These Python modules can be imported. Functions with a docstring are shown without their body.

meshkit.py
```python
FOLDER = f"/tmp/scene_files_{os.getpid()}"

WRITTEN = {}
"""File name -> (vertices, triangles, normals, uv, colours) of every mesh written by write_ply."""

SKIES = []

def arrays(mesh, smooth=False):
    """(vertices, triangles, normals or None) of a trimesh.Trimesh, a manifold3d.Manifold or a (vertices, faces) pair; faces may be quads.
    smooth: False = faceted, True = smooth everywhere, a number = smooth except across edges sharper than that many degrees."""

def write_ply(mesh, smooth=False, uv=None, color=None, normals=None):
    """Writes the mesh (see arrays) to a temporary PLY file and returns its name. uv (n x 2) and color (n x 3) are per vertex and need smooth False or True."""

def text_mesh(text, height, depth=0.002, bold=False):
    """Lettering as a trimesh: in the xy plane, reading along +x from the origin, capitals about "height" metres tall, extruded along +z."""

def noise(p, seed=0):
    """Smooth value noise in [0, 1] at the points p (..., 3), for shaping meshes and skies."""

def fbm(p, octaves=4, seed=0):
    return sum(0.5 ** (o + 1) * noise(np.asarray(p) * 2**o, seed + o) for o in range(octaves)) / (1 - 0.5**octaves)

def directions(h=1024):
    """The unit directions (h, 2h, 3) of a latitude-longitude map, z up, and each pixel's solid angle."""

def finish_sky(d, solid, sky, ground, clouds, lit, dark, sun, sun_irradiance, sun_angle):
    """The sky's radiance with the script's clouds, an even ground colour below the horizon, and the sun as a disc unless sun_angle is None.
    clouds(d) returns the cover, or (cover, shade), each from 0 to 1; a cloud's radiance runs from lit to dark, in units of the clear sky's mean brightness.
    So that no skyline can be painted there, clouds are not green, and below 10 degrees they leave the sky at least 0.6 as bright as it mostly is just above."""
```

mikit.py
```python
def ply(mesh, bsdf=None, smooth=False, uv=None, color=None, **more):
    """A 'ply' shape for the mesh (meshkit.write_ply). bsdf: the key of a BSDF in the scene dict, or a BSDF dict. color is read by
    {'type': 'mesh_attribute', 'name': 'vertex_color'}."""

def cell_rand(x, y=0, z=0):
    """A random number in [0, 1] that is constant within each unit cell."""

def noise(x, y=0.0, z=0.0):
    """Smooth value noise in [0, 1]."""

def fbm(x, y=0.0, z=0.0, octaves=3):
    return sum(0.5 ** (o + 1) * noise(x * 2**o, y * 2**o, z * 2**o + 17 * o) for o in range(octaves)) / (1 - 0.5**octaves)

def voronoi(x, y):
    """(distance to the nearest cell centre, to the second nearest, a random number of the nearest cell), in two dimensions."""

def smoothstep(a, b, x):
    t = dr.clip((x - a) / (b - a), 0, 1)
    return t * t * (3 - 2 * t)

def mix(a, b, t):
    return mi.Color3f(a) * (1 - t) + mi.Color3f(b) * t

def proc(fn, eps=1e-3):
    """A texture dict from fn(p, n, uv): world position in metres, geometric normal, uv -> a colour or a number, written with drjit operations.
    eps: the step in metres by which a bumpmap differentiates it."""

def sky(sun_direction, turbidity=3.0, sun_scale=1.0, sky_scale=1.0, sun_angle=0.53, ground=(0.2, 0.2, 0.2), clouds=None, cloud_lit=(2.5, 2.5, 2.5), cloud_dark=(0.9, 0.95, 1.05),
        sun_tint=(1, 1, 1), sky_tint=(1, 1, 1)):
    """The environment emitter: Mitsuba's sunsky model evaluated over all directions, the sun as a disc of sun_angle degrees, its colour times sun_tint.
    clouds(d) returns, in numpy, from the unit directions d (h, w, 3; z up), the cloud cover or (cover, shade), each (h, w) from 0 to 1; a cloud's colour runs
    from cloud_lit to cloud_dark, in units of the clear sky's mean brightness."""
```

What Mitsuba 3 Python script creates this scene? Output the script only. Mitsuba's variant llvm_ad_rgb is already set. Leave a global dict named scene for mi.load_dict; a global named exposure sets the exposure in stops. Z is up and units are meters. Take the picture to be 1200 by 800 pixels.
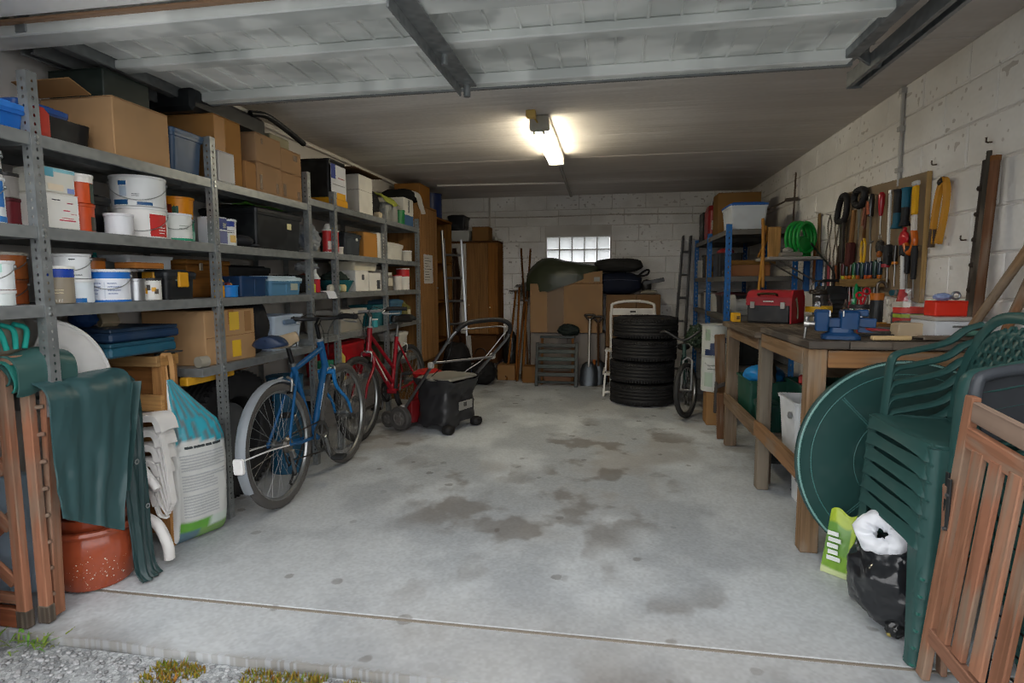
import math, random
import numpy as np, trimesh, shapely
import shapely.geometry as sg
import drjit as dr
import mitsuba as mi
import mikit, meshkit
from mikit import proc, noise, fbm, voronoi, cell_rand, smoothstep
from mikit import mix as mix_

scene, labels = {}, {}
exposure = 3.35
rnd = random.Random(7)
PI = math.pi
LAMP = 3.0

# ---------------------------------------------------------------- camera, sky
FWD, UP = np.array([-0.16928, 0.98050, -0.09982]), [-0.01216, 0.09920, 0.99499]
EYE = np.array([0.0, 0.0, 1.2])
scene['camera'] = {'type': 'perspective', 'fov': 82.68, 'fov_axis': 'x', 'near_clip': 0.05, 'far_clip': 500.0,
                   'to_world': mi.ScalarTransform4f().look_at(EYE.tolist(), (EYE + FWD).tolist(), UP)}


def overcast(d):
    n = meshkit.fbm(d * np.array([3.0, 3.0, 6.0]) + 5.0, 4, 3)
    return np.full(d.shape[:2], 0.97), np.clip((n - 0.25) * 1.1, 0, 1)


scene['sky'] = mikit.sky((-0.3, -0.6, 0.75), turbidity=5.0, sun_scale=0.0, sky_scale=1.0, clouds=overcast,
                         cloud_lit=(2.42, 2.42, 2.42), cloud_dark=(1.58, 1.58, 1.6), ground=(0.22, 0.22, 0.21))


# ---------------------------------------------------------------- colour and materials
def col(h):
    if not isinstance(h, str):
        return np.asarray(h, float)
    h = h.lstrip('#')
    c = np.array([int(h[i:i + 2], 16) for i in (0, 2, 4)]) / 255
    return np.where(c < 0.04045, c / 12.92, ((c + 0.055) / 1.055) ** 2.4)


VC = {'type': 'mesh_attribute', 'name': 'vertex_color'}


def mix(a, b, t):
    a, b = (mi.Color3f(*[float(x) for x in c]) if isinstance(c, np.ndarray) else c for c in (a, b))
    return mix_(a, b, t)


def rgb(h):
    return {'type': 'rgb', 'value': [float(x) for x in col(h)]}


def two(b):
    return {'type': 'twosided', 'bsdf': b}


def princ(base, rough, spec=0.4, metal=0.0, **k):
    return {'type': 'principled', 'base_color': base, 'roughness': rough, 'specular': spec, 'metallic': metal, **k}


def w_dust(p, n, uv):
    a = fbm(p.x * 9, p.y * 9, p.z * 9, 2)
    up = dr.maximum(n.z, 0)
    return dr.clip(0.02 + 0.11 * smoothstep(0.45, 0.75, a) + 0.05 * up * up, 0, 1)


def w_dust2(p, n, uv):
    a = fbm(p.x * 12 + 3, p.y * 12, p.z * 12, 2)
    return 0.01 + 0.10 * smoothstep(0.45, 0.8, a)


def w_card(p, n, uv):
    a = fbm(p.x * 5, p.y * 5, p.z * 5, 2)
    return dr.clip(0.03 + 0.22 * smoothstep(0.42, 0.75, a) + 0.06 * noise(p.x * 70, p.y * 70, p.z * 18), 0, 1)


def w_grain(p, n, uv):
    u, v = uv.x, uv.y
    wob = noise(u * 1.5, v * 4) * 0.03
    g = fbm(u * 5.0, (v + wob) * 110, 1.0, 2)
    big = noise(u * 1.3 + 9, (v + wob) * 24, 2.0)
    return dr.clip(0.26 * smoothstep(0.42, 0.72, g) + 0.20 * smoothstep(0.4, 0.8, big), 0, 0.9)


def w_old(p, n, uv):
    a = fbm(p.x * 6, p.y * 6, p.z * 6, 2)
    b = noise(uv.x * 7, uv.y * 90, 5.0)
    return dr.clip(0.06 + 0.6 * smoothstep(0.45, 0.75, a * 0.7 + b * 0.3), 0, 0.7)


def blend(w, a, b):
    return {'type': 'blendbsdf', 'weight': proc(w), 'a': a, 'b': b}


diffvc = {'type': 'diffuse', 'reflectance': VC}
scene['m_paint'] = two(blend(w_dust, princ(VC, 0.42, 0.45), {'type': 'diffuse', 'reflectance': rgb('#77726a')}))
scene['m_clean'] = two(princ(VC, 0.45, 0.45))
scene['m_gloss'] = two(princ(VC, 0.2, 0.5))
scene['m_matte'] = two(diffvc)
scene['m_plastic'] = two(blend(w_dust2, princ(VC, 0.36, 0.35), {'type': 'diffuse', 'reflectance': rgb('#5f6765')}))
scene['m_card'] = two(blend(w_card, diffvc, {'type': 'diffuse', 'reflectance': rgb('#85705a')}))
scene['m_rubber'] = two(blend(w_dust2, princ(VC, 0.62, 0.35), {'type': 'diffuse', 'reflectance': rgb('#4a4744')}))
scene['m_metal'] = two(princ(VC, 0.33, 0.5, 0.9))
scene['m_wood'] = two(blend(w_grain, diffvc, {'type': 'diffuse', 'reflectance': rgb('#46301f')}))
scene['m_oldwood'] = two(blend(w_old, blend(w_grain, diffvc, {'type': 'diffuse', 'reflectance': rgb('#3d2b1e')}), {'type': 'diffuse', 'reflectance': rgb('#85796b')}))
scene['m_fabric'] = two(princ(VC, 0.75, 0.25, 0.0, sheen=0.3))
scene['m_tarp'] = two({'type': 'bumpmap', 'scale': 0.004, 'tex': proc(lambda p, n, uv: fbm(p.x * 12, p.y * 12, p.z * 12, 2)), 'b': princ(VC, 0.40, 0.5)})
scene['m_glaze'] = two(blend(w_dust2, princ(VC, 0.18, 0.6), {'type': 'diffuse', 'reflectance': rgb('#9a6a52')}))
scene['m_foil2'] = two({'type': 'bumpmap', 'scale': 0.006, 'tex': proc(lambda p, n, uv: dr.abs(fbm(p.x * 10, p.y * 10, p.z * 16, 2) - 0.5)), 'b': princ(VC, 0.32, 0.5)})
scene['m_foil'] = two({'type': 'bumpmap', 'scale': 0.012, 'tex': proc(lambda p, n, uv: dr.abs(fbm(p.x * 14, p.y * 14, p.z * 22, 2) - 0.5)), 'b': princ(VC, 0.16, 0.6)})


def c_galv(p, n, uv):
    a = noise(p.x * 45, p.y * 45, p.z * 45)
    b = fbm(p.x * 4, p.y * 4, p.z * 4, 2)
    return mix(col('#7d8182'), col('#979b9b'), a) * (1 - 0.25 * smoothstep(0.45, 0.75, b))


scene['m_galv'] = two(princ(proc(c_galv), 0.42, 0.5, 0.55))
scene['m_glass'] = {'type': 'thindielectric', 'int_ior': 1.45}
scene['m_clear'] = {'type': 'blendbsdf', 'weight': 0.30, 'a': {'type': 'thindielectric', 'int_ior': 1.3}, 'b': two(princ(rgb('#c3ccd2'), 0.25, 0.5))}


def c_floor(p, n, uv):
    x, y = p.x, p.y
    mid = fbm(x * 3, y * 2.6, 4, 4)
    fine = noise(x * 90, y * 90, 2)
    big = fbm(x * 1.1 + 11, y * 0.95 + 2, 7, 4)
    c = mix(col('#989da1'), col('#b1b6b9'), smoothstep(0.3, 0.7, mid)) * (0.91 + 0.18 * fine)
    stain = smoothstep(0.53, 0.66, big) * smoothstep(0.33, 0.55, mid)
    c = mix(c, col('#7d766e'), 0.5 * stain)
    patch = smoothstep(0.50, 0.68, fbm(x * 5.2 + 3, y * 4.4 + 9, 2, 4)) * smoothstep(0.40, 0.58, big)
    c = mix(c, col('#645d56'), 0.62 * patch)
    f1, f2, r = voronoi(x * 5.5 + 5, y * 5)
    wob = (noise(x * 26, y * 26) - 0.5) * 0.16
    spot = smoothstep(0.13, 0.07, f1 + wob) * smoothstep(0.72, 0.9, r)
    c = mix(c, col('#56514c'), 0.5 * spot)
    dirt = smoothstep(0.42, 0.72, noise(x * 0.8 + 4, y * 0.7 + 1, 9)) * (0.5 + 0.5 * mid)
    lip = smoothstep(1.665, 1.60, y + 0.05 * mid) * smoothstep(0.3, 0.6, fine)
    c = mix(c, col('#6b6354'), 0.75 * lip)
    return mix(c, col('#7a7268'), 0.45 * dirt)


def h_floor(p, n, uv):
    return fbm(p.x * 30, p.y * 30, 0, 2) * 0.6 + noise(p.x * 5, p.y * 5, 1)


scene['m_floor'] = two({'type': 'bumpmap', 'scale': 0.006, 'tex': proc(h_floor), 'b': princ(proc(c_floor), 0.62, 0.3)})


def c_block(p, n, uv):
    a = fbm(p.x * 3, p.y * 3, p.z * 3, 3)
    f = noise(p.x * 70, p.y * 70, p.z * 70)
    c = mix(col('#dcdad6'), col('#eae9e6'), smoothstep(0.35, 0.65, a)) * (0.95 + 0.08 * f)
    chip = smoothstep(0.80, 0.84, noise(p.x * 34, p.y * 34, p.z * 34)) * smoothstep(0.5, 0.6, a)
    c = mix(c, col('#8b8178'), 0.6 * chip)
    return mix(c, col('#bdb6ab'), 0.35 * smoothstep(0.5, 0.75, noise(p.x * 1.4, p.y * 1.4, p.z * 2.2 + 4)))


scene['m_block'] = two({'type': 'bumpmap', 'scale': 0.003, 'tex': proc(lambda p, n, uv: noise(p.x * 55, p.y * 55, p.z * 55)), 'b': {'type': 'diffuse', 'reflectance': proc(c_block)}})
scene['m_mortar'] = two({'type': 'diffuse', 'reflectance': proc(lambda p, n, uv: mix(col('#b9b4ad'), col('#d2cfca'), noise(p.x * 9, p.y * 9, p.z * 9)))})
scene['m_plaster'] = two({'type': 'diffuse', 'reflectance': proc(lambda p, n, uv: mix(col('#c3beb8'), col('#d6d2cd'), smoothstep(0.3, 0.7, fbm(p.x * 2, p.y * 2, p.z * 2, 2))))})


def c_ceil(p, n, uv):
    a = fbm(p.x * 0.9, p.y * 5, 0, 3)
    b = noise(p.x * 3, p.y * 45, 3)
    c = mix(col('#cdc7c1'), col('#dfdad5'), smoothstep(0.3, 0.7, a * 0.75 + b * 0.25)) * (0.96 + 0.08 * noise(p.x * 60, p.y * 60, 1))
    return mix(c, col('#b5ada6'), 0.5 * smoothstep(0.4, 0.75, noise(p.x * 0.8 + 7, p.y * 0.9, 5)))


scene['m_ceil'] = two({'type': 'diffuse', 'reflectance': proc(c_ceil)})


def c_door(p, n, uv):
    a = fbm(p.x * 3, p.y * 8, 0, 3)
    c = mix(col('#c4c7c3'), col('#e2e4e0'), smoothstep(0.3, 0.65, a))
    worn = smoothstep(0.52, 0.70, fbm(p.x * 6 + 2, p.y * 6, 6, 3))
    return mix(c, col('#a3a7a4'), 0.5 * worn)


scene['m_door'] = two(princ(proc(c_door), 0.5, 0.4))


def c_gravel(p, n, uv):
    f1, f2, r = voronoi(p.x * 70, p.y * 70)
    return mix(col('#7d8082'), col('#aaadae'), r) * (0.7 + 0.3 * smoothstep(0.0, 0.25, f2 - f1)) * (0.85 + 0.3 * noise(p.x * 5, p.y * 5))


scene['m_gravel'] = two({'type': 'diffuse', 'reflectance': proc(c_gravel)})
scene['m_moss'] = two({'type': 'diffuse', 'reflectance': proc(lambda p, n, uv: mix(col('#5d5628'), col('#8b7c3a'), noise(p.x * 60, p.y * 60, p.z * 60)))})
scene['m_block_glass'] = {'type': 'principledthin', 'base_color': rgb('#f2f6f8'), 'roughness': 0.4, 'spec_trans': 0.0, 'diff_trans': 1.5, 'eta': 1.3}


# ---------------------------------------------------------------- mesh building
def T(x=0, y=0, z=0, rz=0, rx=0, ry=0, s=1):
    m = np.eye(4)
    for a, ax in ((ry, (0, 1, 0)), (rx, (1, 0, 0)), (rz, (0, 0, 1))):
        if a:
            m = trimesh.transformations.rotation_matrix(math.radians(a), ax) @ m
    m[:3, :3] = m[:3, :3] @ np.diag(np.broadcast_to(s, (3,)))
    m[:3, 3] = (x, y, z)
    return m


def basis(origin, ex, ey, ez):
    m = np.eye(4)
    m[:3, 0], m[:3, 1], m[:3, 2], m[:3, 3] = ex, ey, ez, origin
    return m


def unit(a):
    a = np.asarray(a, float)
    return a / (np.linalg.norm(a) + 1e-12)


class Mesh:
    """Pieces, each of one colour, that become one entry of the scene."""

    def __init__(s):
        s.v, s.f, s.c, s.u, s.n = [], [], [], [], 0

    def add(s, piece, c='#888888', m=None):
        v, f = np.asarray(piece[0], float), np.asarray(piece[1], int)
        if f.shape[1] == 4:
            f = np.vstack([f[:, [0, 1, 2]], f[:, [0, 2, 3]]])
        uv = piece[2] if len(piece) > 2 and piece[2] is not None else np.zeros((len(v), 2))
        if m is not None:
            v = v @ m[:3, :3].T + m[:3, 3]
            if np.linalg.det(m[:3, :3]) < 0:
                f = f[:, ::-1]
        s.v.append(v)
        s.f.append(f + s.n)
        c = col(c) if isinstance(c, str) else np.asarray(c, float)
        s.c.append(np.broadcast_to(c, (len(v), 3)) if c.ndim == 1 else c)
        s.u.append(uv)
        s.n += len(v)
        return s

    def shape(s, bsdf, m=None):
        v = np.vstack(s.v)
        f = np.vstack(s.f)
        if m is not None:
            v = v @ m[:3, :3].T + m[:3, 3]
        return mikit.ply((v, f), bsdf, smooth=True, uv=np.vstack(s.u) if bsdf in ('m_wood', 'm_oldwood') else None, color=np.vstack(s.c))


def mesh(*pieces):
    """mesh((piece, colour[, matrix]), ...)"""
    r = Mesh()
    for p in pieces:
        r.add(*p)
    return r


_N = {}


def key_for(name):
    if name not in _N:
        _N[name] = 0
        return name
    _N[name] += 1
    return f'{name}_{_N[name]:03d}'


def thing(name, label, cat, group=None, kind=None):
    k = key_for(name)
    labels[k] = {'label': label, 'category': cat}
    if group:
        labels[k]['group'] = group
    if kind:
        labels[k]['kind'] = kind
    return k


def part(parent, name, me, bsdf, label=None, kind=None, m=None):
    k = key_for(parent + '__' + name)
    scene[k] = me.shape(bsdf, m)
    if label or kind:
        labels[k] = {**({'label': label} if label else {}), **({'kind': kind} if kind else {})}
    return k


def solo(name, me, bsdf, label, cat, group=None, kind=None, m=None):
    k = thing(name, label, cat, group, kind)
    scene[k] = me.shape(bsdf, m)
    return k


def struct(name, me=None, bsdf=None, label=None, cat=None):
    if me is not None:
        scene[name] = me.shape(bsdf)
    labels[name] = {'kind': 'structure', 'label': label or name.replace('_', ' '), 'category': cat or name.split('_')[0]}
    return name


# pieces: (vertices, faces, uv), vertices already split where an edge is to look sharp
def _facet(v, f):
    v = np.asarray(v)[np.asarray(f).ravel()]
    return v, np.arange(len(v)).reshape(-1, 3)


_CS = np.array([[x, y, z] for x in (-1, 1) for y in (-1, 1) for z in (-1, 1)], float)
_CV = np.vstack([_CS] * 3)
_CE = np.repeat(np.eye(3), 8, 0)
_CH = trimesh.convex.convex_hull(_CV * (1 - 0.2 * (1 - _CE)))


def _chamfer_topology():
    pts = _CV * (1 - 0.2 * (1 - _CE))
    idx = [int(np.argmin(((pts - p) ** 2).sum(1))) for p in _CH.vertices]
    return np.array(idx)[_CH.faces]


_CF = _chamfer_topology()


def box(x0, x1, y0, y1, z0, z1, ch=0.003, seed=None):
    h = np.array([x1 - x0, y1 - y0, z1 - z0]) / 2
    c = np.array([x0 + x1, y0 + y1, z0 + z1]) / 2
    h = np.maximum(np.abs(h), 1e-4)
    ch = min(ch, 0.45 * h.min())
    v, f = _facet(_CV * (h - ch * (1 - _CE)), _CF)
    return v + c, f, grain_uv(v, f, seed)


def grain_uv(v, f, seed=None, axis=None):
    if seed is None:
        seed = rnd.random() * 50
    ext = v.max(0) - v.min(0)
    a = int(np.argmax(ext)) if axis is None else axis
    b, c = [i for i in range(3) if i != a]
    n = np.cross(v[f[:, 1]] - v[f[:, 0]], v[f[:, 2]] - v[f[:, 0]])
    n = np.abs(np.repeat(n, 3, 0)) if len(v) == 3 * len(f) else np.zeros_like(v)
    end = n[:, a] >= np.maximum(n[:, b], n[:, c])
    side = np.where(n[:, b] > n[:, c], v[:, c], v[:, b])
    return np.stack([np.where(end, v[:, b] * 0.3, v[:, a]) + seed * 1.7, np.where(end, v[:, c], side) + seed], 1)


def cbox(cx, cy, cz, sx, sy, sz, ch=0.003, seed=None):
    return box(cx - sx / 2, cx + sx / 2, cy - sy / 2, cy + sy / 2, cz - sz / 2, cz + sz / 2, ch, seed)


def beam(p0, p1, w, h, up=(0, 0, 1), ch=0.003, seed=None):
    """A bar from p0 to p1, w wide (sideways) and h high (towards up)."""
    p0, p1 = np.asarray(p0, float), np.asarray(p1, float)
    L = np.linalg.norm(p1 - p0)
    ez = unit(p1 - p0)
    ex = np.cross(up, ez)
    ex = unit(ex) if np.linalg.norm(ex) > 1e-6 else unit(np.cross((1, 0, 0), ez))
    ey = np.cross(ez, ex)
    v, f, uv = box(-w / 2, w / 2, -h / 2, h / 2, 0, L, ch, seed)
    m = basis(p0, ex, ey, ez)
    return v @ m[:3, :3].T + m[:3, 3], f, uv


def lathe(prof, n=28, ang=30, a0=0.0, a1=360.0):
    """Profile of (r, z) about z; split where the profile turns by more than ang."""
    p = np.asarray(prof, float)
    runs, cur = [], [p[0]]
    for i in range(1, len(p)):
        cur.append(p[i])
        if i < len(p) - 1:
            d0, d1 = unit(p[i] - p[i - 1]), unit(p[i + 1] - p[i])
            if np.degrees(np.arccos(np.clip(d0 @ d1, -1, 1))) > ang:
                runs.append(cur)
                cur = [p[i]]
    runs.append(cur)
    full = abs(a1 - a0) >= 359.9
    t = np.radians(np.linspace(a0, a1, n + 1))
    V, F, at = [], [], 0
    for r in runs:
        r = np.array(r)
        k = len(r)
        v = np.stack([r[:, None, 0] * np.cos(t), r[:, None, 0] * np.sin(t), np.broadcast_to(r[:, 1:], (k, n + 1))], -1)
        if full:
            v = v[:, :n]
        w = v.shape[1]
        for i in range(k - 1):
            for j in range(n):
                a, b = i * w + j, i * w + (j + 1) % w if full else i * w + j + 1
                c, d = a + w, b + w
                if r[i, 0] > 1e-6:
                    F.append((at + a, at + b, at + d))
                if r[i + 1, 0] > 1e-6:
                    F.append((at + a, at + d, at + c))
        V.append(v.reshape(-1, 3))
        at += k * w
    return np.vstack(V), np.array(F)


def cyl(p0, p1, r0, r1=None, n=12):
    r1 = r0 if r1 is None else r1
    p0, p1 = np.asarray(p0, float), np.asarray(p1, float)
    L = np.linalg.norm(p1 - p0)
    ez = unit(p1 - p0)
    ex = unit(np.cross(ez, (0, 0, 1) if abs(ez[2]) < 0.9 else (1, 0, 0)))
    v, f = lathe([(0, 0), (r0, 0), (r1, L), (0, L)], n)
    m = basis(p0, ex, np.cross(ez, ex), ez)
    uv = np.stack([v[:, 2] + p0[0] * 3, np.arctan2(v[:, 1], v[:, 0]) * r0 + p0[1]], 1)
    return v @ m[:3, :3].T + m[:3, 3], f, uv


def tube(pts, r, n=8, closed=False, caps=True):
    p = np.asarray(pts, float)
    k = len(p)
    r = np.broadcast_to(np.asarray(r, float), (k,))
    t = np.roll(p, -1, 0) - np.roll(p, 1, 0) if closed else np.gradient(p, axis=0)
    t /= np.linalg.norm(t, axis=1, keepdims=True) + 1e-12
    a = np.cross(t[0], (0, 0, 1) if abs(t[0][2]) < 0.9 else (1, 0, 0))
    A = []
    for i in range(k):
        a = a - t[i] * (a @ t[i])
        a = unit(a)
        A.append(a)
    A = np.array(A)
    B = np.cross(t, A)
    ang = np.arange(n) * 2 * PI / n
    v = p[:, None] + r[:, None, None] * (np.cos(ang)[None, :, None] * A[:, None] + np.sin(ang)[None, :, None] * B[:, None])
    F = []
    for i in range(k if closed else k - 1):
        for j in range(n):
            a_, b_ = i * n + j, i * n + (j + 1) % n
            c_, d_ = ((i + 1) % k) * n + j, ((i + 1) % k) * n + (j + 1) % n
            F += [(a_, b_, d_), (a_, d_, c_)]
    v = v.reshape(-1, 3)
    if caps and not closed:
        e = len(v)
        v = np.vstack([v, v[:n], v[(k - 1) * n:k * n]])
        F += [(e, e + j + 1, e + j) for j in range(1, n - 1)]
        F += [(e + n, e + n + j, e + n + j + 1) for j in range(1, n - 1)]
    return v, np.array(F), np.stack([np.arange(len(v)) / n * 0.1, np.arange(len(v)) % n * 0.01], 1)


def curve(pts, k=24, closed=False):
    """Catmull-Rom through the points."""
    p = np.asarray(pts, float)
    n = len(p)
    q = p[np.arange(-1, n + 2) % n] if closed else np.vstack([2 * p[0] - p[1], p, 2 * p[-1] - p[-2]])
    seg = n if closed else n - 1
    out = []
    for i in range(seg):
        a, b, c, d = q[i:i + 4]
        s = np.linspace(0, 1, max(2, k // seg), endpoint=False)[:, None]
        out.append(0.5 * (2 * b + (c - a) * s + (2 * a - 5 * b + 4 * c - d) * s ** 2 + (3 * b - a - 3 * c + d) * s ** 3))
    if not closed:
        out.append(p[-1:])
    return np.vstack(out)


def circle(c, r, ex, ey, n=48, a0=0, a1=360):
    t = np.radians(np.linspace(a0, a1, n, endpoint=abs(a1 - a0) < 359.9))[:, None]
    return np.asarray(c) + r * (np.cos(t) * np.asarray(ex) + np.sin(t) * np.asarray(ey))


def extr(poly, h, m=None):
    """A shapely polygon (or its points) extruded along z."""
    if not hasattr(poly, 'exterior'):
        poly = sg.Polygon(poly)
    t = trimesh.creation.extrude_polygon(poly, h, engine='earcut')
    v, f = _facet(t.vertices, t.faces)
    uv = grain_uv(v, f)
    return (v if m is None else v @ m[:3, :3].T + m[:3, 3]), f, uv


def sheet(P, th=0.002):
    """Grid (i, j, 3) as a cloth of thickness th."""
    P = np.asarray(P, float)
    a, b = P.shape[:2]
    n = np.cross(np.gradient(P, axis=0), np.gradient(P, axis=1))
    n /= np.linalg.norm(n, axis=2, keepdims=True) + 1e-12
    top, bot = P + n * th / 2, P - n * th / 2
    i, j = np.meshgrid(np.arange(a - 1), np.arange(b - 1), indexing='ij')
    q = np.stack([i * b + j, (i + 1) * b + j, (i + 1) * b + j + 1, i * b + j + 1], -1).reshape(-1, 4)
    N = a * b
    F = [q, q[:, ::-1] + N]
    rim = [k for k in range(b)] + [k * b + b - 1 for k in range(1, a)] + [(a - 1) * b + k for k in range(b - 2, -1, -1)] + [k * b for k in range(a - 2, 0, -1)]
    V = np.vstack([top.reshape(-1, 3), bot.reshape(-1, 3)])
    e = len(V)
    V = np.vstack([V, V[rim], V[[r + N for r in rim]]])
    k = len(rim)
    F.append(np.array([(e + s, e + (s + 1) % k, e + k + (s + 1) % k, e + k + s) for s in range(k)]))
    return V, np.vstack(F)


_ICO = {}


def blob(c, r, amp=0.1, freq=3.0, seed=0, power=2.0, floor=None, sub=3, m=None):
    """A lumpy rounded body; power above 2 makes it boxier."""
    if sub not in _ICO:
        _ICO[sub] = trimesh.creation.icosphere(sub)
    t = _ICO[sub]
    d = np.array(t.vertices)
    if power != 2:
        d = d / ((np.abs(d) ** power).sum(1) ** (1 / power))[:, None]
    v = d * (1 + amp * (meshkit.fbm(d * freq + seed * 7.3, 3, seed) - 0.5) * 2)[:, None]
    v = v * np.asarray(r)
    if m is not None:
        v = v @ m[:3, :3].T
    v = v + np.asarray(c)
    if floor is not None:
        v[:, 2] = np.maximum(v[:, 2], floor)
    return v, np.array(t.faces)


def ribbon(pts, w, th, up=(0, 0, 1)):
    """A flat strap along the points, w wide."""
    p = np.asarray(pts, float)
    t = np.gradient(p, axis=0)
    s = np.cross(t, up)
    s /= np.linalg.norm(s, axis=1, keepdims=True) + 1e-12
    return sheet(np.stack([p - s * w / 2, p + s * w / 2], 1), th)


def textp(s, h, m, depth=0.001, bold=True):
    t = meshkit.text_mesh(s, h, depth, bold)
    v, f = _facet(t.vertices, t.faces)
    return v @ m[:3, :3].T + m[:3, 3], f


# ================================================================ THE SETTING
X0, X1, YF, YB, ZC = -2.35, 1.62, 1.61, 7.5, 2.30

# ground, floor slabs
gr = Mesh()
gr.add(box(-30, 30, -40, YF - 0.01, -0.5, -0.036, 0.001))
struct('ground', gr, 'm_gravel', 'grey gravel drive in front of the garage', 'ground')
struct('floor', mesh((box(X0 - 0.1, X1 + 0.1, 1.896, YB + 0.1, -0.3, 0, 0.002), '#999999')), 'm_floor', 'stained grey concrete floor', 'floor')


def rough_edge_slab():
    xs = np.linspace(X0 - 0.4, X1 + 0.3, 150)
    e0 = YF - 0.02 + 0.035 * meshkit.fbm(np.stack([xs * 3, xs * 0, xs * 0], 1), 4, 2)
    front = np.stack([xs, e0], 1)
    pts = list(map(tuple, front)) + [(X1 + 0.3, 1.891), (X0 - 0.4, 1.891)]
    return extr(pts, 0.31, T(0, 0, -0.318))


part('floor', 'threshold_slab', mesh((rough_edge_slab(), '#999999')), 'm_floor', 'worn concrete threshold strip with a broken front edge')
part('floor', 'joint', mesh((box(X0, X1, 1.886, 1.898, -0.2, -0.004, 0.0005), '#7d766c')), 'm_matte', 'dirty joint between threshold and floor')

# gravel stones and moss along the threshold
st = Mesh()
for i in range(2600):
    x, y = rnd.uniform(-1.98, 0.4), rnd.uniform(1.0, 1.585)
    r = rnd.uniform(0.004, 0.010)
    h = trimesh.creation.icosahedron()
    g = rnd.uniform(0.15, 0.36)
    st.add((h.vertices * [r * rnd.uniform(0.8, 1.5), r, r * 0.7] + [x, y, -0.034], h.faces), [g, g * 1.01, g * 1.03])
solo('gravel', st, 'm_matte', 'loose grey gravel chips scattered in front of the concrete threshold', 'gravel', kind='stuff')
ms = Mesh()
for i in range(3600):
    x = rnd.uniform(-1.45, -0.1)
    y = 1.595 - abs(rnd.gauss(0, 0.07)) - 0.03 * max(0, -0.8 - x)
    if meshkit.fbm(np.array([x * 5, y * 9, 0.0]), 3, 4) < 0.47:
        continue
    h = rnd.uniform(0.008, 0.028)
    a = rnd.uniform(0, 6.28)
    dx, dy = math.cos(a) * 0.004, math.sin(a) * 0.004
    lx, ly = rnd.gauss(0, 0.008), rnd.gauss(0, 0.008)
    v = [(x - dx, y - dy, -0.037), (x + dx, y + dy, -0.037), (x + lx, y + ly, -0.037 + h)]
    ms.add((v, [(0, 1, 2)]), [rnd.uniform(.12, .3), rnd.uniform(.11, .22), .03])
solo('moss', ms, 'm_matte', 'brownish green moss growing along the front edge of the threshold', 'moss', kind='stuff')
wd = Mesh()
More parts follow.
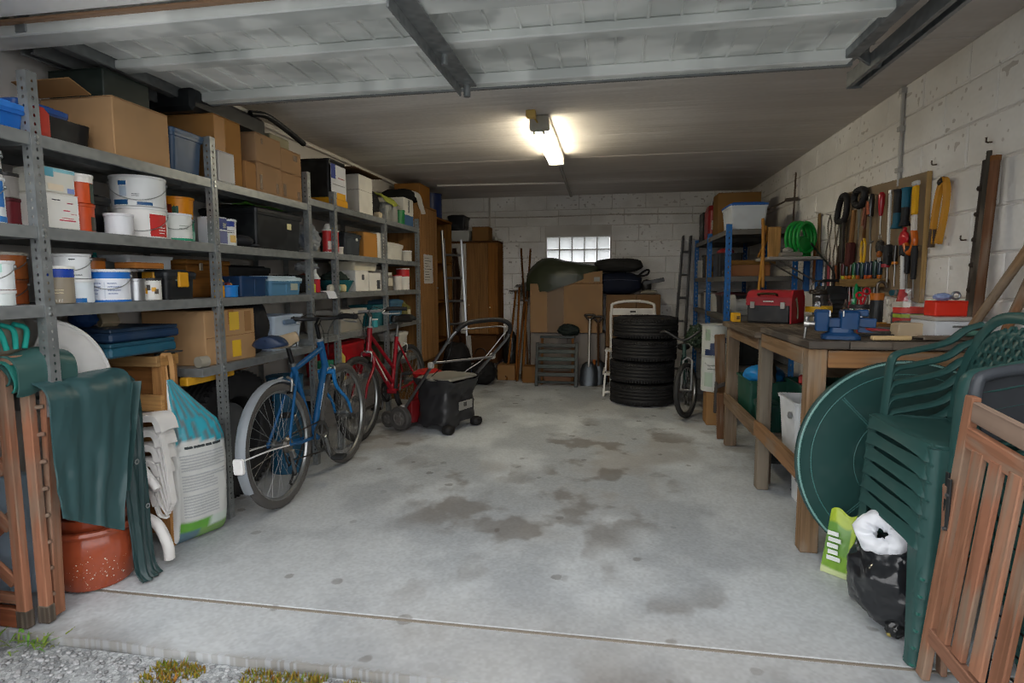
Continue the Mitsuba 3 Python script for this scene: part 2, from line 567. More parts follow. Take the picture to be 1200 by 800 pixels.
for i in range(46):
    x, y = -1.95 + rnd.gauss(0, 0.05), 1.585 + rnd.gauss(0, 0.02)
    L, a = rnd.uniform(0.03, 0.09), rnd.uniform(0, 6.28)
    tip = np.array([x + math.cos(a) * L * 0.8, y + math.sin(a) * L * 0.8, -0.04 + L * 0.5])
    sd = np.array([-math.sin(a), math.cos(a), 0]) * 0.004
    mid = np.array([x, y, -0.04]) * 0.5 + tip * 0.5 + [0, 0, 0.012]
    wd.add(([(x, y, -0.037), mid - sd, mid + sd, tip], [(0, 1, 2), (1, 3, 2)]), [rnd.uniform(.1, .2), rnd.uniform(.2, .3), .04])
solo('grass_tuft', wd, 'm_matte', 'small green tuft of grass at the foot of the wooden lattice', 'grass', kind='stuff')


# block walls: each painted block is a part
def blocks(holder, length, starts, place, hole=None):
    """Courses of 0.4 x 0.2 blocks. place(u0, u1, z0, z1, proud) -> piece."""
    zs = [0.0, 0.12] + [0.12 + 0.2 * k for k in range(1, 11)] + [2.30]
    for ci in range(len(zs) - 1):
        z0, z1 = zs[ci] + 0.004, zs[ci + 1] - 0.004
        u = starts[ci % len(starts)] - 0.41 * 12
        while u < length:
            a, b = max(u + 0.004, 0), min(u + 0.406, length)
            u += 0.41
            if b - a < 0.03:
                continue
            spans = [(a, b)]
            if hole and z1 > hole[2] + 0.02 and z0 < hole[3] - 0.02:
                spans = [(p, q) for p, q in ((a, min(b, hole[0])), (max(a, hole[1]), b)) if q - p > 0.02]
            for p, q in spans:
                zz0, zz1 = z0, z1
                part(holder, 'block', mesh((place(p, q, zz0, zz1, rnd.uniform(-0.0015, 0.002)), '#cccccc')), 'm_block')


struct('wall_right', mesh((box(X1 + 0.005, X1 + 0.25, 1.2, YB + 0.2, -0.3, 2.5, 0.001), '#cccccc')), 'm_mortar', 'white painted concrete block wall on the right', 'wall')
st_r = [0.12, 0.33, 0.2, 0.02, 0.28, 0.1, 0.3, 0.14, 0.37, 0.22, 0.02, 0.24]
blocks('wall_right', YB - 1.25, st_r, lambda a, b, z0, z1, d: box(X1 - d, X1 + 0.03, 1.25 + a, 1.25 + b, z0, z1, 0.005))
WX0, WX1, WZ0, WZ1 = -0.850, -0.030, 1.452, 1.792
struct('wall_back', mesh((box(X0 - 0.2, WX0, YB + 0.005, YB + 0.2, -0.3, 2.5, 0.001), '#cccccc'), (box(WX1, X1 + 0.2, YB + 0.005, YB + 0.2, -0.3, 2.5, 0.001), '#cccccc'),
                         (box(WX0, WX1, YB + 0.005, YB + 0.2, -0.3, WZ0, 0.001), '#cccccc'), (box(WX0, WX1, YB + 0.005, YB + 0.2, WZ1, 2.5, 0.001), '#cccccc')), 'm_mortar', 'white painted concrete block wall at the back', 'wall')
blocks('wall_back', X1 - X0, st_r[5:] + st_r[:5], lambda a, b, z0, z1, d: box(X0 + a, X0 + b, YB - d, YB + 0.03, z0, z1, 0.005), hole=(WX0 - X0 - 0.01, WX1 - X0 + 0.01, WZ0, WZ1))
struct('wall_left', mesh((box(X0 - 0.2, X0, 1.2, YB + 0.2, -0.3, 2.5, 0.001), '#cccccc')), 'm_plaster', 'pale plastered wall on the left behind the shelving', 'wall')
struct('wall_front', mesh((box(-3.6, -2.0, 1.2, 1.5, -0.3, 2.6, 0.01), '#cccccc'), (box(1.2, 3.2, 1.2, 1.5, -0.3, 2.6, 0.01), '#cccccc')), 'm_plaster', 'front wall either side of the garage opening', 'wall')
struct('trim_1', mesh((box(-3.6, 3.2, 1.35, 1.845, 2.152, 2.6, 0.004), '#efeeea')), 'm_clean', 'white painted lintel over the garage opening', 'trim')

# ceiling of concrete planks
struct('ceiling', mesh((box(X0 - 0.2, X1 + 0.2, 1.3, YB + 0.2, ZC + 0.012, 2.6, 0.001), '#777777')), 'm_ceil', 'bare grey concrete ceiling', 'ceiling')
ys = [1.85, 2.33, 3.08, 3.80, 4.55, 5.30, 6.02, 6.62, YB + 0.1]
for k, (a, b) in enumerate(zip(ys[:-1], ys[1:])):
    d = rnd.uniform(-0.002, 0.002)
    part('ceiling', 'slab', mesh((box(X0 - 0.1, X1 + 0.1, a + 0.003, b - 0.003, ZC + d, ZC + 0.05, 0.004), '#888888')), 'm_ceil')

# glass block window
wf = Mesh()
for a in (WX0, WX1 - 0.012):
    wf.add(box(a, a + 0.012, YB + 0.01, YB + 0.19, WZ0, WZ1, 0.002), '#c6c5c2')
for a in (WZ0, WZ1 - 0.012):
    wf.add(box(WX0, WX1, YB + 0.01, YB + 0.19, a, a + 0.012, 0.002), '#c6c5c2')
cw, chh = (WX1 - WX0 - 0.024) / 5, (WZ1 - WZ0 - 0.024) / 2
for i in range(1, 5):
    wf.add(box(WX0 + 0.012 + i * cw - 0.006, WX0 + 0.012 + i * cw + 0.006, YB + 0.035, YB + 0.11, WZ0, WZ1, 0.002), '#a5a4a0')
wf.add(box(WX0, WX1, YB + 0.035, YB + 0.11, WZ0 + 0.012 + chh - 0.006, WZ0 + 0.012 + chh + 0.006, 0.002), '#a5a4a0')
struct('window_1', wf, 'm_clean', 'small glass block window high in the back wall', 'window')
for i in range(5):
    for j in range(2):
        xa, za = WX0 + 0.012 + (i + 0.5) * cw, WZ0 + 0.012 + (j + 0.5) * chh
        u = np.linspace(-1, 1, 13)
        P = np.zeros((13, 13, 3))
        P[..., 0] = xa + u[:, None] * (cw / 2 - 0.005)
        P[..., 2] = za + u[None, :] * (chh / 2 - 0.005)
        P[..., 1] = YB + 0.07 - 0.014 * (1 - np.abs(u[:, None]) ** 4) * (1 - np.abs(u[None, :]) ** 4) + 0.004 * meshkit.fbm(P * 40, 2, 5)
        f = np.array([(a * 13 + b, (a + 1) * 13 + b, (a + 1) * 13 + b + 1, a * 13 + b + 1) for a in range(12) for b in range(12)])
        part('window_1', 'glass_block', mesh(((P.reshape(-1, 3), f), '#ffffff')), 'm_block_glass')

# up-and-over garage door, open under the ceiling
DX0, DX1 = -2.09, 0.93
gd = struct('door_1', None, None, 'white ribbed steel up-and-over garage door hanging open under the ceiling', 'garage door')
n = 26
w = (DX1 - DX0) / n
for i in range(n):
    a = DX0 + i * w
    part(gd, 'panel', mesh((box(a + 0.001, a + w - 0.001, 1.88, 2.755, 2.153 + rnd.uniform(0, .0015), 2.175, 0.001), '#cccccc'),
                           (box(a + w - 0.007, a + w + 0.003, 1.88, 2.755, 2.145, 2.156, 0.002), '#cccccc')), 'm_door')
for y0, y1, z0 in ((1.875, 1.985, 2.10), (2.255, 2.325, 2.115), (2.69, 2.75, 2.105)):
    part(gd, 'crossbar', mesh((box(DX0 - (0.45 if y0 < 1.9 else 0.03), DX1 + (0.35 if y0 < 1.9 else 0.03), y0, y1, z0, 2.152, 0.005), '#cccccc')), 'm_door')
part(gd, 'bottom_seal', mesh((box(DX0 - 0.45, DX1 + 0.35, 1.85, 1.875, 2.138, 2.15, 0.002), '#8a6a50')), 'm_clean', 'brown bottom seal strip')
part(gd, 'rear_flange', mesh((box(DX0 - 0.02, DX1 + 0.05, 2.75, 2.775, 2.10, 2.125, 0.002), '#cccccc')), 'm_galv')
for a in (DX0 - 0.055, DX1 - 0.0):
    part(gd, 'side_frame', mesh((box(a, a + 0.05, 1.87, 2.76, 2.11, 2.19, 0.004), '#999999')), 'm_galv')
bz = mesh((box(-0.70, -0.62, 1.80, 2.68, 2.088, 2.096, 0.002), '#555555'), (box(-0.70, -0.692, 1.80, 2.68, 2.05, 2.09, 0.002), '#555555'))
part(gd, 'brace', bz.add(cyl((-0.66, 2.30, 2.05), (-0.66, 2.30, 2.11), 0.013), '#3d3d3d').add(cyl((-0.66, 2.66, 2.04), (-0.66, 2.66, 2.11), 0.016), '#3d3d3d'), 'm_galv', 'dark steel brace')
for x, sgn, yend in ((-2.27, 1, 3.0), (1.06, -1, 3.02)):
    rl = Mesh()
    rl.add(box(x - 0.006, x + 0.06, 2.0, yend, 2.148, 2.154, 0.001)).add(box(x - 0.006, x, 2.0, yend, 2.09, 2.15, 0.001)).add(box(x + 0.054, x + 0.06, 2.0, yend, 2.09, 2.15, 0.001))
    rl.add(box(x, x + 0.014, 2.0, yend, 2.09, 2.096, 0.001)).add(box(x + 0.042, x + 0.06, 2.0, yend, 2.09, 2.096, 0.001))
    rl.add(box(x - 0.006, x + 0.06, yend - 0.006, yend, 2.085, 2.16, 0.001))
    rl.add(box(x + 0.01, x + 0.04, yend - 0.12, yend - 0.09, 2.15, 2.30, 0.001)).add(box(x + 0.01, x + 0.04, 1.9, 1.93, 2.15, 2.30, 0.001))
    side = 'beside the left wall above the shelving' if x < 0 else 'running back from the opening on the right'
    tr = solo('door_track', rl, 'm_galv', 'galvanised steel door track ' + side, 'track')
    rx = -2.16 if x < 0 else 1.005
    hx = DX0 - 0.05 if x < 0 else DX1 + 0.05
    br = Mesh()
    br.add(beam((hx, 2.72, 2.15), (x + 0.027, 2.80, 2.12), 0.012, 0.05)).add(cyl((x + 0.01, 2.80, 2.12), (x + 0.045, 2.80, 2.12), 0.022, n=14))
    br.add(beam((hx, 2.45, 2.14), (hx, 2.72, 2.14), 0.02, 0.045)).add(cyl((hx - 0.03, 2.62, 2.14), (hx + 0.03, 2.62, 2.14), 0.009))
    part(gd, 'roller_arm', br, 'm_galv', 'roller arm ' + ('by the left track' if x < 0 else 'by the right track'))

# strip light
sl = thing('strip_light', 'lit fluorescent strip light on the ceiling', 'light')
part(sl, 'housing', mesh((box(-0.552, -0.428, 3.95, 5.15, 2.262, 2.30, 0.006), '#d8d4c8')), 'm_clean')
for a, b in ((3.925, 3.99), (5.11, 5.17)):
    part(sl, 'end_cap', mesh((box(-0.556, -0.424, a, b, 2.205, 2.299, 0.008), '#a39f93')), 'm_clean')
scene[key_for(sl + '__diffuser')] = {**mikit.ply((lambda b: (b[0], b[1]))(box(-0.549, -0.431, 3.992, 5.108, 2.207, 2.262, 0.012)), 'm_clean'),
                                   'emitter': {'type': 'area', 'radiance': {'type': 'rgb', 'value': [LAMP * 1.0, LAMP * 0.89, LAMP * 0.66]}}}
for a in (-0.54, -0.475):
    part(sl, 'clip', mesh((box(a, a + 0.015, 3.985, 4.03, 2.198, 2.24, 0.002), '#b5b0a2')), 'm_clean')
part(sl, 'junction_box', mesh((box(-0.56, -0.50, 3.80, 3.86, 2.255, 2.30, 0.005), '#c9a95e'), (tube([(-0.53, 3.85, 2.28), (-0.51, 3.90, 2.262), (-0.50, 3.93, 2.25)], 0.006, 6), '#b09246')), 'm_clean', 'yellowed junction box with a short lead')

# conduits and pipes
def pipe(name, pts, r, c, label, bsdf='m_paint', clips=()):
    k = thing(name, label, 'conduit')
    part(k, 'pipe', mesh((tube(pts, r, 8), c)), bsdf)
    for q in clips:
        part(k, 'clip', mesh((cbox(*q, 3.2 * r, 3.2 * r, 2.6 * r, 0.002), c)), bsdf)
    return k


pipe('wall_conduit', [(1.606, 3.74, 2.29), (1.606, 3.735, 2.0), (1.606, 3.73, 1.74)], 0.011, '#a9a7a2', 'grey conduit running down the right wall to the pegboard', clips=[(1.606, 3.737, 2.06), (1.606, 3.74, 2.27), (1.606, 3.733, 1.83)])
pipe('ceiling_conduit', [(-0.49, 5.17, 2.285), (-0.51, 6.3, 2.285), (-0.53, 7.48, 2.285)], 0.016, '#8d867d', 'grey conduit along the ceiling from strip light to back wall')
pipe('ceiling_cable', [(-1.95, 6.42, 2.288), (-1.2, 6.45, 2.287), (-0.53, 6.5, 2.288)], 0.010, '#e6e3dd', 'white cable cover crossing the ceiling towards the left wall')
pipe('back_wall_cable', curve([(-1.95, 7.485, 2.05), (-1.0, 7.485, 2.035), (0, 7.485, 2.045), (1.15, 7.485, 2.03)], 30), 0.008, '#b5aea5', 'thin painted cable running along the top of the back wall')
pipe('back_wall_conduit', [(-1.575, 7.482, 2.29), (-1.575, 7.482, 1.2)], 0.012, '#c4beb5', 'painted conduit running down the back wall behind the wardrobe')
pipe('left_wall_pipe', curve([(-2.325, 3.1, 2.275), (-2.325, 3.9, 2.265), (-2.325, 4.9, 2.27), (-2.325, 6.3, 2.262)], 30), 0.011, '#dcd8d0', 'white pipe running along the top of the left wall')


# ================================================================ BUILDERS FOR STORED THINGS
def rrect(w, d, r, k=4):
    r = min(r, 0.49 * min(w, d))
    out = []
    for cx, cy, a in ((w / 2 - r, d / 2 - r, 0), (-w / 2 + r, d / 2 - r, 90), (-w / 2 + r, -d / 2 + r, 180), (w / 2 - r, -d / 2 + r, 270)):
        for t in np.radians(np.linspace(a, a + 90, k)):
            out.append((cx + r * math.cos(t), cy + r * math.sin(t)))
    return np.array(out)


def loft(secs, cap0=True, cap1=True):
    """Sections (w, d, r, z[, dx, dy]) joined; every step has its own sharp edge."""
    V, F, at = [], [], 0
    rings = []
    for s in secs:
        p = rrect(s[0], s[1], s[2])
        dx, dy = (s[4], s[5]) if len(s) > 4 else (0, 0)
        rings.append(np.column_stack([p[:, 0] + dx, p[:, 1] + dy, np.full(len(p), s[3])]))
    n = len(rings[0])
    for a, b in zip(rings[:-1], rings[1:]):
        V += [a, b]
        for j in range(n):
            k = (j + 1) % n
            F += [(at + j, at + k, at + n + k), (at + j, at + n + k, at + n + j)]
        at += 2 * n
    for ring, flag, up in ((rings[0], cap0, False), (rings[-1], cap1, True)):
        if flag:
            V.append(ring)
            F += [(at, at + j, at + j + 1) if up else (at, at + j + 1, at + j) for j in range(1, n - 1)]
            at += n
    return np.vstack(V), np.array(F)


def arc_patch(r, z0, z1, a0, a1, n=10):
    return lathe([(r, z0), (r, z1)], max(3, int((a1 - a0) / 8)), a0=a0, a1=a1)


def scribble(r, z0, z1, a0, a1, rows, seed=0):
    """Rows of small print round a can."""
    q = random.Random(seed)
    out = Mesh()
    for i in range(rows):
        z = z1 - (i + 0.5) * (z1 - z0) / rows
        h = (z1 - z0) / rows * 0.3
        e = a0 + (a1 - a0) * q.uniform(0.55, 1.0)
        out.add(arc_patch(r, z - h / 2, z + h / 2, a0, e, 5))
    return out


def can(label, x, y, z, r, h, body, lid='#d7d8d6', bands=(), prints=(), wire=True, group=None, name='paint_can', cat='paint can', open_=False, taper=0.0, mat='m_plastic', rot=0):
    t = thing(name, label, cat, group)
    M = T(x, y, z + 0.001, rot)
    r0 = r * (1 - taper)
    prof = [(0, 0.003), (r0 - 0.004, 0.003), (r0 - 0.003, 0), (r0, 0.002), (r, h - 0.010)]
    if open_:
        prof += [(r + 0.004, h - 0.006), (r + 0.004, h), (r - 0.004, h), (r0 - 0.005, 0.02), (0, 0.02)]
    part(t, 'body', mesh((lathe(prof, 30), body)), mat, m=M)
    if not open_:
        part(t, 'lid', mesh((lathe([(r, h - 0.011), (r + 0.004, h - 0.010), (r + 0.004, h), (r - 0.004, h), (r - 0.006, h - 0.004), (r * 0.82, h - 0.004), (r * 0.8, h - 0.001), (0, h - 0.001)], 30), lid)), mat, m=M)
    for b in bands:
        rr = r0 + (r - r0) * (b[0] + b[1]) / 2 + 0.0012
        part(t, 'label', mesh((arc_patch(rr, b[0] * h, b[1] * h, b[2], b[3], 14), b[4])), 'm_clean', m=M)
    for i, b in enumerate(prints):
        rr = r0 + (r - r0) * (b[0] + b[1]) / 2 + 0.0024
        g = Mesh()
        s = scribble(rr, b[0] * h, b[1] * h, b[2], b[3], b[5], i)
        s.c = [np.broadcast_to(col(b[4]), (len(v), 3)) for v in s.v]
        part(t, 'print', s, 'm_matte', kind='stuff', m=M)
    if wire:
        a = np.radians(np.linspace(0, 180, 14))
        p = np.stack([0.004 + (r + 0.004) * np.sin(a), -(r + 0.005) * np.cos(a), h * 0.80 - r * 0.75 * np.sin(a)], 1)
        Rz = T(rz=-50 - rot)
        part(t, 'handle', mesh((tube(p, 0.0016, 5), '#9b9d9c'), (cyl((0, -r - 0.007, h * 0.8), (0, -r + 0.001, h * 0.8), 0.006, n=8), '#9b9d9c'), (cyl((0, r + 0.007, h * 0.8), (0, r - 0.001, h * 0.8), 0.006, n=8), '#9b9d9c')), 'm_metal', m=M @ Rz)
    return t


def carton(label, x0, x1, y0, y1, z0, z1, c='#b08a5e', tape='#a57c4b', marks=(), group=None, name='cardboard_box', cat='box', mat='m_card', rz=0, tape_dir='y', side_tape=True):
    """marks: (face, u0, u1, v0, v1, colour) in fractions; face '+x' or '-y'."""
    t = thing(name, label, cat, group)
    cx, cy = (x0 + x1) / 2, (y0 + y1) / 2
    M = T(cx, cy, z0 + 0.001, rz)
    a, b, h = (x1 - x0) / 2, (y1 - y0) / 2, z1 - z0
    part(t, 'body', mesh((box(-a, a, -b, b, 0, h - 0.003, 0.004), c)), mat, m=M)
    fl = Mesh()
    if tape_dir == 'y':
        fl.add(box(-a + 0.001, -0.001, -b + 0.001, b - 0.001, h - 0.003, h, 0.001), c).add(box(0.001, a - 0.001, -b + 0.001, b - 0.001, h - 0.003, h, 0.001), c)
    else:
        fl.add(box(-a + 0.001, a - 0.001, -b + 0.001, -0.001, h - 0.003, h, 0.001), c).add(box(-a + 0.001, a - 0.001, 0.001, b - 0.001, h - 0.003, h, 0.001), c)
    part(t, 'flaps', fl, mat, m=M)
    if tape:
        tp = Mesh()
        if tape_dir == 'y':
            tp.add(box(-0.024, 0.024, -b, b, h, h + 0.0006, 0.0001), tape)
            if side_tape:
                tp.add(box(-0.024, 0.024, -b - 0.0008, -b, h * 0.72, h, 0.0001), tape)
        else:
            tp.add(box(-a, a, -0.024, 0.024, h, h + 0.0006, 0.0001), tape)
            if side_tape:
                tp.add(box(a, a + 0.0008, -0.024, 0.024, h * 0.72, h, 0.0001), tape)
        part(t, 'tape', tp, 'm_clean', m=M)
    for f, u0, u1, v0, v1, mc in marks:
        if f == '+x':
            p = box(a, a + 0.0012, -b + 2 * b * u0, -b + 2 * b * u1, h * v0, h * v1, 0.0002)
        else:
            p = box(-a + 2 * a * u0, -a + 2 * a * u1, -b - 0.0012, -b, h * v0, h * v1, 0.0002)
        part(t, 'mark', mesh((p, mc)), 'm_clean', m=M)
    return t


def bin_(label, x0, x1, y0, y1, z0, z1, c, lid=None, taper=0.06, group=None, name='storage_box', cat='box', mat='m_plastic', rz=0, ribs=3, clips=None, handle=None, inner=None, r=0.02):
    """A moulded plastic box, open or with a lid."""
    t = thing(name, label, cat, group)
    M = T((x0 + x1) / 2, (y0 + y1) / 2, z0 + 0.001, rz)
    w, d, h = x1 - x0 - 0.016, y1 - y0 - 0.016, z1 - z0
    hb = h - (0.03 if lid else 0)
    k = 1 - taper
    sec = [(w * k, d * k, r, 0), (w, d, r, hb - 0.014), (w + 0.014, d + 0.014, r, hb - 0.014), (w + 0.016, d + 0.016, r, hb)]
    if not lid:
        sec += [(w - 0.008, d - 0.008, r, hb), (w * k - 0.008, d * k - 0.008, r, 0.006)]
    body = mesh((loft(sec, True, True), c))
    for i in range(ribs):
        f = (i + 1) / (ribs + 1) - 0.5
        body.add(beam((w * k / 2, f * d * 0.9, 0.01), (w / 2, f * d * 0.9, hb - 0.015), 0.010, 0.008, up=(1, 0, 0)), c)
        body.add(beam((f * w * 0.9, -d * k / 2, 0.01), (f * w * 0.9, -d / 2, hb - 0.015), 0.010, 0.008, up=(0, 1, 0)), c)
    part(t, 'body', body, mat, m=M)
    if lid:
        part(t, 'lid', mesh((loft([(w + 0.02, d + 0.02, r, hb), (w + 0.02, d + 0.02, r, hb + 0.016), (w - 0.004, d - 0.004, r, hb + 0.022), (w - 0.03, d - 0.03, r, hb + 0.022), (w - 0.04, d - 0.04, r, hb + 0.030)], True, True), lid)), mat, m=M)
    if clips:
        for sx, sy in ((1, 0), (0, -1)):
            part(t, 'clip', mesh((box(w / 2 * sx - 0.03 * abs(sy) + 0.004 * sx, w / 2 * sx + 0.03 * abs(sy) + 0.018 * sx, d / 2 * sy - 0.03 * abs(sx) + (-0.018 if sy else 0), d / 2 * sy + 0.03 * abs(sx) + (-0.004 if sy else 0), hb - 0.05, hb + 0.018, 0.003), clips)), mat, m=M)
    if handle:
        part(t, 'handle', mesh((tube(curve([(-0.01, -d * 0.3, h - 0.005), (-0.01, -d * 0.25, h + 0.03), (-0.01, d * 0.25, h + 0.03), (-0.01, d * 0.3, h - 0.005)], 16), 0.009, 8), handle)), mat, m=M)
    return t


# ================================================================ LEFT SHELVING
def angle_post(x, y, h, fx, fy, z0=0.0):
    """Slotted L angle: corner at (x, y), flanges running fx along x and fy along y."""
    wv, pitch = 0.038, 0.028
    holes = []
    zc = 0.02
    while zc < h - 0.015:
        holes.append([(0.019 + 0.0048 * math.cos(a), zc + 0.0062 * math.sin(a)) for a in np.arange(6) * PI / 3])
        zc += pitch
    pl = sg.Polygon([(0, 0), (wv, 0), (wv, h), (0, h)], holes)
    m = Mesh()
    m.add(extr(pl, 0.002), '#9a9d9d', basis((x, y, z0), (0, fy, 0), (0, 0, 1), (fx, 0, 0)))
    m.add(extr(pl, 0.002), '#9a9d9d', basis((x, y, z0), (fx, 0, 0), (0, 0, 1), (0, fy, 0)))
    return m


def shelf_board(x0, x1, y0, y1, z, c='#94989a'):
    m = mesh((box(x0, x1, y0, y1, z - 0.003, z, 0.0008), c))
    for xa in (x0, x1 - 0.003):
        m.add(box(xa, xa + 0.003, y0, y1, z - 0.042, z, 0.001), c)
        m.add(box(xa + (0.003 if xa == x0 else -0.012), xa + (0.015 if xa == x0 else 0), y0, y1, z - 0.042, z - 0.039, 0.0008), c)
    for ya in (y0, y1 - 0.003):
        m.add(box(x0, x1, ya, ya + 0.003, z - 0.042, z, 0.001), c)
    m.add(box((x0 + x1) / 2 - 0.03, (x0 + x1) / 2 + 0.03, y0, y1, z - 0.028, z - 0.003, 0.002), c)
    return m


SX, SB = -1.92, -2.325      # front and back of the shelving


def shelving(label, posts, levels, edges, ph):
    t = thing('metal_shelving', label, 'shelving unit')
    for y in posts:
        z0 = 0.74 if y == 1.70 else 0.0        # the first front upright stops at the lowest shelf
        part(t, 'post', angle_post(SX, y, ph - z0, -1, 1, z0), 'm_galv')
        part(t, 'post', angle_post(SB, y, ph, 1, 1), 'm_galv')
    for z in levels:
        for a, b in zip(edges[:-1], edges[1:]):
            if z == 0.80 and a < 1.6:
                continue
            a, b = (1.70, 2.0) if (z, a) == (0.80, 1.70) else (a, b)
            part(t, 'shelf', shelf_board(SB + 0.003, SX - 0.004, a + 0.001, b - 0.001, z), 'm_galv')
        if z == 0.80:
            part(t, 'shelf', shelf_board(SB + 0.003, SX - 0.004, 2.46, 2.599, z), 'm_galv')
        for y in posts:
            for dz in (-0.012, -0.032):
                part(t, 'bolt', mesh((cyl((SX - 0.003, y + 0.019, z + dz), (SX + 0.005, y + 0.019, z + dz), 0.006, n=6), '#b9bcbc')), 'm_metal')
    return t


shelving('galvanised slotted steel shelving unit near the garage opening, paint tins on it', [1.70, 2.595, 3.505], [1.71, 1.40, 1.133, 0.80], [1.515, 1.70, 2.60, 3.53], 1.91)
shelving('galvanised slotted steel shelving unit further in, next to the tall wooden cupboard', [3.862, 4.785, 5.645], [1.75, 1.415, 1.14, 0.84, 0.50], [3.54, 3.865, 4.79, 5.67], 1.84)

# ---- top shelf of the first unit
z = 1.71
bin_('bright blue plastic box at the open end of the top shelf', -2.26, -1.94, 1.53, 1.72, z, z + 0.095, '#1c5fae', lid='#2a6fbe', ribs=0)
bin_('dark blue lid-topped box behind the bright blue one on the top shelf', -2.30, -2.02, 1.74, 1.95, z, z + 0.14, '#17386e', lid='#1f4a8c', ribs=0)
k = thing('plastic_tray', 'low black plastic tray in front of the big cardboard box on the top shelf', 'tray')
part(k, 'body', mesh((loft([(0.26, 0.30, 0.02, 0), (0.28, 0.33, 0.02, 0.10), (0.272, 0.322, 0.02, 0.10), (0.25, 0.29, 0.02, 0.006)]), '#17181b')), 'm_plastic', m=T(-2.09, 1.905, z + 0.002, s=(0.5, 0.8, 1)))
solo('red_toolbox', mesh((loft([(0.07, 0.05, 0.01, 0), (0.07, 0.05, 0.01, 0.08), (0.05, 0.03, 0.01, 0.10)]), '#b23324')), 'm_plastic', 'small red plastic case behind the first shelf post on the top shelf', 'case', m=T(-1.975, 1.772, z + 0.002))
carton('large brown cardboard box with an open flap on the top shelf', -2.29, -1.955, 2.075, 2.372, z, z + 0.235, '#b8926a', tape=None)
t = 'cardboard_box'
part(t, 'flap', mesh((box(-0.13, 0.13, -0.002, 0.002, 0, 0.10, 0.001), '#a67c4f')), 'm_card', m=T(-2.16, 2.06, z + 0.235, 0, 70))
bin_('slate blue plastic storage crate with a red handle on the top shelf', -2.28, -1.95, 2.385, 2.60, z, z + 0.205, '#3c5069', lid='#3f556f', ribs=0, handle='#b52f36', taper=0.08)
k = carton('dark green plastic storage chest lying on the large cardboard box', -2.29, -2.03, 2.12, 2.36, z + 0.238, z + 0.36, '#1c2621', tape=None, name='storage_chest', cat='chest', mat='m_plastic')
carton('tall orange-brown cardboard box behind the second shelf post', -2.28, -1.96, 2.685, 2.90, z, z + 0.335, '#a97a46', tape=None, marks=[('+x', 0.0, 0.38, 0.02, 0.98, '#a56e2c')])
carton('small white carton in front of the tall orange-brown box', -1.955, -1.925, 2.66, 2.785, z, z + 0.15, '#d9d6d0', tape=None)
carton('small brown carton squeezed between taller boxes on the top shelf', -2.15, -1.945, 2.905, 3.0, z, z + 0.15, '#a97d51', tape=None, tape_dir='x')
carton('brown moving carton with printed marks, lower near one of the pair', -2.28, -1.945, 3.008, 3.255, z, z + 0.165, '#a98664', marks=[('+x', 0.1, 0.2, 0.1, 0.6, '#6d5136'), ('+x', 0.75, 0.85, 0.1, 0.45, '#6d5136')], tape=None)
carton('brown moving carton with a printed corner, upper near one of the pair', -2.28, -1.945, 3.008, 3.255, z + 0.167, z + 0.325, '#ac8a68', marks=[('+x', 0.2, 0.26, 0.65, 0.85, '#6d5136')], tape=None)
carton('brown moving carton with dark arrows, lower far one of the pair', -2.28, -1.95, 3.262, 3.49, z, z + 0.16, '#a4815f', marks=[('+x', 0.06, 0.2, 0.1, 0.55, '#64492f'), ('+x', 0.75, 0.9, 0.1, 0.4, '#64492f')], tape=None)
carton('brown moving carton, upper far one of the pair', -2.28, -1.95, 3.262, 3.49, z + 0.162, z + 0.30, '#a68462', marks=[('+x', 0.6, 0.8, 0.6, 0.85, '#64492f')], tape=None)
carton('flat beige carton lying on the moving cartons under the ceiling', -2.25, -2.02, 3.27, 3.48, z + 0.303, z + 0.385, '#aaa58a', tape=None)
k = thing('black_case', 'long black case lying across the tall boxes close under the ceiling', 'case')
part(k, 'body', mesh((box(-2.30, -2.02, 2.62, 3.24, z + 0.338, z + 0.45, 0.02), '#1b1d20')), 'm_plastic')
part(k, 'handle', mesh((tube(curve([(-2.03, 3.10, z + 0.45), (-2.01, 3.22, z + 0.47), (-2.01, 3.40, z + 0.45), (-2.02, 3.66, z + 0.41)], 14), 0.018, 8), '#131416')), 'm_plastic')
carton('thin white board lying flat on the black case under the ceiling', -2.30, -2.05, 2.66, 3.22, z + 0.452, z + 0.475, '#cfcac0', tape=None, name='white_board', cat='board', mat='m_paint')

# ---- second shelf of the first unit: paint tins
z = 1.40
can('white and blue printed paint bucket at the open end of the second shelf', -2.03, 1.60, z, 0.068, 0.15, '#dfe3e5', bands=[(0.36, 0.92, -95, 30, '#2b6cb0'), (0.04, 0.16, -120, 60, '#2f73b5')], prints=[(0.42, 0.86, -85, -10, '#cfe0f0', 8), (0.18, 0.34, -85, 10, '#7f93a5', 3)], group=None)
can('white paint tub with a black band stacked on the blue bucket', -2.03, 1.60, z + 0.152, 0.066, 0.085, '#e2dfd8', bands=[(0.1, 0.32, -110, 40, '#23262b')], prints=[(0.4, 0.8, -90, -20, '#9f9a90', 3)])
can('dark red jar behind the first shelf post on the second shelf', -2.10, 1.745, z, 0.045, 0.10, '#6e1d26', lid='#54151d', wire=False, name='jar', cat='jar')
can('grey canister stacked on the dark red jar', -2.10, 1.745, z + 0.102, 0.042, 0.085, '#a59f9a', lid='#3c3a38', wire=False)
k = carton('square white plastic box with red and black handwriting on the second shelf', -2.10, -1.955, 1.765, 1.895, z, z + 0.125, '#dcdad3', tape=None, name='white_box', cat='box', mat='m_clean',
           marks=[('+x', 0.18, 0.42, 0.80, 0.83, '#45434a'), ('+x', 0.62, 0.8, 0.74, 0.77, '#9b3c50'), ('+x', 0.5, 0.7, 0.52, 0.55, '#c2475a'), ('+x', 0.72, 0.9, 0.44, 0.46, '#c77a80'), ('+x', 0.36, 0.86, 0.24, 0.275, '#c24a5c'), ('+x', 0.44, 0.8, 0.31, 0.33, '#bb5555')])
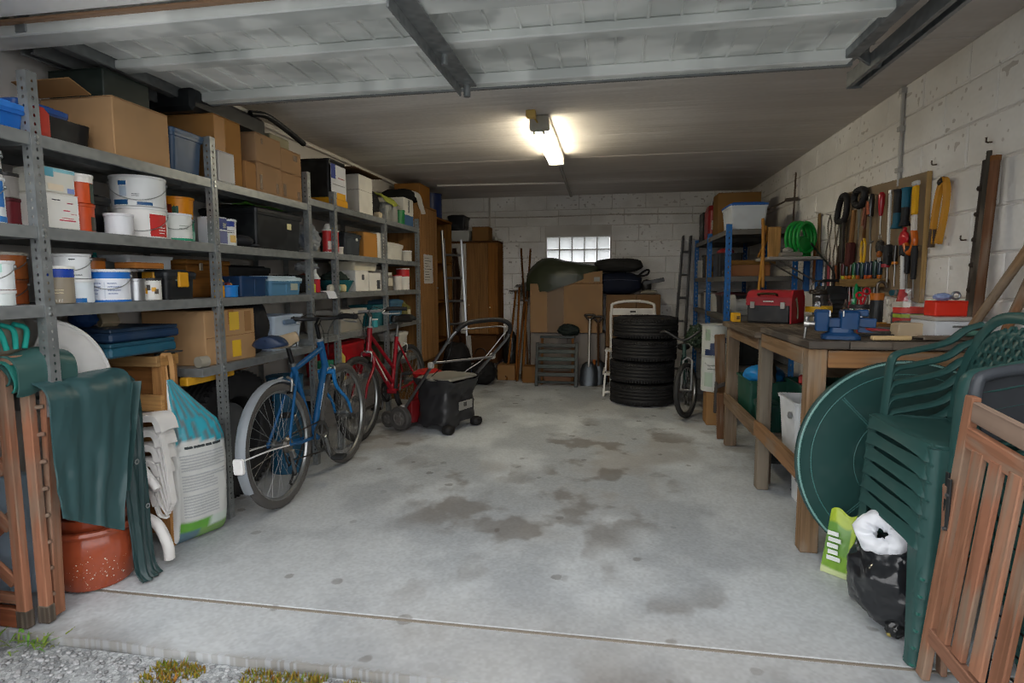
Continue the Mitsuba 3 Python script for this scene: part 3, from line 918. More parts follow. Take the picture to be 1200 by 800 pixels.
k = carton('pale tub with a faded teal print standing on the white box', -2.09, -1.96, 1.77, 1.89, z + 0.127, z + 0.215, '#cfcdc2', tape=None, name='white_tub', cat='tub', mat='m_clean',
           marks=[('+x', 0.0, 0.3, 0.62, 0.98, '#5ea3b5'), ('+x', 0.3, 1.0, 0.84, 0.98, '#82b9c4'), ('+x', 0.72, 0.95, 0.05, 0.25, '#7f8fc4'), ('+x', 0.1, 0.6, 0.1, 0.35, '#dccdb4')])
can('orange paint can, lower one of two stacked, on the second shelf', -2.01, 1.95, z, 0.046, 0.105, '#c4491d', lid='#b54419', bands=[(0.05, 0.55, 0, 60, '#3a3327')], wire=False)
can('orange paint can with a white lid stacked on another orange can', -2.01, 1.95, z + 0.107, 0.046, 0.108, '#cc4f1f', lid='#e4e1da', bands=[(0.72, 0.99, -140, 120, '#e2ded7'), (0.02, 0.7, 5, 70, '#2b3b30')], wire=False)
bin_('shiny black square pot behind the small white tub on the second shelf', -2.20, -2.04, 1.995, 2.135, z, z + 0.165, '#0f0f12', lid='#17171a', ribs=0, name='black_container', cat='container', taper=0.04)
can('small plain white tub in front of the black pot on the second shelf', -1.985, 2.10, z, 0.050, 0.085, '#dadbde', lid='#d2d2d4', wire=False, name='plastic_tub', cat='tub')
can('large white paint bucket with a red label, under another bucket, second shelf', -2.04, 2.272, z, 0.102, 0.128, '#e3e1dd', bands=[(0.05, 0.78, -28, 20, '#c33230'), (0.02, 0.16, -105, -65, '#c8403c'), (0.2, 0.7, -105, -62, '#cfc3cd')], prints=[(0.12, 0.4, -8, 14, '#e8dcd8', 3), (0.3, 0.66, -100, -66, '#8d8896', 6)])
can('large white paint bucket with dark blue bars, stacked on the red-labelled bucket', -2.04, 2.272, z + 0.130, 0.104, 0.128, '#dcdedd', bands=[(0.04, 0.2, -105, -70, '#1f4f7c'), (0.04, 0.14, -52, -20, '#1f4f7c'), (0.66, 0.8, -90, -72, '#245a8c'), (0.3, 0.64, -88, -72, '#a9b8c6')], prints=[(0.3, 0.42, -62, -45, '#6d6f72', 2)])
can('small white paint bucket with a green base stripe on the second shelf', -2.015, 2.455, z, 0.066, 0.125, '#dfe1dc', bands=[(0.02, 0.10, -70, 40, '#2a9a76')], prints=[(0.4, 0.6, -40, 0, '#a8b0a6', 2)])
can('green paint tin tucked behind the small white bucket on the second shelf', -2.06, 2.545, z, 0.055, 0.11, '#1d7a5c', lid='#14503d', bands=[(0.08, 0.5, -60, 60, '#7fb5a2')], wire=False)
can('bright orange plastic pail on top of the green tin', -2.06, 2.53, z + 0.112, 0.066, 0.10, '#dd8a12', lid='#d17f10', bands=[(0.1, 0.8, -110, -75, '#7a2a1c'), (0.1, 0.6, -74, -50, '#23503b')], taper=0.08, wire=False)
carton('blue and white paperback-sized box by the second shelf post', -2.06, -1.95, 2.655, 2.735, z, z + 0.138, '#d8dade', tape=None, name='printed_box', cat='box', mat='m_clean', marks=[('+x', 0.05, 0.95, 0.55, 0.95, '#34427d'), ('+x', 0.05, 0.95, 0.05, 0.5, '#6b7196'), ('+x', 0.6, 0.9, 0.6, 0.8, '#c9c8a0')])
can('small white tin with a blue picture on the second shelf', -1.99, 2.79, z, 0.042, 0.135, '#e0e0dc', lid='#d6d6d2', bands=[(0.72, 0.92, -80, 0, '#2d3f8c'), (0.12, 0.4, -40, 10, '#d9b56a')], prints=[(0.45, 0.6, -60, -5, '#5f5d5a', 2)], wire=False)
k = thing('cap', 'dark rounded cap lying in front of the black lidded crate', 'cap')
part(k, 'crown', mesh((blob((-2.0, 2.90, z + 0.035), (0.07, 0.075, 0.034), 0.05, 2, 3, floor=z + 0.003), '#26272a')), 'm_fabric')
part(k, 'peak', mesh((blob((-1.975, 2.965, z + 0.014), (0.05, 0.035, 0.010), 0.05, 2, 4), '#37383a')), 'm_fabric')
bin_('large black lidded plastic crate on the second shelf', -2.31, -1.945, 2.985, 3.475, z, z + 0.235, '#15171a', lid='#191b1e', ribs=0, taper=0.05)
part('storage_box_003' if 'storage_box_003' in labels else 'storage_box', 'sticker', mesh((box(-1.952, -1.9495, 3.30, 3.345, z + 0.13, z + 0.165, 0.0003), '#d9cf9f')), 'm_clean', 'pale sticker')
k = thing('plastic_sheet', 'crumpled green and clear plastic packet lying on the black crate', 'packet')
u, v = np.meshgrid(np.linspace(0, 1, 12), np.linspace(0, 1, 18), indexing='ij')
P = np.stack([-2.20 + 0.20 * u, 2.98 + 0.40 * v, z + 0.238 + 0.022 * meshkit.fbm(np.stack([u * 4, v * 6, u * 0], -1), 3, 8)], -1)
part(k, 'wrapper', mesh((sheet(P[:7], 0.002), '#b9b9ae')), 'm_foil')
part(k, 'film', mesh((sheet(P[6:], 0.002), '#5d9a38')), 'm_foil', 'green film')
k = thing('bubble_wrap', 'clear crumpled plastic wrapping hanging over the gap between the two shelving units', 'plastic wrap')
for (c, r_, sd) in (((-2.04, 3.69, 1.505), (0.08, 0.10, 0.088), 1), ((-2.04, 3.67, 1.318), (0.07, 0.085, 0.035), 2)):
    part(k, 'fold', mesh((blob(c, r_, 0.35, 3.2, sd, sub=4), '#c7ccd0')), 'm_clear')
part(k, 'contents', mesh((blob((-2.05, 3.68, 1.49), (0.045, 0.06, 0.045), 0.2, 3, 8), '#26406e')), 'm_fabric', 'blue bundle inside')

# ---- third shelf of the first unit
z = 1.133
can('white paint can with a light blue square label, nearest on the third shelf', -2.01, 1.60, z + 0.052, 0.062, 0.095, '#e1e5e6', bands=[(0.3, 0.7, -75, -40, '#6aaede'), (0.6, 0.95, -45, -10, '#a6d3c6')], wire=True)
can('white tin at the very front of the third shelf under a labelled can', -2.01, 1.60, z, 0.06, 0.05, '#d9e0de', wire=False)
can('copper-coloured paint can, lower one of two, behind the first shelf post', -2.13, 1.74, z, 0.066, 0.085, '#a1552e', lid='#8d4a28')
can('copper-coloured paint can with a green spot stacked on its twin', -2.13, 1.74, z + 0.087, 0.070, 0.095, '#b0622d', lid='#b9b3a8', bands=[(0.2, 0.7, -100, -70, '#51704a'), (0.1, 0.9, -66, -45, '#e0b988')])
can('beige photo-printed paint can with a dark blue top band on the third shelf', -1.99, 1.815, z, 0.050, 0.135, '#8d8474', bands=[(0.70, 0.97, -170, 120, '#1b3f9a'), (0.03, 0.68, -100, 40, '#8c8271'), (0.05, 0.12, -60, -30, '#d9d4c8')], prints=[(0.25, 0.4, -70, -20, '#cdbf9c', 2)], lid='#dcdcd8', wire=False)
can('white paint can with blue flashes at its base, lower of two stacked', -2.01, 1.905, z, 0.058, 0.088, '#d4dce1', bands=[(0.02, 0.2, -60, -10, '#1a5f9e'), (0.3, 0.8, -110, -85, '#2b6fae')], wire=False)
can('white paint can with a dented rim, stacked on the blue-flashed can', -2.01, 1.895, z + 0.090, 0.060, 0.092, '#dcdfe0', lid='#c2c4c4', prints=[(0.1, 0.2, -60, -10, '#63686c', 1), (0.7, 0.85, -50, -20, '#63686c', 1)])
can('grey-white tin beside the blue-flashed can on the third shelf', -2.09, 2.055, z, 0.05, 0.09, '#b6bfc9', wire=False, lid='#9aa3ab')
can('brown tin with a white stripe standing on the grey-white tin', -2.09, 2.055, z + 0.092, 0.052, 0.082, '#a85f1c', lid='#4c2f16', bands=[(0.02, 0.98, -110, -85, '#dcc9c4')], wire=False)
can('wide white paint can with a bright blue top band on the third shelf', -1.995, 2.045, z, 0.070, 0.128, '#dfe2e9', bands=[(0.72, 0.96, -170, 120, '#1f66b6'), (0.0, 0.06, -170, 120, '#2a6cb8'), (0.1, 0.6, -62, -58, '#c3c9d4')], prints=[(0.2, 0.62, -105, -66, '#8f99b4', 4), (0.2, 0.62, -52, -12, '#8f99b4', 4)], wire=True)
k = thing('upturned_dish', 'grey metal dish-like lid with jar tops lying behind the blue-banded can', 'lid')
part(k, 'rim', mesh((lathe([(0, 0), (0.07, 0), (0.075, 0.02), (0.07, 0.03), (0.02, 0.035), (0.015, 0.05), (0, 0.05)], 20), '#8d9192')), 'm_metal', m=T(-2.17, 2.165, z + 0.135))
can('dull tin standing under the grey metal dish', -2.17, 2.165, z, 0.06, 0.132, '#71706c', wire=False)
can('small bare silver tin on the third shelf', -1.98, 2.155, z, 0.036, 0.092, '#b9bcbf', lid='#a9abad', wire=False, mat='m_metal', name='silver_tin', cat='tin')
can('small white tin printed with honey-yellow and black blotches on the third shelf', -1.98, 2.238, z, 0.041, 0.095, '#dcdad4', bands=[(0.3, 0.55, -95, -65, '#d89b2a'), (0.45, 0.7, -70, -50, '#3a3430'), (0.28, 0.5, -30, -5, '#4a443d'), (0.4, 0.58, -45, -20, '#d9a13a')], lid='#2a2a2b', wire=False)
k = thing('cloth_bundle', 'dark blue cloth bundle with teal strap at the back of the third shelf', 'cloth')
part(k, 'bundle', mesh((blob((-2.265, 2.245, z + 0.10), (0.035, 0.04, 0.10), 0.25, 3, 6, floor=z + 0.003), '#1c3560')), 'm_fabric')
part(k, 'strap', mesh((tube(curve([(-2.24, 2.215, z + 0.10), (-2.23, 2.215, z + 0.17), (-2.25, 2.24, z + 0.205)], 10), 0.008, 6), '#2d9a94')), 'm_fabric')
bin_('black lidded toolbox with a yellow catch on the third shelf', -2.12, -1.95, 2.295, 2.495, z, z + 0.135, '#1c1e21', lid='#22252a', ribs=0, name='toolbox', cat='toolbox', taper=0.05, clips='#c98f1d')
part('toolbox', 'badge', mesh((box(-1.957, -1.955, 2.36, 2.43, z + 0.085, z + 0.10, 0.0003), '#7d8f86')), 'm_clean')
k = thing('wood_plank', 'short orange-brown wood offcut lying across the tins beside the toolbox', 'plank')
scene[k] = mesh((box(-2.06, -1.96, 2.14, 2.30, z + 0.137, z + 0.162, 0.002), '#b0713a')).shape('m_wood')
can('small dark pot under the wood offcut on the third shelf', -2.075, 2.235, z, 0.028, 0.134, '#4a423b', wire=False)
k = bin_('tall white plastic box with a slate lower half behind the black toolbox', -2.31, -2.13, 2.29, 2.575, z, z + 0.20, '#d4d8db', ribs=0, taper=0.03, name='white_box', cat='box')
part(k, 'panel', mesh((box(-2.132, -2.128, 2.52, 2.573, z + 0.01, z + 0.085, 0.0006), '#5c7283')), 'm_plastic')
k = thing('bottle', 'small yellow bottle with a white neck by the second shelf post', 'bottle')
part(k, 'body', mesh((lathe([(0, 0), (0.024, 0), (0.026, 0.01), (0.026, 0.08), (0.014, 0.098), (0.012, 0.105)], 18), '#d99a16')), 'm_plastic', m=T(-1.965, 2.665, z + 0.002))
part(k, 'cap', mesh((lathe([(0.016, 0.104), (0.017, 0.13), (0, 0.132)], 14), '#cfc6b0'), (arc_patch(0.0265, 0.06, 0.078, -180, 180), '#39445f')), 'm_plastic', m=T(-1.965, 2.665, z + 0.002))
can('small bright blue tub holding odds and ends on the third shelf', -1.985, 2.755, z, 0.052, 0.062, '#1d77c4', open_=True, wire=False, name='plastic_tub', cat='tub')
for i, (c, dx, dy) in enumerate((('#b54a2a', -0.015, 0.01), ('#7a3530', 0.015, -0.012), ('#d0a060', 0.0, 0.02))):
    solo('odd_piece', mesh((blob((-1.985 + dx, 2.755 + dy, z + 0.062), (0.016, 0.014, 0.014), 0.3, 3, i), c)), 'm_paint', ['orange', 'dark red', 'tan'][i] + ' odd piece lying in the small bright blue tub', 'odds and ends')
k = thing('wooden_case', 'brown wooden case with the lid ajar at the back of the third shelf', 'case')
part(k, 'body', mesh((box(-2.31, -2.13, 2.65, 2.985, z + 0.002, z + 0.17, 0.004), '#8a5c2e')), 'm_wood')
part(k, 'lid', mesh((box(-2.315, -2.125, 2.645, 2.99, z + 0.171, z + 0.196, 0.004), '#9a6a36')), 'm_wood')
for y in (2.74, 2.83):
    part(k, 'latch', mesh((box(-2.131, -2.124, y, y + 0.025, z + 0.14, z + 0.18, 0.002), '#c9c2ae')), 'm_metal')
bin_('navy blue plastic tray box in front of the wooden case', -2.11, -1.95, 2.83, 3.085, z, z + 0.11, '#17365a', ribs=1, taper=0.05, name='plastic_tray', cat='tray')
bin_('blue-grey see-through box with things inside, at the far end of the third shelf', -2.14, -1.95, 3.10, 3.455, z, z + 0.115, '#4f7d9e', ribs=1, taper=0.05, lid='#b7cbd6')
part('storage_box_004' if 'storage_box_004' in labels else 'storage_box', 'label', mesh((box(-1.957, -1.954, 3.32, 3.40, z + 0.03, z + 0.09, 0.0004), '#9fa69a')), 'm_clean')
bin_('flat black case standing behind the see-through box on the third shelf', -2.31, -2.16, 3.02, 3.45, z, z + 0.18, '#16171a', lid='#1b1c1f', ribs=0)
can('red spray can standing at the end of the third shelf in the gap between units', -1.99, 3.68, 1.142, 0.035, 0.10, '#b3202a', lid='#c7c9c9', wire=False, name='spray_can', cat='spray can', mat='m_clean')
part('spray_can', 'nozzle', mesh((lathe([(0.030, 0.10), (0.028, 0.115), (0.016, 0.13), (0.015, 0.16), (0, 0.162)], 16), '#c9cccc')), 'm_clean', m=T(-1.99, 3.68, 1.142))
bin_('black box at the back of the gap between the shelving units', -2.28, -2.06, 3.56, 3.84, 1.142, 1.26, '#17181b', ribs=0, lid='#1b1c1f')
solo('packet', mesh((box(-1.985, -1.94, 3.57, 3.60, 1.142, 1.20, 0.004), '#c8c23a')), 'm_clean', 'tiny yellow packet beside the red spray can', 'packet')
solo('rag', mesh((sheet(np.stack([-2.0 + 0.09 * u, 3.72 + 0.12 * v, 1.143 + 0.012 * meshkit.fbm(np.stack([u * 3, v * 4, u * 0 + 2], -1), 3, 5) - np.maximum(0, u - 0.80) * 0.25], -1), 0.003), '#c9ccd4')), 'm_fabric', 'small pale rag drooping over the shelf edge behind the red spray can', 'rag')

# ---- fourth shelf of the first unit
z = 0.80
carton('big cardboard carton with two yellow labels on the fourth shelf', -2.30, -1.95, 2.525, 2.925, z, z + 0.27, '#a88560', tape='#8c6238', tape_dir='x', marks=[('+x', 0.46, 0.66, 0.60, 0.95, '#c9a63a'), ('+x', 0.50, 0.68, 0.08, 0.40, '#d2a92c'), ('+x', 0.02, 0.98, 0.495, 0.505, '#7a5735'), ('+x', 0.78, 0.92, 0.55, 0.95, '#8f6a44')])
k = thing('black_bag', 'bulky black bag leaning behind the yellow-labelled carton', 'bag')
part(k, 'body', mesh((blob((-2.10, 3.03, z + 0.16), (0.14, 0.115, 0.17), 0.12, 2.4, 3, 2.6, floor=z + 0.003), '#17181b')), 'm_fabric')
k = bin_('pale grey plastic crate at the far end of the fourth shelf', -2.28, -1.96, 3.13, 3.47, z, z + 0.21, '#aebccb', ribs=0, taper=0.12)
part(k, 'handle', mesh((box(-1.975, -1.955, 3.24, 3.37, z + 0.155, z + 0.185, 0.005), '#5b6f86')), 'm_plastic')
k = thing('tool_case', 'flat teal power tool case, lower of two in the pile on the wooden crate', 'tool case')
part(k, 'shell', mesh((box(-2.27, -1.97, 2.0, 2.36, 0.905, 0.945, 0.008), '#1e4f62')), 'm_plastic')
part(k, 'lid', mesh((box(-2.265, -1.975, 2.005, 2.355, 0.946, 0.963, 0.008), '#1b4658')), 'm_plastic')
k = thing('tool_case', 'dark blue power tool case with a brass catch, upper one on the crate', 'tool case')
part(k, 'shell', mesh((box(-2.29, -1.985, 2.02, 2.40, 0.966, 1.004, 0.008), '#18304c')), 'm_plastic')
part(k, 'lid', mesh((box(-2.285, -1.99, 2.025, 2.395, 1.005, 1.02, 0.008), '#16293f')), 'm_plastic')
part(k, 'catch', mesh((box(-2.13, -2.09, 2.012, 2.02, 0.972, 1.01, 0.002), '#b08a45')), 'm_metal', 'brass catch')
k = thing('power_tool', 'pale saw-like power tool body standing on the dark blue tool case', 'power tool')
part(k, 'body', mesh((beam((-2.16, 2.20, 1.024), (-2.21, 2.22, 1.11), 0.07, 0.05), '#a3947a'), (beam((-2.21, 2.22, 1.10), (-2.12, 2.22, 1.112), 0.04, 0.03), '#a3947a')), 'm_plastic')
k = thing('cloth', 'dark blue cloth bundle lying on the tool cases', 'cloth')
scene[k] = mesh((blob((-2.20, 2.11, 1.062), (0.05, 0.05, 0.042), 0.2, 3, 9, floor=1.022), '#1c3a66')).shape('m_fabric')
k = thing('metal_bar', 'flat dark metal strip lying across the front edge of the wooden crate', 'metal bar')
part(k, 'bar', mesh((beam((-2.20, 2.235, 0.890), (-1.90, 2.30, 0.905), 0.03, 0.006), '#5a5d5e')), 'm_metal')
k = thing('metal_bar', 'short dark square bar lying at the right end of the wooden crate', 'metal bar')
part(k, 'bar', mesh((beam((-2.0, 2.262, 0.887), (-1.99, 2.36, 0.887), 0.02, 0.012), '#3f4141')), 'm_metal')
k = thing('cloth_roll', 'small dirty roll of cloth lying at the edge of the fourth shelf', 'roll')
scene[k] = mesh((cyl((-1.955, 2.47, 0.829), (-1.945, 2.52, 0.829), 0.027, n=14), '#8a8578')).shape('m_fabric')


# ================================================================ SECOND SHELVING UNIT
z = 1.75
k = bin_('black box with a yellow base and printed side on the top shelf between the units', -2.22, -1.95, 3.87, 4.125, z + 0.002, z + 0.32, '#141517', ribs=0, taper=0.01, name='printed_box', cat='box')
part(k, 'base', mesh((box(-2.226, -1.944, 3.864, 4.131, z + 0.003, z + 0.055, 0.004), '#c78d17')), 'm_clean', 'yellow base')
part(k, 'printed_side', mesh((box(-1.951, -1.947, 3.885, 4.115, z + 0.06, z + 0.29, 0.001), '#c3c6cc'), (box(-1.947, -1.9455, 3.885, 3.95, z + 0.19, z + 0.29, 0.0003), '#2a3a83'), (box(-1.947, -1.9455, 3.96, 4.10, z + 0.055, z + 0.10, 0.0003), '#d09a1e'),
                             (box(-1.947, -1.9455, 3.99, 4.09, z + 0.20, z + 0.206, 0.0003), '#8a3a3a'), (box(-1.947, -1.9455, 3.90, 4.10, z + 0.15, z + 0.154, 0.0003), '#55575a')), 'm_clean', 'white printed side')
part(k, 'handle', mesh((tube([(-2.15, 3.98, z + 0.315), (-2.14, 3.98, z + 0.335), (-2.03, 3.98, z + 0.335), (-2.02, 3.98, z + 0.315)], 0.008, 6), '#17181a')), 'm_plastic')
carton('tall white two-drawer box on the top shelf of the farther unit', -2.24, -1.955, 4.36, 4.615, z, z + 0.30, '#cfccc4', tape=None, name='white_cabinet', cat='box', mat='m_paint', marks=[('+x', 0.0, 1.0, 0.60, 0.612, '#8f8c85'), ('-y', 0.0, 1.0, 0.60, 0.612, '#8f8c85')])
solo('cardboard_sheet', mesh((sheet(np.stack([-2.28 + 0.36 * u, 4.20 + 0.55 * v, z + 0.325 + 0.05 * u * 0 + 0.05 * np.sin(v * 3) * (1 - u)], -1), 0.006), '#4b3a2b')), 'm_card', 'dark brown cardboard sheet lying across the top of the white two-drawer box', 'cardboard')
k = thing('black_bag', 'black shopping bag standing beside the white two-drawer box on the top shelf', 'bag')
part(k, 'body', mesh((blob((-2.08, 4.77, z + 0.11), (0.10, 0.10, 0.125), 0.12, 2.5, 12, 3, floor=z + 0.002), '#17181a')), 'm_fabric')
k = thing('cloth', 'yellow-green crumpled cloth draped over things on the top shelf', 'cloth')
scene[k] = mesh((sheet(np.stack([-2.10 + 0.16 * u, 4.90 + 0.30 * v, z + 0.225 - 0.10 * u ** 2 + 0.05 * meshkit.fbm(np.stack([u * 5, v * 6, u], -1), 3, 4)], -1), 0.004), '#8d9440')).shape('m_fabric')
can('grey paint tin with dribbles on the top shelf of the farther unit', -2.03, 5.02, z, 0.075, 0.165, '#7d7f7c', wire=True, lid='#6b6c69')
can('tall grey tin next to the dribbled one on the top shelf', -2.0, 5.16, z, 0.05, 0.16, '#8a8b87', wire=False, lid='#797a76')
can('green plastic canister on the top shelf beside the white carton', -1.985, 5.28, z, 0.058, 0.13, '#20703f', lid='#1b6237', wire=False)
carton('white carton with a blue corner at the far end of the top shelf', -2.22, -1.96, 5.36, 5.63, z, z + 0.265, '#d3d1ca', tape=None, marks=[('+x', 0.05, 0.95, 0.03, 0.4, '#3a5c86'), ('+x', 0.45, 0.6, 0.5, 0.95, '#77797b')], mat='m_paint')
carton('small off-white packet lying in front on the top shelf of the farther unit', -2.0, -1.945, 4.72, 4.86, z, z + 0.05, '#c5b9a2', tape=None, name='packet', cat='packet')

z = 1.415
for i, (y, l) in enumerate(((3.875, 'red and white sealant can beside the shelf post, nearer of two'), (3.965, 'red and white sealant can with a yellow cap, farther of two'))):
    can(l, -1.985, y, z, 0.036, 0.165, '#bb2a2c', lid='#d9d7d0', bands=[(0.0, 0.06, -180, 179, '#d8d6d0'), (0.15, 0.5, -60 - 30 * i, -20, '#d7c9c2')], wire=False, name='spray_can', cat='spray can')
    part('spray_can_%03d' % (i + 1), 'nozzle', mesh((lathe([(0.03, 0.165), (0.02, 0.19), (0.014, 0.205), (0, 0.206)], 14), ['#d9d7d0', '#d0aa2a'][i])), 'm_clean', m=T(-1.985, y, z))
can('tiny white pot beside the red sealant cans', -1.99, 4.06, z, 0.028, 0.055, '#cbc8c2', wire=False, name='plastic_tub', cat='tub')
k = bin_('dark slate plastic bin with a round white badge beside the brown flap carton', -2.20, -1.96, 4.12, 4.395, z, z + 0.175, '#2b3035', lid='#23272b', ribs=0, name='plastic_bin', cat='bin')
part(k, 'badge', mesh((cyl((-1.972, 4.30, z + 0.125), (-1.958, 4.30, z + 0.125), 0.012, n=12), '#c9c9c4')), 'm_clean')
carton('brown carton with its flap up, on the second shelf of the farther unit', -2.20, -1.96, 4.43, 4.70, z, z + 0.20, '#a9783f', tape=None)
carton('white upright carton next to the brown flap carton', -2.12, -1.965, 4.72, 4.90, z, z + 0.215, '#cfccc5', tape=None, mat='m_paint')
bin_('large off-white lidded tub with rounded corners on the second shelf, far end', -2.24, -1.95, 4.96, 5.36, z, z + 0.155, '#c9c7bf', lid='#c2bfb6', ribs=0, r=0.08, name='plastic_tub', cat='tub', taper=0.04)
can('small off-white tub at the far end of the second shelf', -2.0, 5.47, z, 0.065, 0.10, '#bdbab1', wire=False, name='plastic_tub', cat='tub')

z = 1.14
can('dark teal bowl with rags on the third shelf of the farther unit', -2.06, 4.12, z, 0.13, 0.085, '#195e66', open_=True, wire=False, name='bowl', cat='bowl', taper=0.3)
k = thing('rag_pile', 'dark green rag heaped in the teal bowl', 'rag')
scene[k] = mesh((blob((-2.07, 4.12, z + 0.10), (0.10, 0.11, 0.05), 0.3, 3, 21), '#22302c')).shape('m_fabric')
k = thing('rag_pile', 'reddish rag lying behind the teal bowl', 'rag')
scene[k] = mesh((blob((-2.22, 3.98, z + 0.06), (0.07, 0.08, 0.075), 0.3, 3, 23, floor=z + 0.002), '#8a3b28')).shape('m_fabric')
for i, (y, c, l) in enumerate(((3.86, '#b9b7aa', 'pale little pot in front of the teal bowl, nearest of three'), (3.94, '#7fa79a', 'mint-coloured sponge in front of the teal bowl'), (4.04, '#c3b98f', 'cream glove lying in front of the teal bowl'))):
    solo(['plastic_tub', 'sponge', 'glove'][i], mesh((blob((-1.965, y, z + 0.028), (0.022, 0.04, 0.028), 0.2, 3, 30 + i, 3, floor=z + 0.002), c)), 'm_matte', l, ['tub', 'sponge', 'glove'][i])
carton('white plastic cube container, nearer of two on the third shelf of the farther unit', -2.16, -1.96, 4.26, 4.50, z, z + 0.165, '#d3d1cb', tape=None, name='white_box', cat='box', mat='m_paint', marks=[('+x', 0.45, 0.65, 0.55, 0.8, '#55565a')])
carton('white plastic cube container with a dark window, farther of two', -2.16, -1.96, 4.515, 4.76, z, z + 0.15, '#d0cec8', tape=None, name='white_box', cat='box', mat='m_paint', marks=[('+x', 0.62, 0.92, 0.1, 0.6, '#3b3c3e')])
bin_('long cream tray with yellow contents lying on the white cubes', -2.20, -1.97, 4.28, 4.74, z + 0.167, z + 0.235, '#c9c4b2', ribs=0, name='plastic_tray', cat='tray')
carton('narrow pale box right behind the shelf post on the third shelf', -2.1, -1.97, 4.82, 4.90, z, z + 0.18, '#b8b4ad', tape=None, name='white_box', cat='box', mat='m_paint')
k = thing('jar', 'jar with a pale lid and dark contents beside the pale red-topped can', 'jar')
part(k, 'body', mesh((lathe([(0, 0.002), (0.045, 0.002), (0.048, 0.02), (0.048, 0.12), (0.04, 0.135)], 20), '#5d574f')), 'm_gloss', m=T(-2.0, 5.0, z))
part(k, 'lid', mesh((lathe([(0.042, 0.135), (0.043, 0.16), (0, 0.162)], 20), '#c4c0b6')), 'm_clean', m=T(-2.0, 5.0, z))
part(k, 'label', mesh((arc_patch(0.0495, 0.04, 0.11, -90, 20), '#b9b1a0')), 'm_clean', m=T(-2.0, 5.0, z))
can('small pale can with a red top on the third shelf of the farther unit', -1.99, 5.22, z, 0.042, 0.14, '#cfc9c3', lid='#a8262a', wire=False)
can('taller pale can with a wide red band at the far end of the third shelf', -2.0, 5.40, z, 0.062, 0.205, '#d5d1cb', lid='#c3bfb8', bands=[(0.62, 0.97, -175, 175, '#b3262b')], wire=False)

z = 0.84
k = bin_('flat grey-beige appliance box on the fourth shelf of the farther unit', -2.24, -1.96, 3.92, 4.42, z, z + 0.12, '#8f8a80', ribs=0, name='appliance_box', cat='box')
carton('flat pale book-like box lying on the grey-beige box', -2.2, -1.98, 4.0, 4.5, z + 0.125, z + 0.165, '#a9a69f', tape=None, name='printed_box', cat='box', mat='m_paint')
bin_('teal plastic bin on the fourth shelf of the farther unit', -2.2, -1.96, 4.60, 4.90, z, z + 0.18, '#1f5a63', ribs=1, name='plastic_bin', cat='bin')
can('little turquoise pot in front of the teal bin', -1.95, 4.56, z, 0.03, 0.07, '#3d98a0', wire=False, name='plastic_tub', cat='tub')
bin_('blue-grey tall bin on the fourth shelf near the wooden cupboard', -2.2, -1.96, 5.0, 5.30, z, z + 0.215, '#3b5f78', lid='#41677f', ribs=1, name='plastic_bin', cat='bin')
k = thing('bottle', 'olive jug with a pale label at the far end of the fourth shelf', 'bottle')
part(k, 'body', mesh((loft([(0.12, 0.15, 0.03, 0), (0.12, 0.15, 0.03, 0.13), (0.05, 0.05, 0.02, 0.165), (0.04, 0.04, 0.02, 0.18)]), '#6a6635')), 'm_plastic', m=T(-2.02, 5.44, z + 0.002))
part(k, 'label', mesh((box(-1.9595, -1.958, 5.40, 5.48, z + 0.03, z + 0.11, 0.0003), '#b9b094')), 'm_clean')

z = 0.50
k = bin_('red plastic cooler-like box behind the red bicycle on the low shelf', -2.28, -1.98, 3.98, 4.46, z, z + 0.26, '#a3171f', lid='#ad1d24', ribs=0, name='cool_box', cat='box')
k = thing('bottle', 'yellow-beige oil bottle beside the red box on the low shelf', 'bottle')
part(k, 'body', mesh((loft([(0.05, 0.09, 0.012, 0), (0.05, 0.09, 0.012, 0.17), (0.03, 0.03, 0.01, 0.20)]), '#b8a24c')), 'm_plastic', m=T(-1.95, 3.93, z + 0.002))
part(k, 'cap', mesh((cyl((0, 0, 0.20), (0, 0, 0.225), 0.016, n=10), '#a9a39b')), 'm_plastic', m=T(-1.95, 3.93, z + 0.002))
carton('green tea-tin-like box with a white front on the low shelf', -2.04, -1.96, 3.72, 3.86, z, z + 0.16, '#1f6a4d', tape=None, name='printed_box', cat='box', mat='m_paint', marks=[('+x', 0.1, 0.9, 0.05, 0.7, '#c7c9c5'), ('-y', 0.1, 0.9, 0.05, 0.7, '#c7c9c5')])
k = bin_('square off-white bucket with a lid on the low shelf near the wooden cupboard', -2.20, -1.96, 5.18, 5.44, z, z + 0.245, '#c7c4bc', lid='#cecbc3', ribs=0, name='plastic_bucket', cat='bucket', r=0.05)
bin_('dark moss-green tool bag on the low shelf under the saddle of the red bicycle', -2.22, -1.97, 4.74, 5.05, z, z + 0.17, '#3c3a2a', ribs=0, name='tool_bag', cat='bag')

# ---- under the first unit
k = thing('tyre', 'large worn tyre standing under the shelf behind the blue bicycle', 'tyre')


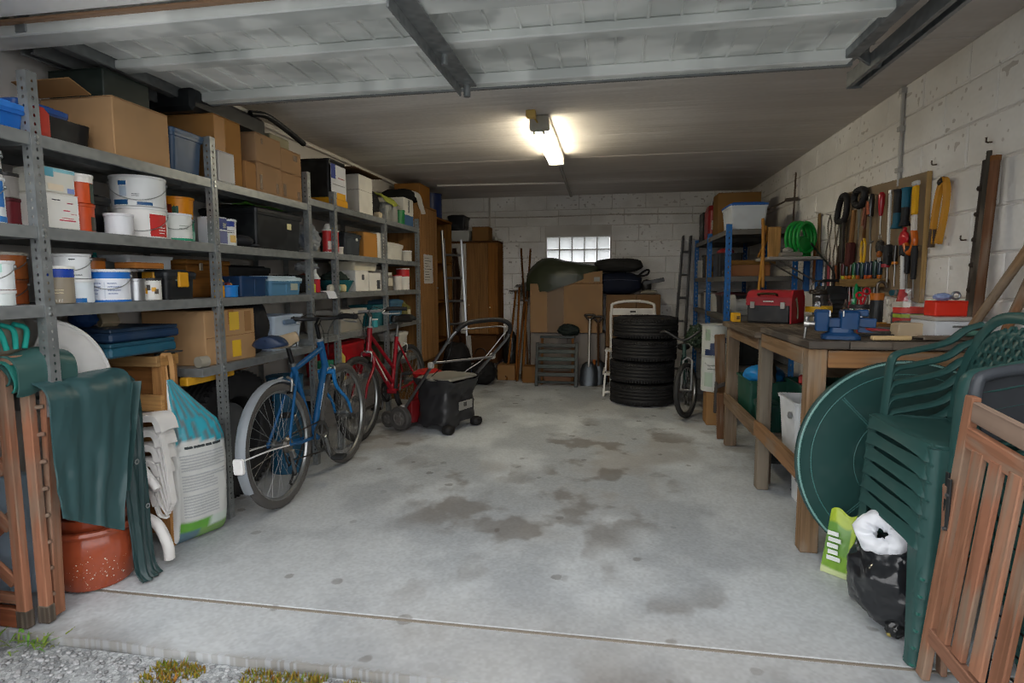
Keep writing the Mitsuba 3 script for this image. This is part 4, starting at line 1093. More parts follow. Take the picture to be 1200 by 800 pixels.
def tyre_mesh(R, rin, w, lugs, depth=0.012, c='#1b1b1c', smooth_side=True):
    hw = w / 2
    prof = [(rin, -hw * 0.72), (rin + 0.012, -hw * 0.86), (rin + (R - rin) * 0.45, -hw), (R - 0.03, -hw * 0.92), (R - 0.010, -hw * 0.82), (R, -hw * 0.66)]
    xs = np.linspace(-0.66, 0.66, 14)
    for i, a in enumerate(xs[1:-1]):
        g = i % 3 == 2
        prof += [(R - (depth if g else 0) + 0.004 * (1 - a * a), a * hw)]
    prof += [(R, hw * 0.66), (R - 0.010, hw * 0.82), (R - 0.03, hw * 0.92), (rin + (R - rin) * 0.45, hw), (rin + 0.012, hw * 0.86), (rin, hw * 0.72), (rin, -hw * 0.72)]
    m = mesh((lathe(prof, 64, 40), c))
    for i in range(lugs):
        a = 2 * PI * i / lugs
        for s in (-1, 1):
            b = box(-0.006, 0.010, -0.006, 0.006, hw * 0.50, hw * 0.86, 0.001) if s > 0 else box(-0.006, 0.010, -0.006, 0.006, -hw * 0.86, -hw * 0.50, 0.001)
            m.add(b, c, T(rz=math.degrees(a)) @ T(R - 0.006, 0, 0))
    return m


scene[k + '__carcass'] = tyre_mesh(0.355, 0.21, 0.20, 60, 0.015, '#202021').shape('m_rubber', T(-2.16, 2.93, 0.358, 0, 0, 90))
part(k, 'rim', mesh((lathe([(0.205, -0.06), (0.19, -0.03), (0.17, 0.02), (0.05, 0.03), (0, 0.03)], 32), '#4c4e50')), 'm_paint', m=T(-2.16, 2.93, 0.358, 0, 0, 90))
k = thing('wood_plank', 'brown board lying on the standing tyre under the fourth shelf', 'plank')
scene[k] = mesh((beam((-2.12, 2.42, 0.733), (-2.12, 3.22, 0.738), 0.12, 0.03), '#6f4a28')).shape('m_wood')
k = thing('spirit_level', 'yellow box-section level lying on the board above the standing tyre', 'spirit level')
scene[k] = mesh((box(-2.03, -1.985, 2.43, 2.78, 0.718, 0.758, 0.004), '#cf9a22')).shape('m_paint', None)
can('blue water canister standing behind the frame of the blue bicycle', -2.06, 3.38, 0.0, 0.11, 0.62, '#1f4d68', lid='#1c475f', wire=False, name='water_canister', cat='canister', taper=0.05)
bin_('dark grey box in the shadow under the fourth shelf', -2.3, -2.04, 3.55, 3.85, 0.0, 0.36, '#25282b', ribs=1, lid='#1f2225')

# ================================================================ CUPBOARDS AT THE BACK LEFT
k = thing('cupboard', 'tall narrow wood-veneer cupboard with a paper notice on its door', 'cupboard')
body = Mesh()
for b in (box(-2.33, -1.94, 5.705, 5.725, 0, 1.985, 0.002), box(-2.33, -1.94, 6.27, 6.29, 0, 1.985, 0.002), box(-2.33, -2.32, 5.725, 6.27, 0, 1.985, 0.002), box(-2.335, -1.925, 5.70, 6.295, 1.985, 2.005, 0.002), box(-2.33, -1.94, 5.725, 6.27, 0.38, 0.40, 0.002), box(-2.33, -1.94, 5.725, 6.27, 0.0, 0.03, 0.002)):
    body.add(b, '#8d673f')
part(k, 'body', body, 'm_wood')
d = part(k, 'door', mesh((box(-1.938, -1.92, 5.715, 6.282, 0.395, 1.98, 0.003), '#98714a')), 'm_wood')
part(d, 'notice', mesh((box(-1.9195, -1.9185, 5.80, 6.10, 1.20, 1.50, 0.0002), '#b7b4b0')), 'm_clean', 'printed paper notice')
nt = Mesh()
for i in range(9):
    nt.add(box(-1.9185, -1.9180, 5.83, 5.83 + rnd.uniform(0.12, 0.23), 1.235 + i * 0.028, 1.242 + i * 0.028, 0.0001), '#6d6b69')
part(d, 'print', nt, 'm_matte', kind='stuff')
part(d, 'lock', mesh((cyl((-1.92, 6.25, 1.15), (-1.908, 6.25, 1.15), 0.012, n=12), '#a8a49a')), 'm_metal')
k = thing('bookcase', 'open wooden shelf unit beyond the tall cupboard', 'shelf unit')
body = Mesh()
for b in (box(-2.33, -1.96, 6.33, 6.35, 0, 1.93, 0.002), box(-2.33, -1.96, 7.0, 7.02, 0, 1.93, 0.002), box(-2.33, -2.32, 6.35, 7.0, 0, 1.93, 0.002)):
    body.add(b, '#845d33')
part(k, 'body', body, 'm_wood')
for zz in (0.06, 0.55, 1.0, 1.45, 1.945):
    part(k, 'shelf', mesh((box(-2.335, -1.955, 6.325, 7.025, zz - 0.022, zz, 0.002), '#8a5c2a')), 'm_wood')
can('dark blue drum with a lid on top of the open shelf unit', -2.10, 6.62, 1.945, 0.135, 0.28, '#1a2c5e', lid='#16254f', wire=False, name='drum', cat='drum')
carton('brown carton on top of the tall wood-veneer cupboard', -2.27, -1.99, 5.93, 6.27, 2.005, 2.24, '#9a6a34', tape=None)
k = thing('black_bag', 'black bag with a white-edged strap hanging over the cupboard top', 'bag')
part(k, 'body', mesh((blob((-2.13, 5.73, 2.075), (0.17, 0.17, 0.068), 0.10, 2.5, 17, 3), '#151617')), 'm_fabric')
part(k, 'strap', mesh((ribbon(curve([(-1.99, 5.66, 2.10), (-1.93, 5.69, 2.07), (-1.905, 5.70, 1.98), (-1.90, 5.76, 1.90)], 14), 0.05, 0.006, (0, 1, 0.2)), '#c2beb5')), 'm_fabric', 'white strap')

k = thing('wardrobe', 'corner wardrobe with one white and two brown fronts by the back wall', 'wardrobe')
part(k, 'body', mesh((box(-2.02, -1.40, 7.12, 7.47, 0.56, 1.70, 0.003), '#7d5530'), (box(-2.02, -1.40, 7.12, 7.47, 1.70, 1.722, 0.003), '#4a3421')), 'm_wood')
part(k, 'door', mesh((box(-2.02, -1.80, 7.10, 7.118, 0.57, 1.69, 0.003), '#bcb9b2')), 'm_paint', 'white door')
d = part(k, 'door', mesh((box(-1.797, -1.525, 7.10, 7.118, 0.57, 1.69, 0.003), '#87633f')), 'm_wood', 'wide brown door')
part(d, 'knob', mesh((cyl((-1.77, 7.085, 0.93), (-1.77, 7.10, 0.93), 0.010, n=10), '#c9bda0')), 'm_metal')
d = part(k, 'door', mesh((box(-1.522, -1.403, 7.10, 7.118, 0.57, 1.69, 0.003), '#85592f')), 'm_wood', 'narrow brown door')
part(d, 'knob', mesh((cyl((-1.50, 7.085, 0.90), (-1.50, 7.10, 0.90), 0.010, n=10), '#c9bda0')), 'm_metal')
k = thing('chest', 'dark brown low chest with a scooped handle under the corner wardrobe', 'chest')
part(k, 'body', mesh((box(-2.0, -1.40, 7.0, 7.47, 0.215, 0.555, 0.004), '#4e3623')), 'm_wood')
part(k, 'drawer_front', mesh((box(-1.80, -1.41, 6.982, 7.0, 0.24, 0.54, 0.004), '#553a25')), 'm_wood')
part(k, 'pull', mesh((tube(circle((-1.60, 6.98, 0.33), 0.07, (1, 0, 0), (0, 0, 1), 14, 0, 180), 0.008, 6), '#2a1e15')), 'm_clean')
k = thing('white_crate', 'white-framed open box standing on the floor under the low chest', 'box')
part(k, 'frame', mesh((box(-1.86, -1.44, 6.99, 7.03, 0, 0.21, 0.002), '#b5b2aa'), (box(-1.86, -1.44, 7.03, 7.4, 0.18, 0.21, 0.002), '#b5b2aa')), 'm_paint')
part(k, 'panel', mesh((box(-1.80, -1.47, 6.975, 6.99, 0.0, 0.17, 0.002), '#a07c54')), 'm_card', 'brown panel')
carton('small brown carton on the floor beside the white-framed box', -1.40, -1.18, 7.02, 7.30, 0, 0.19, '#94704a', tape=None, marks=[('-y', 0.45, 0.52, 0.2, 0.3, '#4d3822')])
bin_('black box on top of the corner wardrobe next to the drum', -2.05, -1.82, 7.15, 7.42, 1.86, 2.05, '#17171a', ribs=0, lid='#131315')
bin_('pale grey plastic box under the black box on the corner wardrobe', -2.05, -1.76, 7.14, 7.44, 1.722, 1.855, '#a5a6a2', ribs=0)
carton('brown paper-topped carton on the corner wardrobe', -1.74, -1.53, 7.18, 7.42, 1.722, 1.90, '#84603a', tape=None)
k = thing('glass_bottle', 'small clear bottle standing on the corner wardrobe', 'bottle')
part(k, 'body', mesh((lathe([(0, 0.002), (0.025, 0.002), (0.027, 0.05), (0.01, 0.075), (0.01, 0.10)], 14), '#b9b7b0')), 'm_clean', m=T(-1.46, 7.3, 1.724))
k = thing('rolled_mat', 'dark brown rolled mat with a wavy edge standing beside the ladder', 'mat')
n_ = 26
u, v = np.meshgrid(np.linspace(0, 1, 8), np.linspace(0, 1, n_), indexing='ij')
P = np.stack([-1.945 + u * (0.055 + 0.025 * np.sin(v * 9 + 1) * v ** 0.3 + 0.07 * (1 - v)), 7.02 + 0.02 * np.sin(u * 5) + 0.0 * v, 0.01 + 1.62 * v], -1)
scene[k] = mesh((sheet(P, 0.02), '#3a281a')).shape('m_fabric')


def ladder(label, base0, base1, top0, top1, rungs, c='#9b9da0', rail=(0.026, 0.06)):
    t = thing('ladder', label, 'ladder')
    for a, b in ((base0, top0), (base1, top1)):
        part(t, 'rail', mesh((beam(a, b, rail[0], rail[1], up=(0.2, -1, 0)), c)), 'm_metal')
    for i in range(rungs):
        f = (i + 0.6) / (rungs + 0.3)
        a, b = (np.array(p) * (1 - f) + np.array(q) * f for p, q in ((base0, top0), (base1, top1)))
        part(t, 'rung', mesh((cyl(a, b, 0.014, n=8), c)), 'm_metal')
    return t


ladder('aluminium ladder leaning upright in front of the open wooden shelf unit', (-1.86, 6.60, 0.02), (-1.70, 6.80, 0.02), (-1.945, 6.62, 1.72), (-1.785, 6.82, 1.72), 6)
solo('metal_pole', mesh((cyl((-1.82, 6.42, 0.004), (-1.93, 6.50, 1.80), 0.017, n=10), '#a4a6a8')), 'm_metal', 'aluminium pole leaning on the shelf unit beside the ladder', 'pole')
k = thing('black_bag', 'bulging black bag in the dark corner behind the lawn mower handle', 'bag')
scene[k + '__body'] = mesh((blob((-1.72, 6.33, 0.27), (0.15, 0.20, 0.27), 0.15, 2.5, 31, 2.6, floor=0.003), '#151516')).shape('m_fabric')
k = thing('black_bag', 'low black sack on the floor at the foot of the ladder', 'bag')
scene[k + '__body'] = mesh((blob((-1.52, 6.72, 0.14), (0.16, 0.16, 0.14), 0.2, 2.5, 33, 2.4, floor=0.003), '#1a1a1b')).shape('m_fabric')
k = thing('grey_board', 'slim pale grey upright part leaning beside the black bags', 'board')
scene[k] = mesh((beam((-1.60, 6.44, 0.35), (-1.63, 6.50, 0.60), 0.05, 0.03, up=(0, -1, 0)), '#8d8c89'), (beam((-1.585, 6.42, 0.003), (-1.60, 6.44, 0.35), 0.02, 0.02, up=(0, -1, 0)), '#3c4f78')).shape('m_paint')

# ================================================================ BICYCLES
def bicycle(label, rear, head, lean, fc, fc2, saddle_cols, R=0.335, wb=0.80, style='diamond', guard=None, rim_c='#9a9c9c', steer=0):
    """rear: contact of the rear wheel; head: unit heading on the floor; lean towards the rider's left in degrees."""
    t = thing('bicycle', label, 'bicycle')
    h = unit(np.array([head[0], head[1], 0]))
    left = np.cross((0, 0, 1), h)
    up = np.array([0, 0, 1.0]) * math.cos(math.radians(lean)) + left * math.sin(math.radians(lean))
    lat = np.cross(up, h)
    W = basis(np.array([rear[0], rear[1], 0.004]), h, lat, up)
    tyre_c = '#4a4846' if guard else '#2b2b2b'

    def wheel(cx, name):
        m = W @ basis((cx, 0, R), (1, 0, 0), (0, 0, 1), (0, -1, 0))
        if name == 'front' and steer:
            m = W @ basis((cx, 0, R), (math.cos(steer), math.sin(steer), 0), (0, 0, 1), (math.sin(steer), -math.cos(steer), 0))
        k = key_for(t + '__wheel')
        scene[k] = mesh((lathe([(R - 0.045, -0.012), (R - 0.032, -0.020), (R - 0.012, -0.019), (R - 0.002, -0.010), (R, 0), (R - 0.002, 0.010), (R - 0.012, 0.019), (R - 0.032, 0.020), (R - 0.045, 0.012)], 64, 80), tyre_c)).shape('m_rubber', m)
        labels[k] = {'label': 'spoked wheel'}
        part(k, 'rim', mesh((lathe([(R - 0.046, -0.013), (R - 0.052, -0.011), (R - 0.058, 0), (R - 0.052, 0.011), (R - 0.046, 0.013), (R - 0.030, 0.0135), (R - 0.030, -0.0135), (R - 0.046, -0.013)], 64, 40), rim_c)), 'm_metal', m=m)
        sp = Mesh()
        for i in range(32):
            a = 2 * PI * i / 32
            b = a + (0.55 if i % 4 < 2 else -0.55)
            s = 0.026 * (1 if i % 2 else -1)
            sp.add(cyl((0.019 * math.cos(b), 0.019 * math.sin(b), s), ((R - 0.055) * math.cos(a), (R - 0.055) * math.sin(a), 0), 0.0012, n=4), '#a9aaa9')
        part(k, 'spokes', sp, 'm_metal', kind='stuff', m=m)
        part(k, 'hub', mesh((cyl((0, 0, -0.035), (0, 0, 0.035), 0.016, n=12), '#8f9191'), (cyl((0, 0, 0.024), (0, 0, 0.029), 0.026, n=14), '#8f9191'), (cyl((0, 0, -0.029), (0, 0, -0.024), 0.026, n=14), '#8f9191'), (cyl((0, 0, -0.06), (0, 0, 0.06), 0.006, n=8), '#8f9191')), 'm_metal', m=m)
        return k
    wheel(0, 'rear')
    wheel(wb, 'front')
    BB, ST, HT, HB = np.array([0.37, 0, 0.285]), np.array([0.215, 0, 0.735]), np.array([wb - 0.245, 0, 0.845]), np.array([wb - 0.195, 0, 0.655])
    HTm = HT * 0.75 + HB * 0.25
    HBm = HT * 0.2 + HB * 0.8
    fr = Mesh()
    if style == 'diamond':
        fr.add(tube([ST - (ST - BB) * 0.05, HTm], 0.0165, 12), fc).add(tube([BB, HBm], 0.019, 12), fc)
        wc = (HBm + BB) / 2 + [0.05, 0, 0.066]
    else:
        fr.add(tube([BB + (ST - BB) * 0.42, HTm], 0.015, 12), fc).add(tube([BB + (ST - BB) * 0.16, HBm], 0.018, 12), fc)
        fr.add(tube([BB, HBm + [0.0, 0, -0.02]], 0.018, 12), fc)
    fr.add(tube([BB, ST], 0.0165, 12), fc).add(tube([HB, HT], 0.021, 12), fc).add(tube([HB - [0, 0, 0.004], HB + [-0.004, 0, 0.014]], 0.025, 12), '#8d8f8f').add(tube([HT, HT + [-0.004, 0, 0.014]], 0.024, 12), '#8d8f8f')
    fr.add(cyl(BB - [0, 0.036, 0], BB + [0, 0.036, 0], 0.022, n=14), fc)
    for s in (-1, 1):
        fr.add(tube([ST - (ST - BB) * 0.08 + [0, s * 0.014, 0], np.array([-0.004, s * 0.060, R])], 0.0085, 8), fc)
        fr.add(tube([BB + [-0.02, s * 0.02, 0], np.array([0.16, s * 0.044, R - 0.03]), np.array([0, s * 0.060, R])], 0.010, 8), fc)
        fr.add(cbox(0, s * 0.060, R, 0.04, 0.005, 0.03, 0.002), fc)
    part(t, 'frame', fr, 'm_plastic' if style == 'diamond' else 'm_gloss', m=W)
    dn = unit(HBm - BB)
    if style == 'diamond':
        for f0, f1 in ((0.35, 0.72),):
            part(t, 'decal', mesh((tube([BB + (HBm - BB) * f0 + [0, -0.0155, 0.0], BB + (HBm - BB) * f1 + [0, -0.0155, 0.0]], 0.0045, 6), '#c9d2d8')), 'm_clean', 'pale lettering strip on the down tube', m=W)
    else:
        part(t, 'decal', mesh((tube([BB + (HBm - BB) * 0.30 + [0, 0.012, -0.012], BB + (HBm - BB) * 0.95 + [0, 0.012, -0.012]], 0.009, 6), '#c9c3ba')), 'm_clean', 'white stripe along the down tube', m=W)
    cs, sn = math.cos(steer), math.sin(steer)
    ax = unit(HT - HB)
    fk = Mesh()
    crown = HB - ax * 0.012
    fk.add(cbox(*crown, 0.04, 0.11, 0.03, 0.008), fc2)
    for s in (-1, 1):
        fk.add(tube(curve([crown + [0, s * 0.045, 0], crown + [0.02, s * 0.050, -0.10], np.array([wb - 0.05, s * 0.056, R + 0.10]), np.array([wb, s * 0.058, R])], 14), np.linspace(0.014, 0.008, len(curve([[0] * 3] * 4, 14))), 8), fc2)
    part(t, 'fork', fk, 'm_plastic' if style == 'diamond' else 'm_gloss', m=W)
    # steering column, bar
    sT = HT + ax * 0.11
    part(t, 'stem', mesh((tube([HT + ax * 0.01, sT], 0.012, 10), '#2b2c2e' if style == 'diamond' else '#9a9c9c'), (tube([sT - ax * 0.01, sT + [0.05, 0, 0.03]], 0.014, 10), '#2b2c2e' if style == 'diamond' else '#9a9c9c')), 'm_metal', m=W)
    c0 = sT + [0.05, 0, 0.03]
    bw = 0.29
    bar = curve([c0 + [-0.11, -bw, 0.005], c0 + [-0.05, -bw * 0.62, 0.012], c0 + [0.0, -0.10, 0.0], c0, c0 + [0.0, 0.10, 0.0], c0 + [-0.05, bw * 0.62, 0.012], c0 + [-0.11, bw, 0.005]], 36)
    part(t, 'handlebar', mesh((tube(bar, 0.0115, 8), '#1d1e20' if style == 'diamond' else '#8d8f90')), 'm_paint', m=W)
    for s in (0, 1):
        q = bar[:9] if s == 0 else bar[-9:]
        part(t, 'grip', mesh((tube(q, 0.0165, 10), '#151516')), 'm_rubber', m=W)
        e = q[8] if s == 0 else q[0]
        o = q[2] if s == 0 else q[-3]
        part(t, 'brake_lever', mesh((tube(curve([e + [0.02, 0, -0.005], e + [0.06, 0, -0.03], o + [0.055, 0, -0.035], o + [0.05, 0, -0.03]], 12), 0.0055, 6), '#b5b6b5'), (cbox(*(e + [0.012, 0, -0.006]), 0.03, 0.03, 0.024, 0.006), '#2a2b2c')), 'm_metal', m=W)
        part(t, 'cable', mesh((tube(curve([e + [0.03, 0, -0.01], c0 + [0.10, (s - 0.5) * 0.2, 0.03], c0 + [0.07, (s - 0.5) * 0.04, -0.08], HBm + [0.03, (s - 0.5) * 0.03, 0.05]], 18), 0.0026, 5), '#19191a')), 'm_plastic', m=W)
    # saddle
    sp = ST + (ST - BB) * 0.24
    so = np.array([-0.05, 0, 0.004])
    part(t, 'seat_post', mesh((tube([ST - (ST - BB) * 0.05, sp], 0.0128, 10), '#8d8f90' if style != 'diamond' else '#3a3b3c'), (tube([ST, ST + unit(ST - BB) * 0.02], 0.019, 10), '#8d8f90')), 'm_metal', m=W)
    xs = np.linspace(-0.15, 0.13, 18)
    ring = []
    for x in xs:
        f = (x + 0.15) / 0.28
        hw = 0.022 + 0.072 * max(0, 1 - f * 1.25) ** 0.8 + 0.004
        if f < 0.12:
            hw *= 0.55 + 0.45 * f / 0.12
        if f > 0.95:
            hw *= 0.75
        a = np.linspace(-PI, PI, 17)[:-1]
        ring.append(np.stack([np.full(16, x), hw * np.sin(a), 0.030 + 0.024 * np.cos(a) * (1 if True else 0) + 0.012 * (f < 0.25) - 0.012 * np.abs(np.sin(a)) ** 3], 1))
    ring = np.array(ring)
    n1 = len(xs)
    V = ring.reshape(-1, 3)
    F = [(i * 16 + j, i * 16 + (j + 1) % 16, (i + 1) * 16 + (j + 1) % 16, (i + 1) * 16 + j) for i in range(n1 - 1) for j in range(16)]
    F = np.array([q[::-1] for q in F])
    cF = [(0, j + 1, j) for j in range(1, 15)] + [((n1 - 1) * 16, (n1 - 1) * 16 + j, (n1 - 1) * 16 + j + 1) for j in range(1, 15)]
    F = np.vstack([F[:, [0, 1, 2]], F[:, [0, 2, 3]], np.array(cF)[:, ::-1]])
    cc = np.where(((V[:, 1] < 0.01) & (V[:, 0] > -0.08) if len(saddle_cols) > 1 else V[:, 0] > 9)[:, None], col(saddle_cols[-1]), col(saddle_cols[0]))
    part(t, 'saddle', mesh(((V, F), cc, T(*(sp + so), 0, 0, -4, (1.12, 1.12, 1.3)))), 'm_plastic', m=W)
    part(t, 'saddle_rail', mesh((tube([sp + [-0.11, -0.02, 0.02], sp + [-0.03, -0.02, 0.0], sp + [0.06, -0.02, 0.0], sp + [0.10, 0, 0.02]], 0.004, 6), '#8a8c8d'), (tube([sp + [-0.11, 0.02, 0.02], sp + [-0.03, 0.02, 0.0], sp + [0.06, 0.02, 0.0], sp + [0.10, 0, 0.02]], 0.004, 6), '#8a8c8d')), 'm_metal', m=W)
    # drive on the rider's right
    y0 = -0.052
    cr = T(BB[0], y0, BB[2]) @ basis((0, 0, 0), (1, 0, 0), (0, 0, 1), (0, -1, 0))
    part(t, 'chainring', mesh((lathe([(0.072, 0), (0.092, 0), (0.092, 0.004), (0.072, 0.004), (0.072, 0)], 36), '#5f6061'), *[(beam((0, 0, 0.002), (0.08 * math.cos(a), 0.08 * math.sin(a), 0.002), 0.014, 0.004), '#6d6e6f') for a in np.arange(5) * 1.2566]), 'm_metal', m=W @ cr)
    for s, yy in ((1, -0.075), (-1, 0.075)):
        end = BB + np.array([0.155 * 0.35 * s, 0, -0.155 * 0.93 * s])
        ck = part(t, 'crank', mesh((beam(BB + [0, yy, 0], end + [0, yy, 0], 0.012, 0.022, up=(1, 0, 0)), '#8f9192')), 'm_metal', m=W)
        part(ck, 'pedal', mesh((cbox(end[0], yy * 1.7, end[2], 0.07, 0.075, 0.024, 0.006), '#1f2021')), 'm_rubber', m=W)
    part(t, 'sprocket', mesh((lathe([(0, 0), (0.045, 0), (0.045, 0.003), (0.032, 0.016), (0, 0.016)], 24), '#6d6a66')), 'm_metal', m=W @ T(0, y0 + 0.004, R) @ basis((0, 0, 0), (1, 0, 0), (0, 0, 1), (0, -1, 0)))
    top, bot = R + 0.045, R - 0.045
    ch = [(0.0, y0, top), (BB[0], y0, BB[2] + 0.092), (BB[0] + 0.09, y0, BB[2]), (BB[0], y0, BB[2] - 0.092), (0.03, y0, bot - 0.05), (-0.01, y0, bot - 0.07), (-0.03, y0, bot - 0.03), (-0.05, y0, R)]
    part(t, 'chain', mesh((tube(ch, 0.0042, 5, closed=True), '#4b443d')), 'm_metal', m=W)
    if style == 'diamond':
        part(t, 'derailleur', mesh((beam((0.0, y0 - 0.015, R - 0.03), (0.01, y0 - 0.02, R - 0.075), 0.022, 0.03, up=(0, 1, 0)), '#8c8d8c'), (beam((0.01, y0 - 0.006, R - 0.075), (0.035, y0 - 0.006, R - 0.17), 0.008, 0.022, up=(1, 0, 0)), '#77787a'), (cyl((0.012, y0 - 0.008, R - 0.08), (0.012, y0 + 0.004, R - 0.08), 0.018, n=12), '#3a3a3a'), (cyl((0.035, y0 - 0.008, R - 0.165), (0.035, y0 + 0.004, R - 0.165), 0.018, n=12), '#3a3a3a')), 'm_metal', m=W)
        part(t, 'kickstand', mesh((tube([BB + [-0.06, 0.03, -0.02], BB + [-0.10, 0.12, -0.26], BB + [-0.06, 0.135, -0.275]], 0.007, 6), '#2b2b2c')), 'm_paint', m=W)
    # brakes
    for bx, nm in (((ST[0] - 0.095, R + 0.315), 'rear'), ((wb - 0.155, R + 0.31), 'front')):
        g = Mesh()
        for s in (-1, 1):
            g.add(tube(curve([(bx[0], s * 0.012, bx[1] + 0.035), (bx[0] - 0.01, s * 0.045, bx[1] + 0.015), (bx[0] - 0.012, s * 0.036, bx[1] - 0.045)], 10), 0.007, 6), '#b3b4b2')
            g.add(cbox(bx[0] - 0.012, s * 0.024, bx[1] - 0.05, 0.04, 0.012, 0.012, 0.002), '#1b1b1b')
        part(t, 'brake', g, 'm_metal', m=W)
    if guard:
        mg = W @ basis((0, 0, R), (1, 0, 0), (0, 0, 1), (0, -1, 0))
        def guard_mesh(a0, a1, cx=0):
            return lathe([(R + 0.006, -0.028), (R + 0.016, -0.018), (R + 0.020, 0), (R + 0.016, 0.018), (R + 0.006, 0.028), (R + 0.004, 0.026), (R + 0.014, 0.0), (R + 0.004, -0.026), (R + 0.006, -0.028)], 34, 50, a0, a1)
        gk = part(t, 'mudguard', mesh((guard_mesh(56, 208), guard)), 'm_paint', 'grey plastic mudguard', m=mg)
        part(gk, 'reflector', mesh((cbox(-(R + 0.025) * math.cos(math.radians(8)), 0, R - 0.01, 0.03, 0.05, 0.075, 0.010), '#dfdedc')), 'm_clean', 'white reflector housing', m=W)
        for s in (-1, 1):
            part(t, 'mudguard_stay', mesh((tube(curve([(-(R + 0.015), s * 0.03, R + 0.02), (-0.2, s * 0.055, R + 0.02), (-0.01, s * 0.066, R)], 10), 0.004, 6), '#c9c9c6')), 'm_clean', m=W)
    return t, W


bicycle('blue city bicycle with a grey mudguard parked along the shelving', (-1.745, 2.81), (-0.02, 1.0), 3.0, '#15507f', '#1a6aa3', ('#1d2c45', '#b9a68c'), wb=0.80, guard='#7d8389')
rb, WR = bicycle('red step-through bicycle facing the opening, parked behind the blue one', (-1.80, 5.02), (-0.09, -1.0), -2.5, '#8c1b26', '#851f29', ('#151516',), R=0.325, wb=0.92, style='step', rim_c='#8d8f8f')


# ================================================================ LAWN MOWER
O, er, el = np.array([-1.265, 4.345, 0.0]), np.array([0.925, -0.380, 0]), np.array([0.380, 0.925, 0])
MW = basis(O, er, el, (0, 0, 1))           # local x to the rear, y across, z up
k = thing('lawn_mower', 'red petrol lawn mower with a black fabric grass bag, handle raised', 'lawn mower')
part(k, 'deck', mesh((loft([(0.22, 0.40, 0.08, 0.05), (0.24, 0.42, 0.08, 0.07), (0.22, 0.38, 0.08, 0.13), (0.18, 0.32, 0.06, 0.15)]), '#5e191c', T(-0.49, 0.22, 0))), 'm_plastic', m=MW)
part(k, 'engine_cover', mesh((loft([(0.18, 0.24, 0.07, 0.15), (0.18, 0.26, 0.08, 0.40), (0.20, 0.28, 0.08, 0.43), (0.14, 0.18, 0.06, 0.455)]), '#9c1f20', T(-0.485, 0.33, 0))), 'm_gloss', m=MW)
part(k, 'rear_flap', mesh((loft([(0.05, 0.44, 0.01, 0.06), (0.05, 0.44, 0.01, 0.24)]), '#7a1a1e', T(-0.40, 0.22, 0))), 'm_plastic', m=MW)
# grass bag
n1, n2 = 40, 22
t_ = np.linspace(0, 2 * PI, n1 + 1)[:-1]
rows = []
for j in range(n2):
    f = j / (n2 - 1)
    c, s = np.cos(t_), np.sin(t_)
    sq = (np.abs(c) ** 7 + np.abs(s) ** 7) ** (-1 / 7)
    bulge = 1.0 - 0.10 * math.sin(f * PI) - 0.05 * (1 - f)
    x = -0.185 + 0.185 * c * sq * bulge + (0.03 * f - 0.02) * (c > 0)
    y = 0.225 + 0.225 * s * sq * bulge
    wr = meshkit.fbm(np.stack([c * 2.3 + 5, s * 2.3, np.full_like(c, f * 2.6)], -1), 3, 6) - 0.5
    x, y = x + 0.11 * wr * c, y + 0.10 * wr * s
    base = 0.030 + 0.04 * np.abs(np.sin(t_ * 2 + 0.8)) * (1 - 0)
    zz = base * (1 - f) + (0.415 + 0.025 * (np.abs(s) > 0.6)) * f
    rows.append(np.stack([x, y, zz], 1))
V = np.vstack(rows)
F = np.array([(j * n1 + i, j * n1 + (i + 1) % n1, (j + 1) * n1 + (i + 1) % n1, (j + 1) * n1 + i) for j in range(n2 - 1) for i in range(n1)])
gb = part(k, 'grass_bag', mesh(((V, F), '#262628')), 'm_tarp', 'black fabric grass bag', m=MW)
part(gb, 'top_cover', mesh((loft([(0.33, 0.40, 0.05, 0.418), (0.36, 0.43, 0.05, 0.428), (0.33, 0.40, 0.05, 0.444)]), '#77766f', T(-0.18, 0.225, 0))), 'm_paint', 'dusty grey flap', m=MW)
part(gb, 'patch', mesh((box(-0.006, -0.001, 0.15, 0.33, 0.175, 0.245, 0.001), '#8b8a86'), (box(-0.001, 0.0005, 0.21, 0.25, 0.20, 0.235, 0.0005), '#4b4a48')), 'm_matte', 'grey label patch', m=MW)
for y in (0.02, 0.40):
    part(gb, 'foot', mesh((blob((-0.03, y + 0.02, 0.037), (0.045, 0.05, 0.036), 0.05, 2, 3, 3), '#151516')), 'm_rubber', m=MW)
for x, y in ((-0.445, -0.06), (-0.445, 0.50), (-0.61, -0.03), (-0.61, 0.47)):
    q = 1.0 if x > -0.5 else 0.68
    w = part(k, 'wheel', mesh((lathe([(0.062, -0.024), (0.09, -0.028), (0.100, -0.020), (0.102, 0), (0.100, 0.020), (0.09, 0.028), (0.062, 0.024)], 36, 40), '#474543')), 'm_rubber', m=MW @ T(x, y, 0.104 * q, 0, 90, 0, q))
    hub = mesh((lathe([(0.064, -0.020), (0.055, -0.024), (0.050, -0.012), (0.022, -0.014), (0.020, -0.026), (0, -0.026)], 30), '#5e5b57'), (lathe([(0.064, 0.020), (0.055, 0.024), (0.050, 0.012), (0.022, 0.014), (0.020, 0.026), (0, 0.026)], 30), '#5e5b57'))
    for a in np.arange(5) * 2 * PI / 5:
        for s in (-1, 1):
            hub.add(beam((0.02 * math.cos(a), 0.02 * math.sin(a), s * 0.018), (0.055 * math.cos(a), 0.055 * math.sin(a), s * 0.018), 0.014, 0.010), '#6b6864')
    part(w, 'hub', hub, 'm_rubber', m=MW @ T(x, y, 0.104 * q, 0, 90, 0, q))
hl = [(-0.43, -0.035, 0.17), (-0.12, -0.035, 0.562)]
hr = [(-0.33, 0.485, 0.17), (0.09, 0.485, 0.59)]
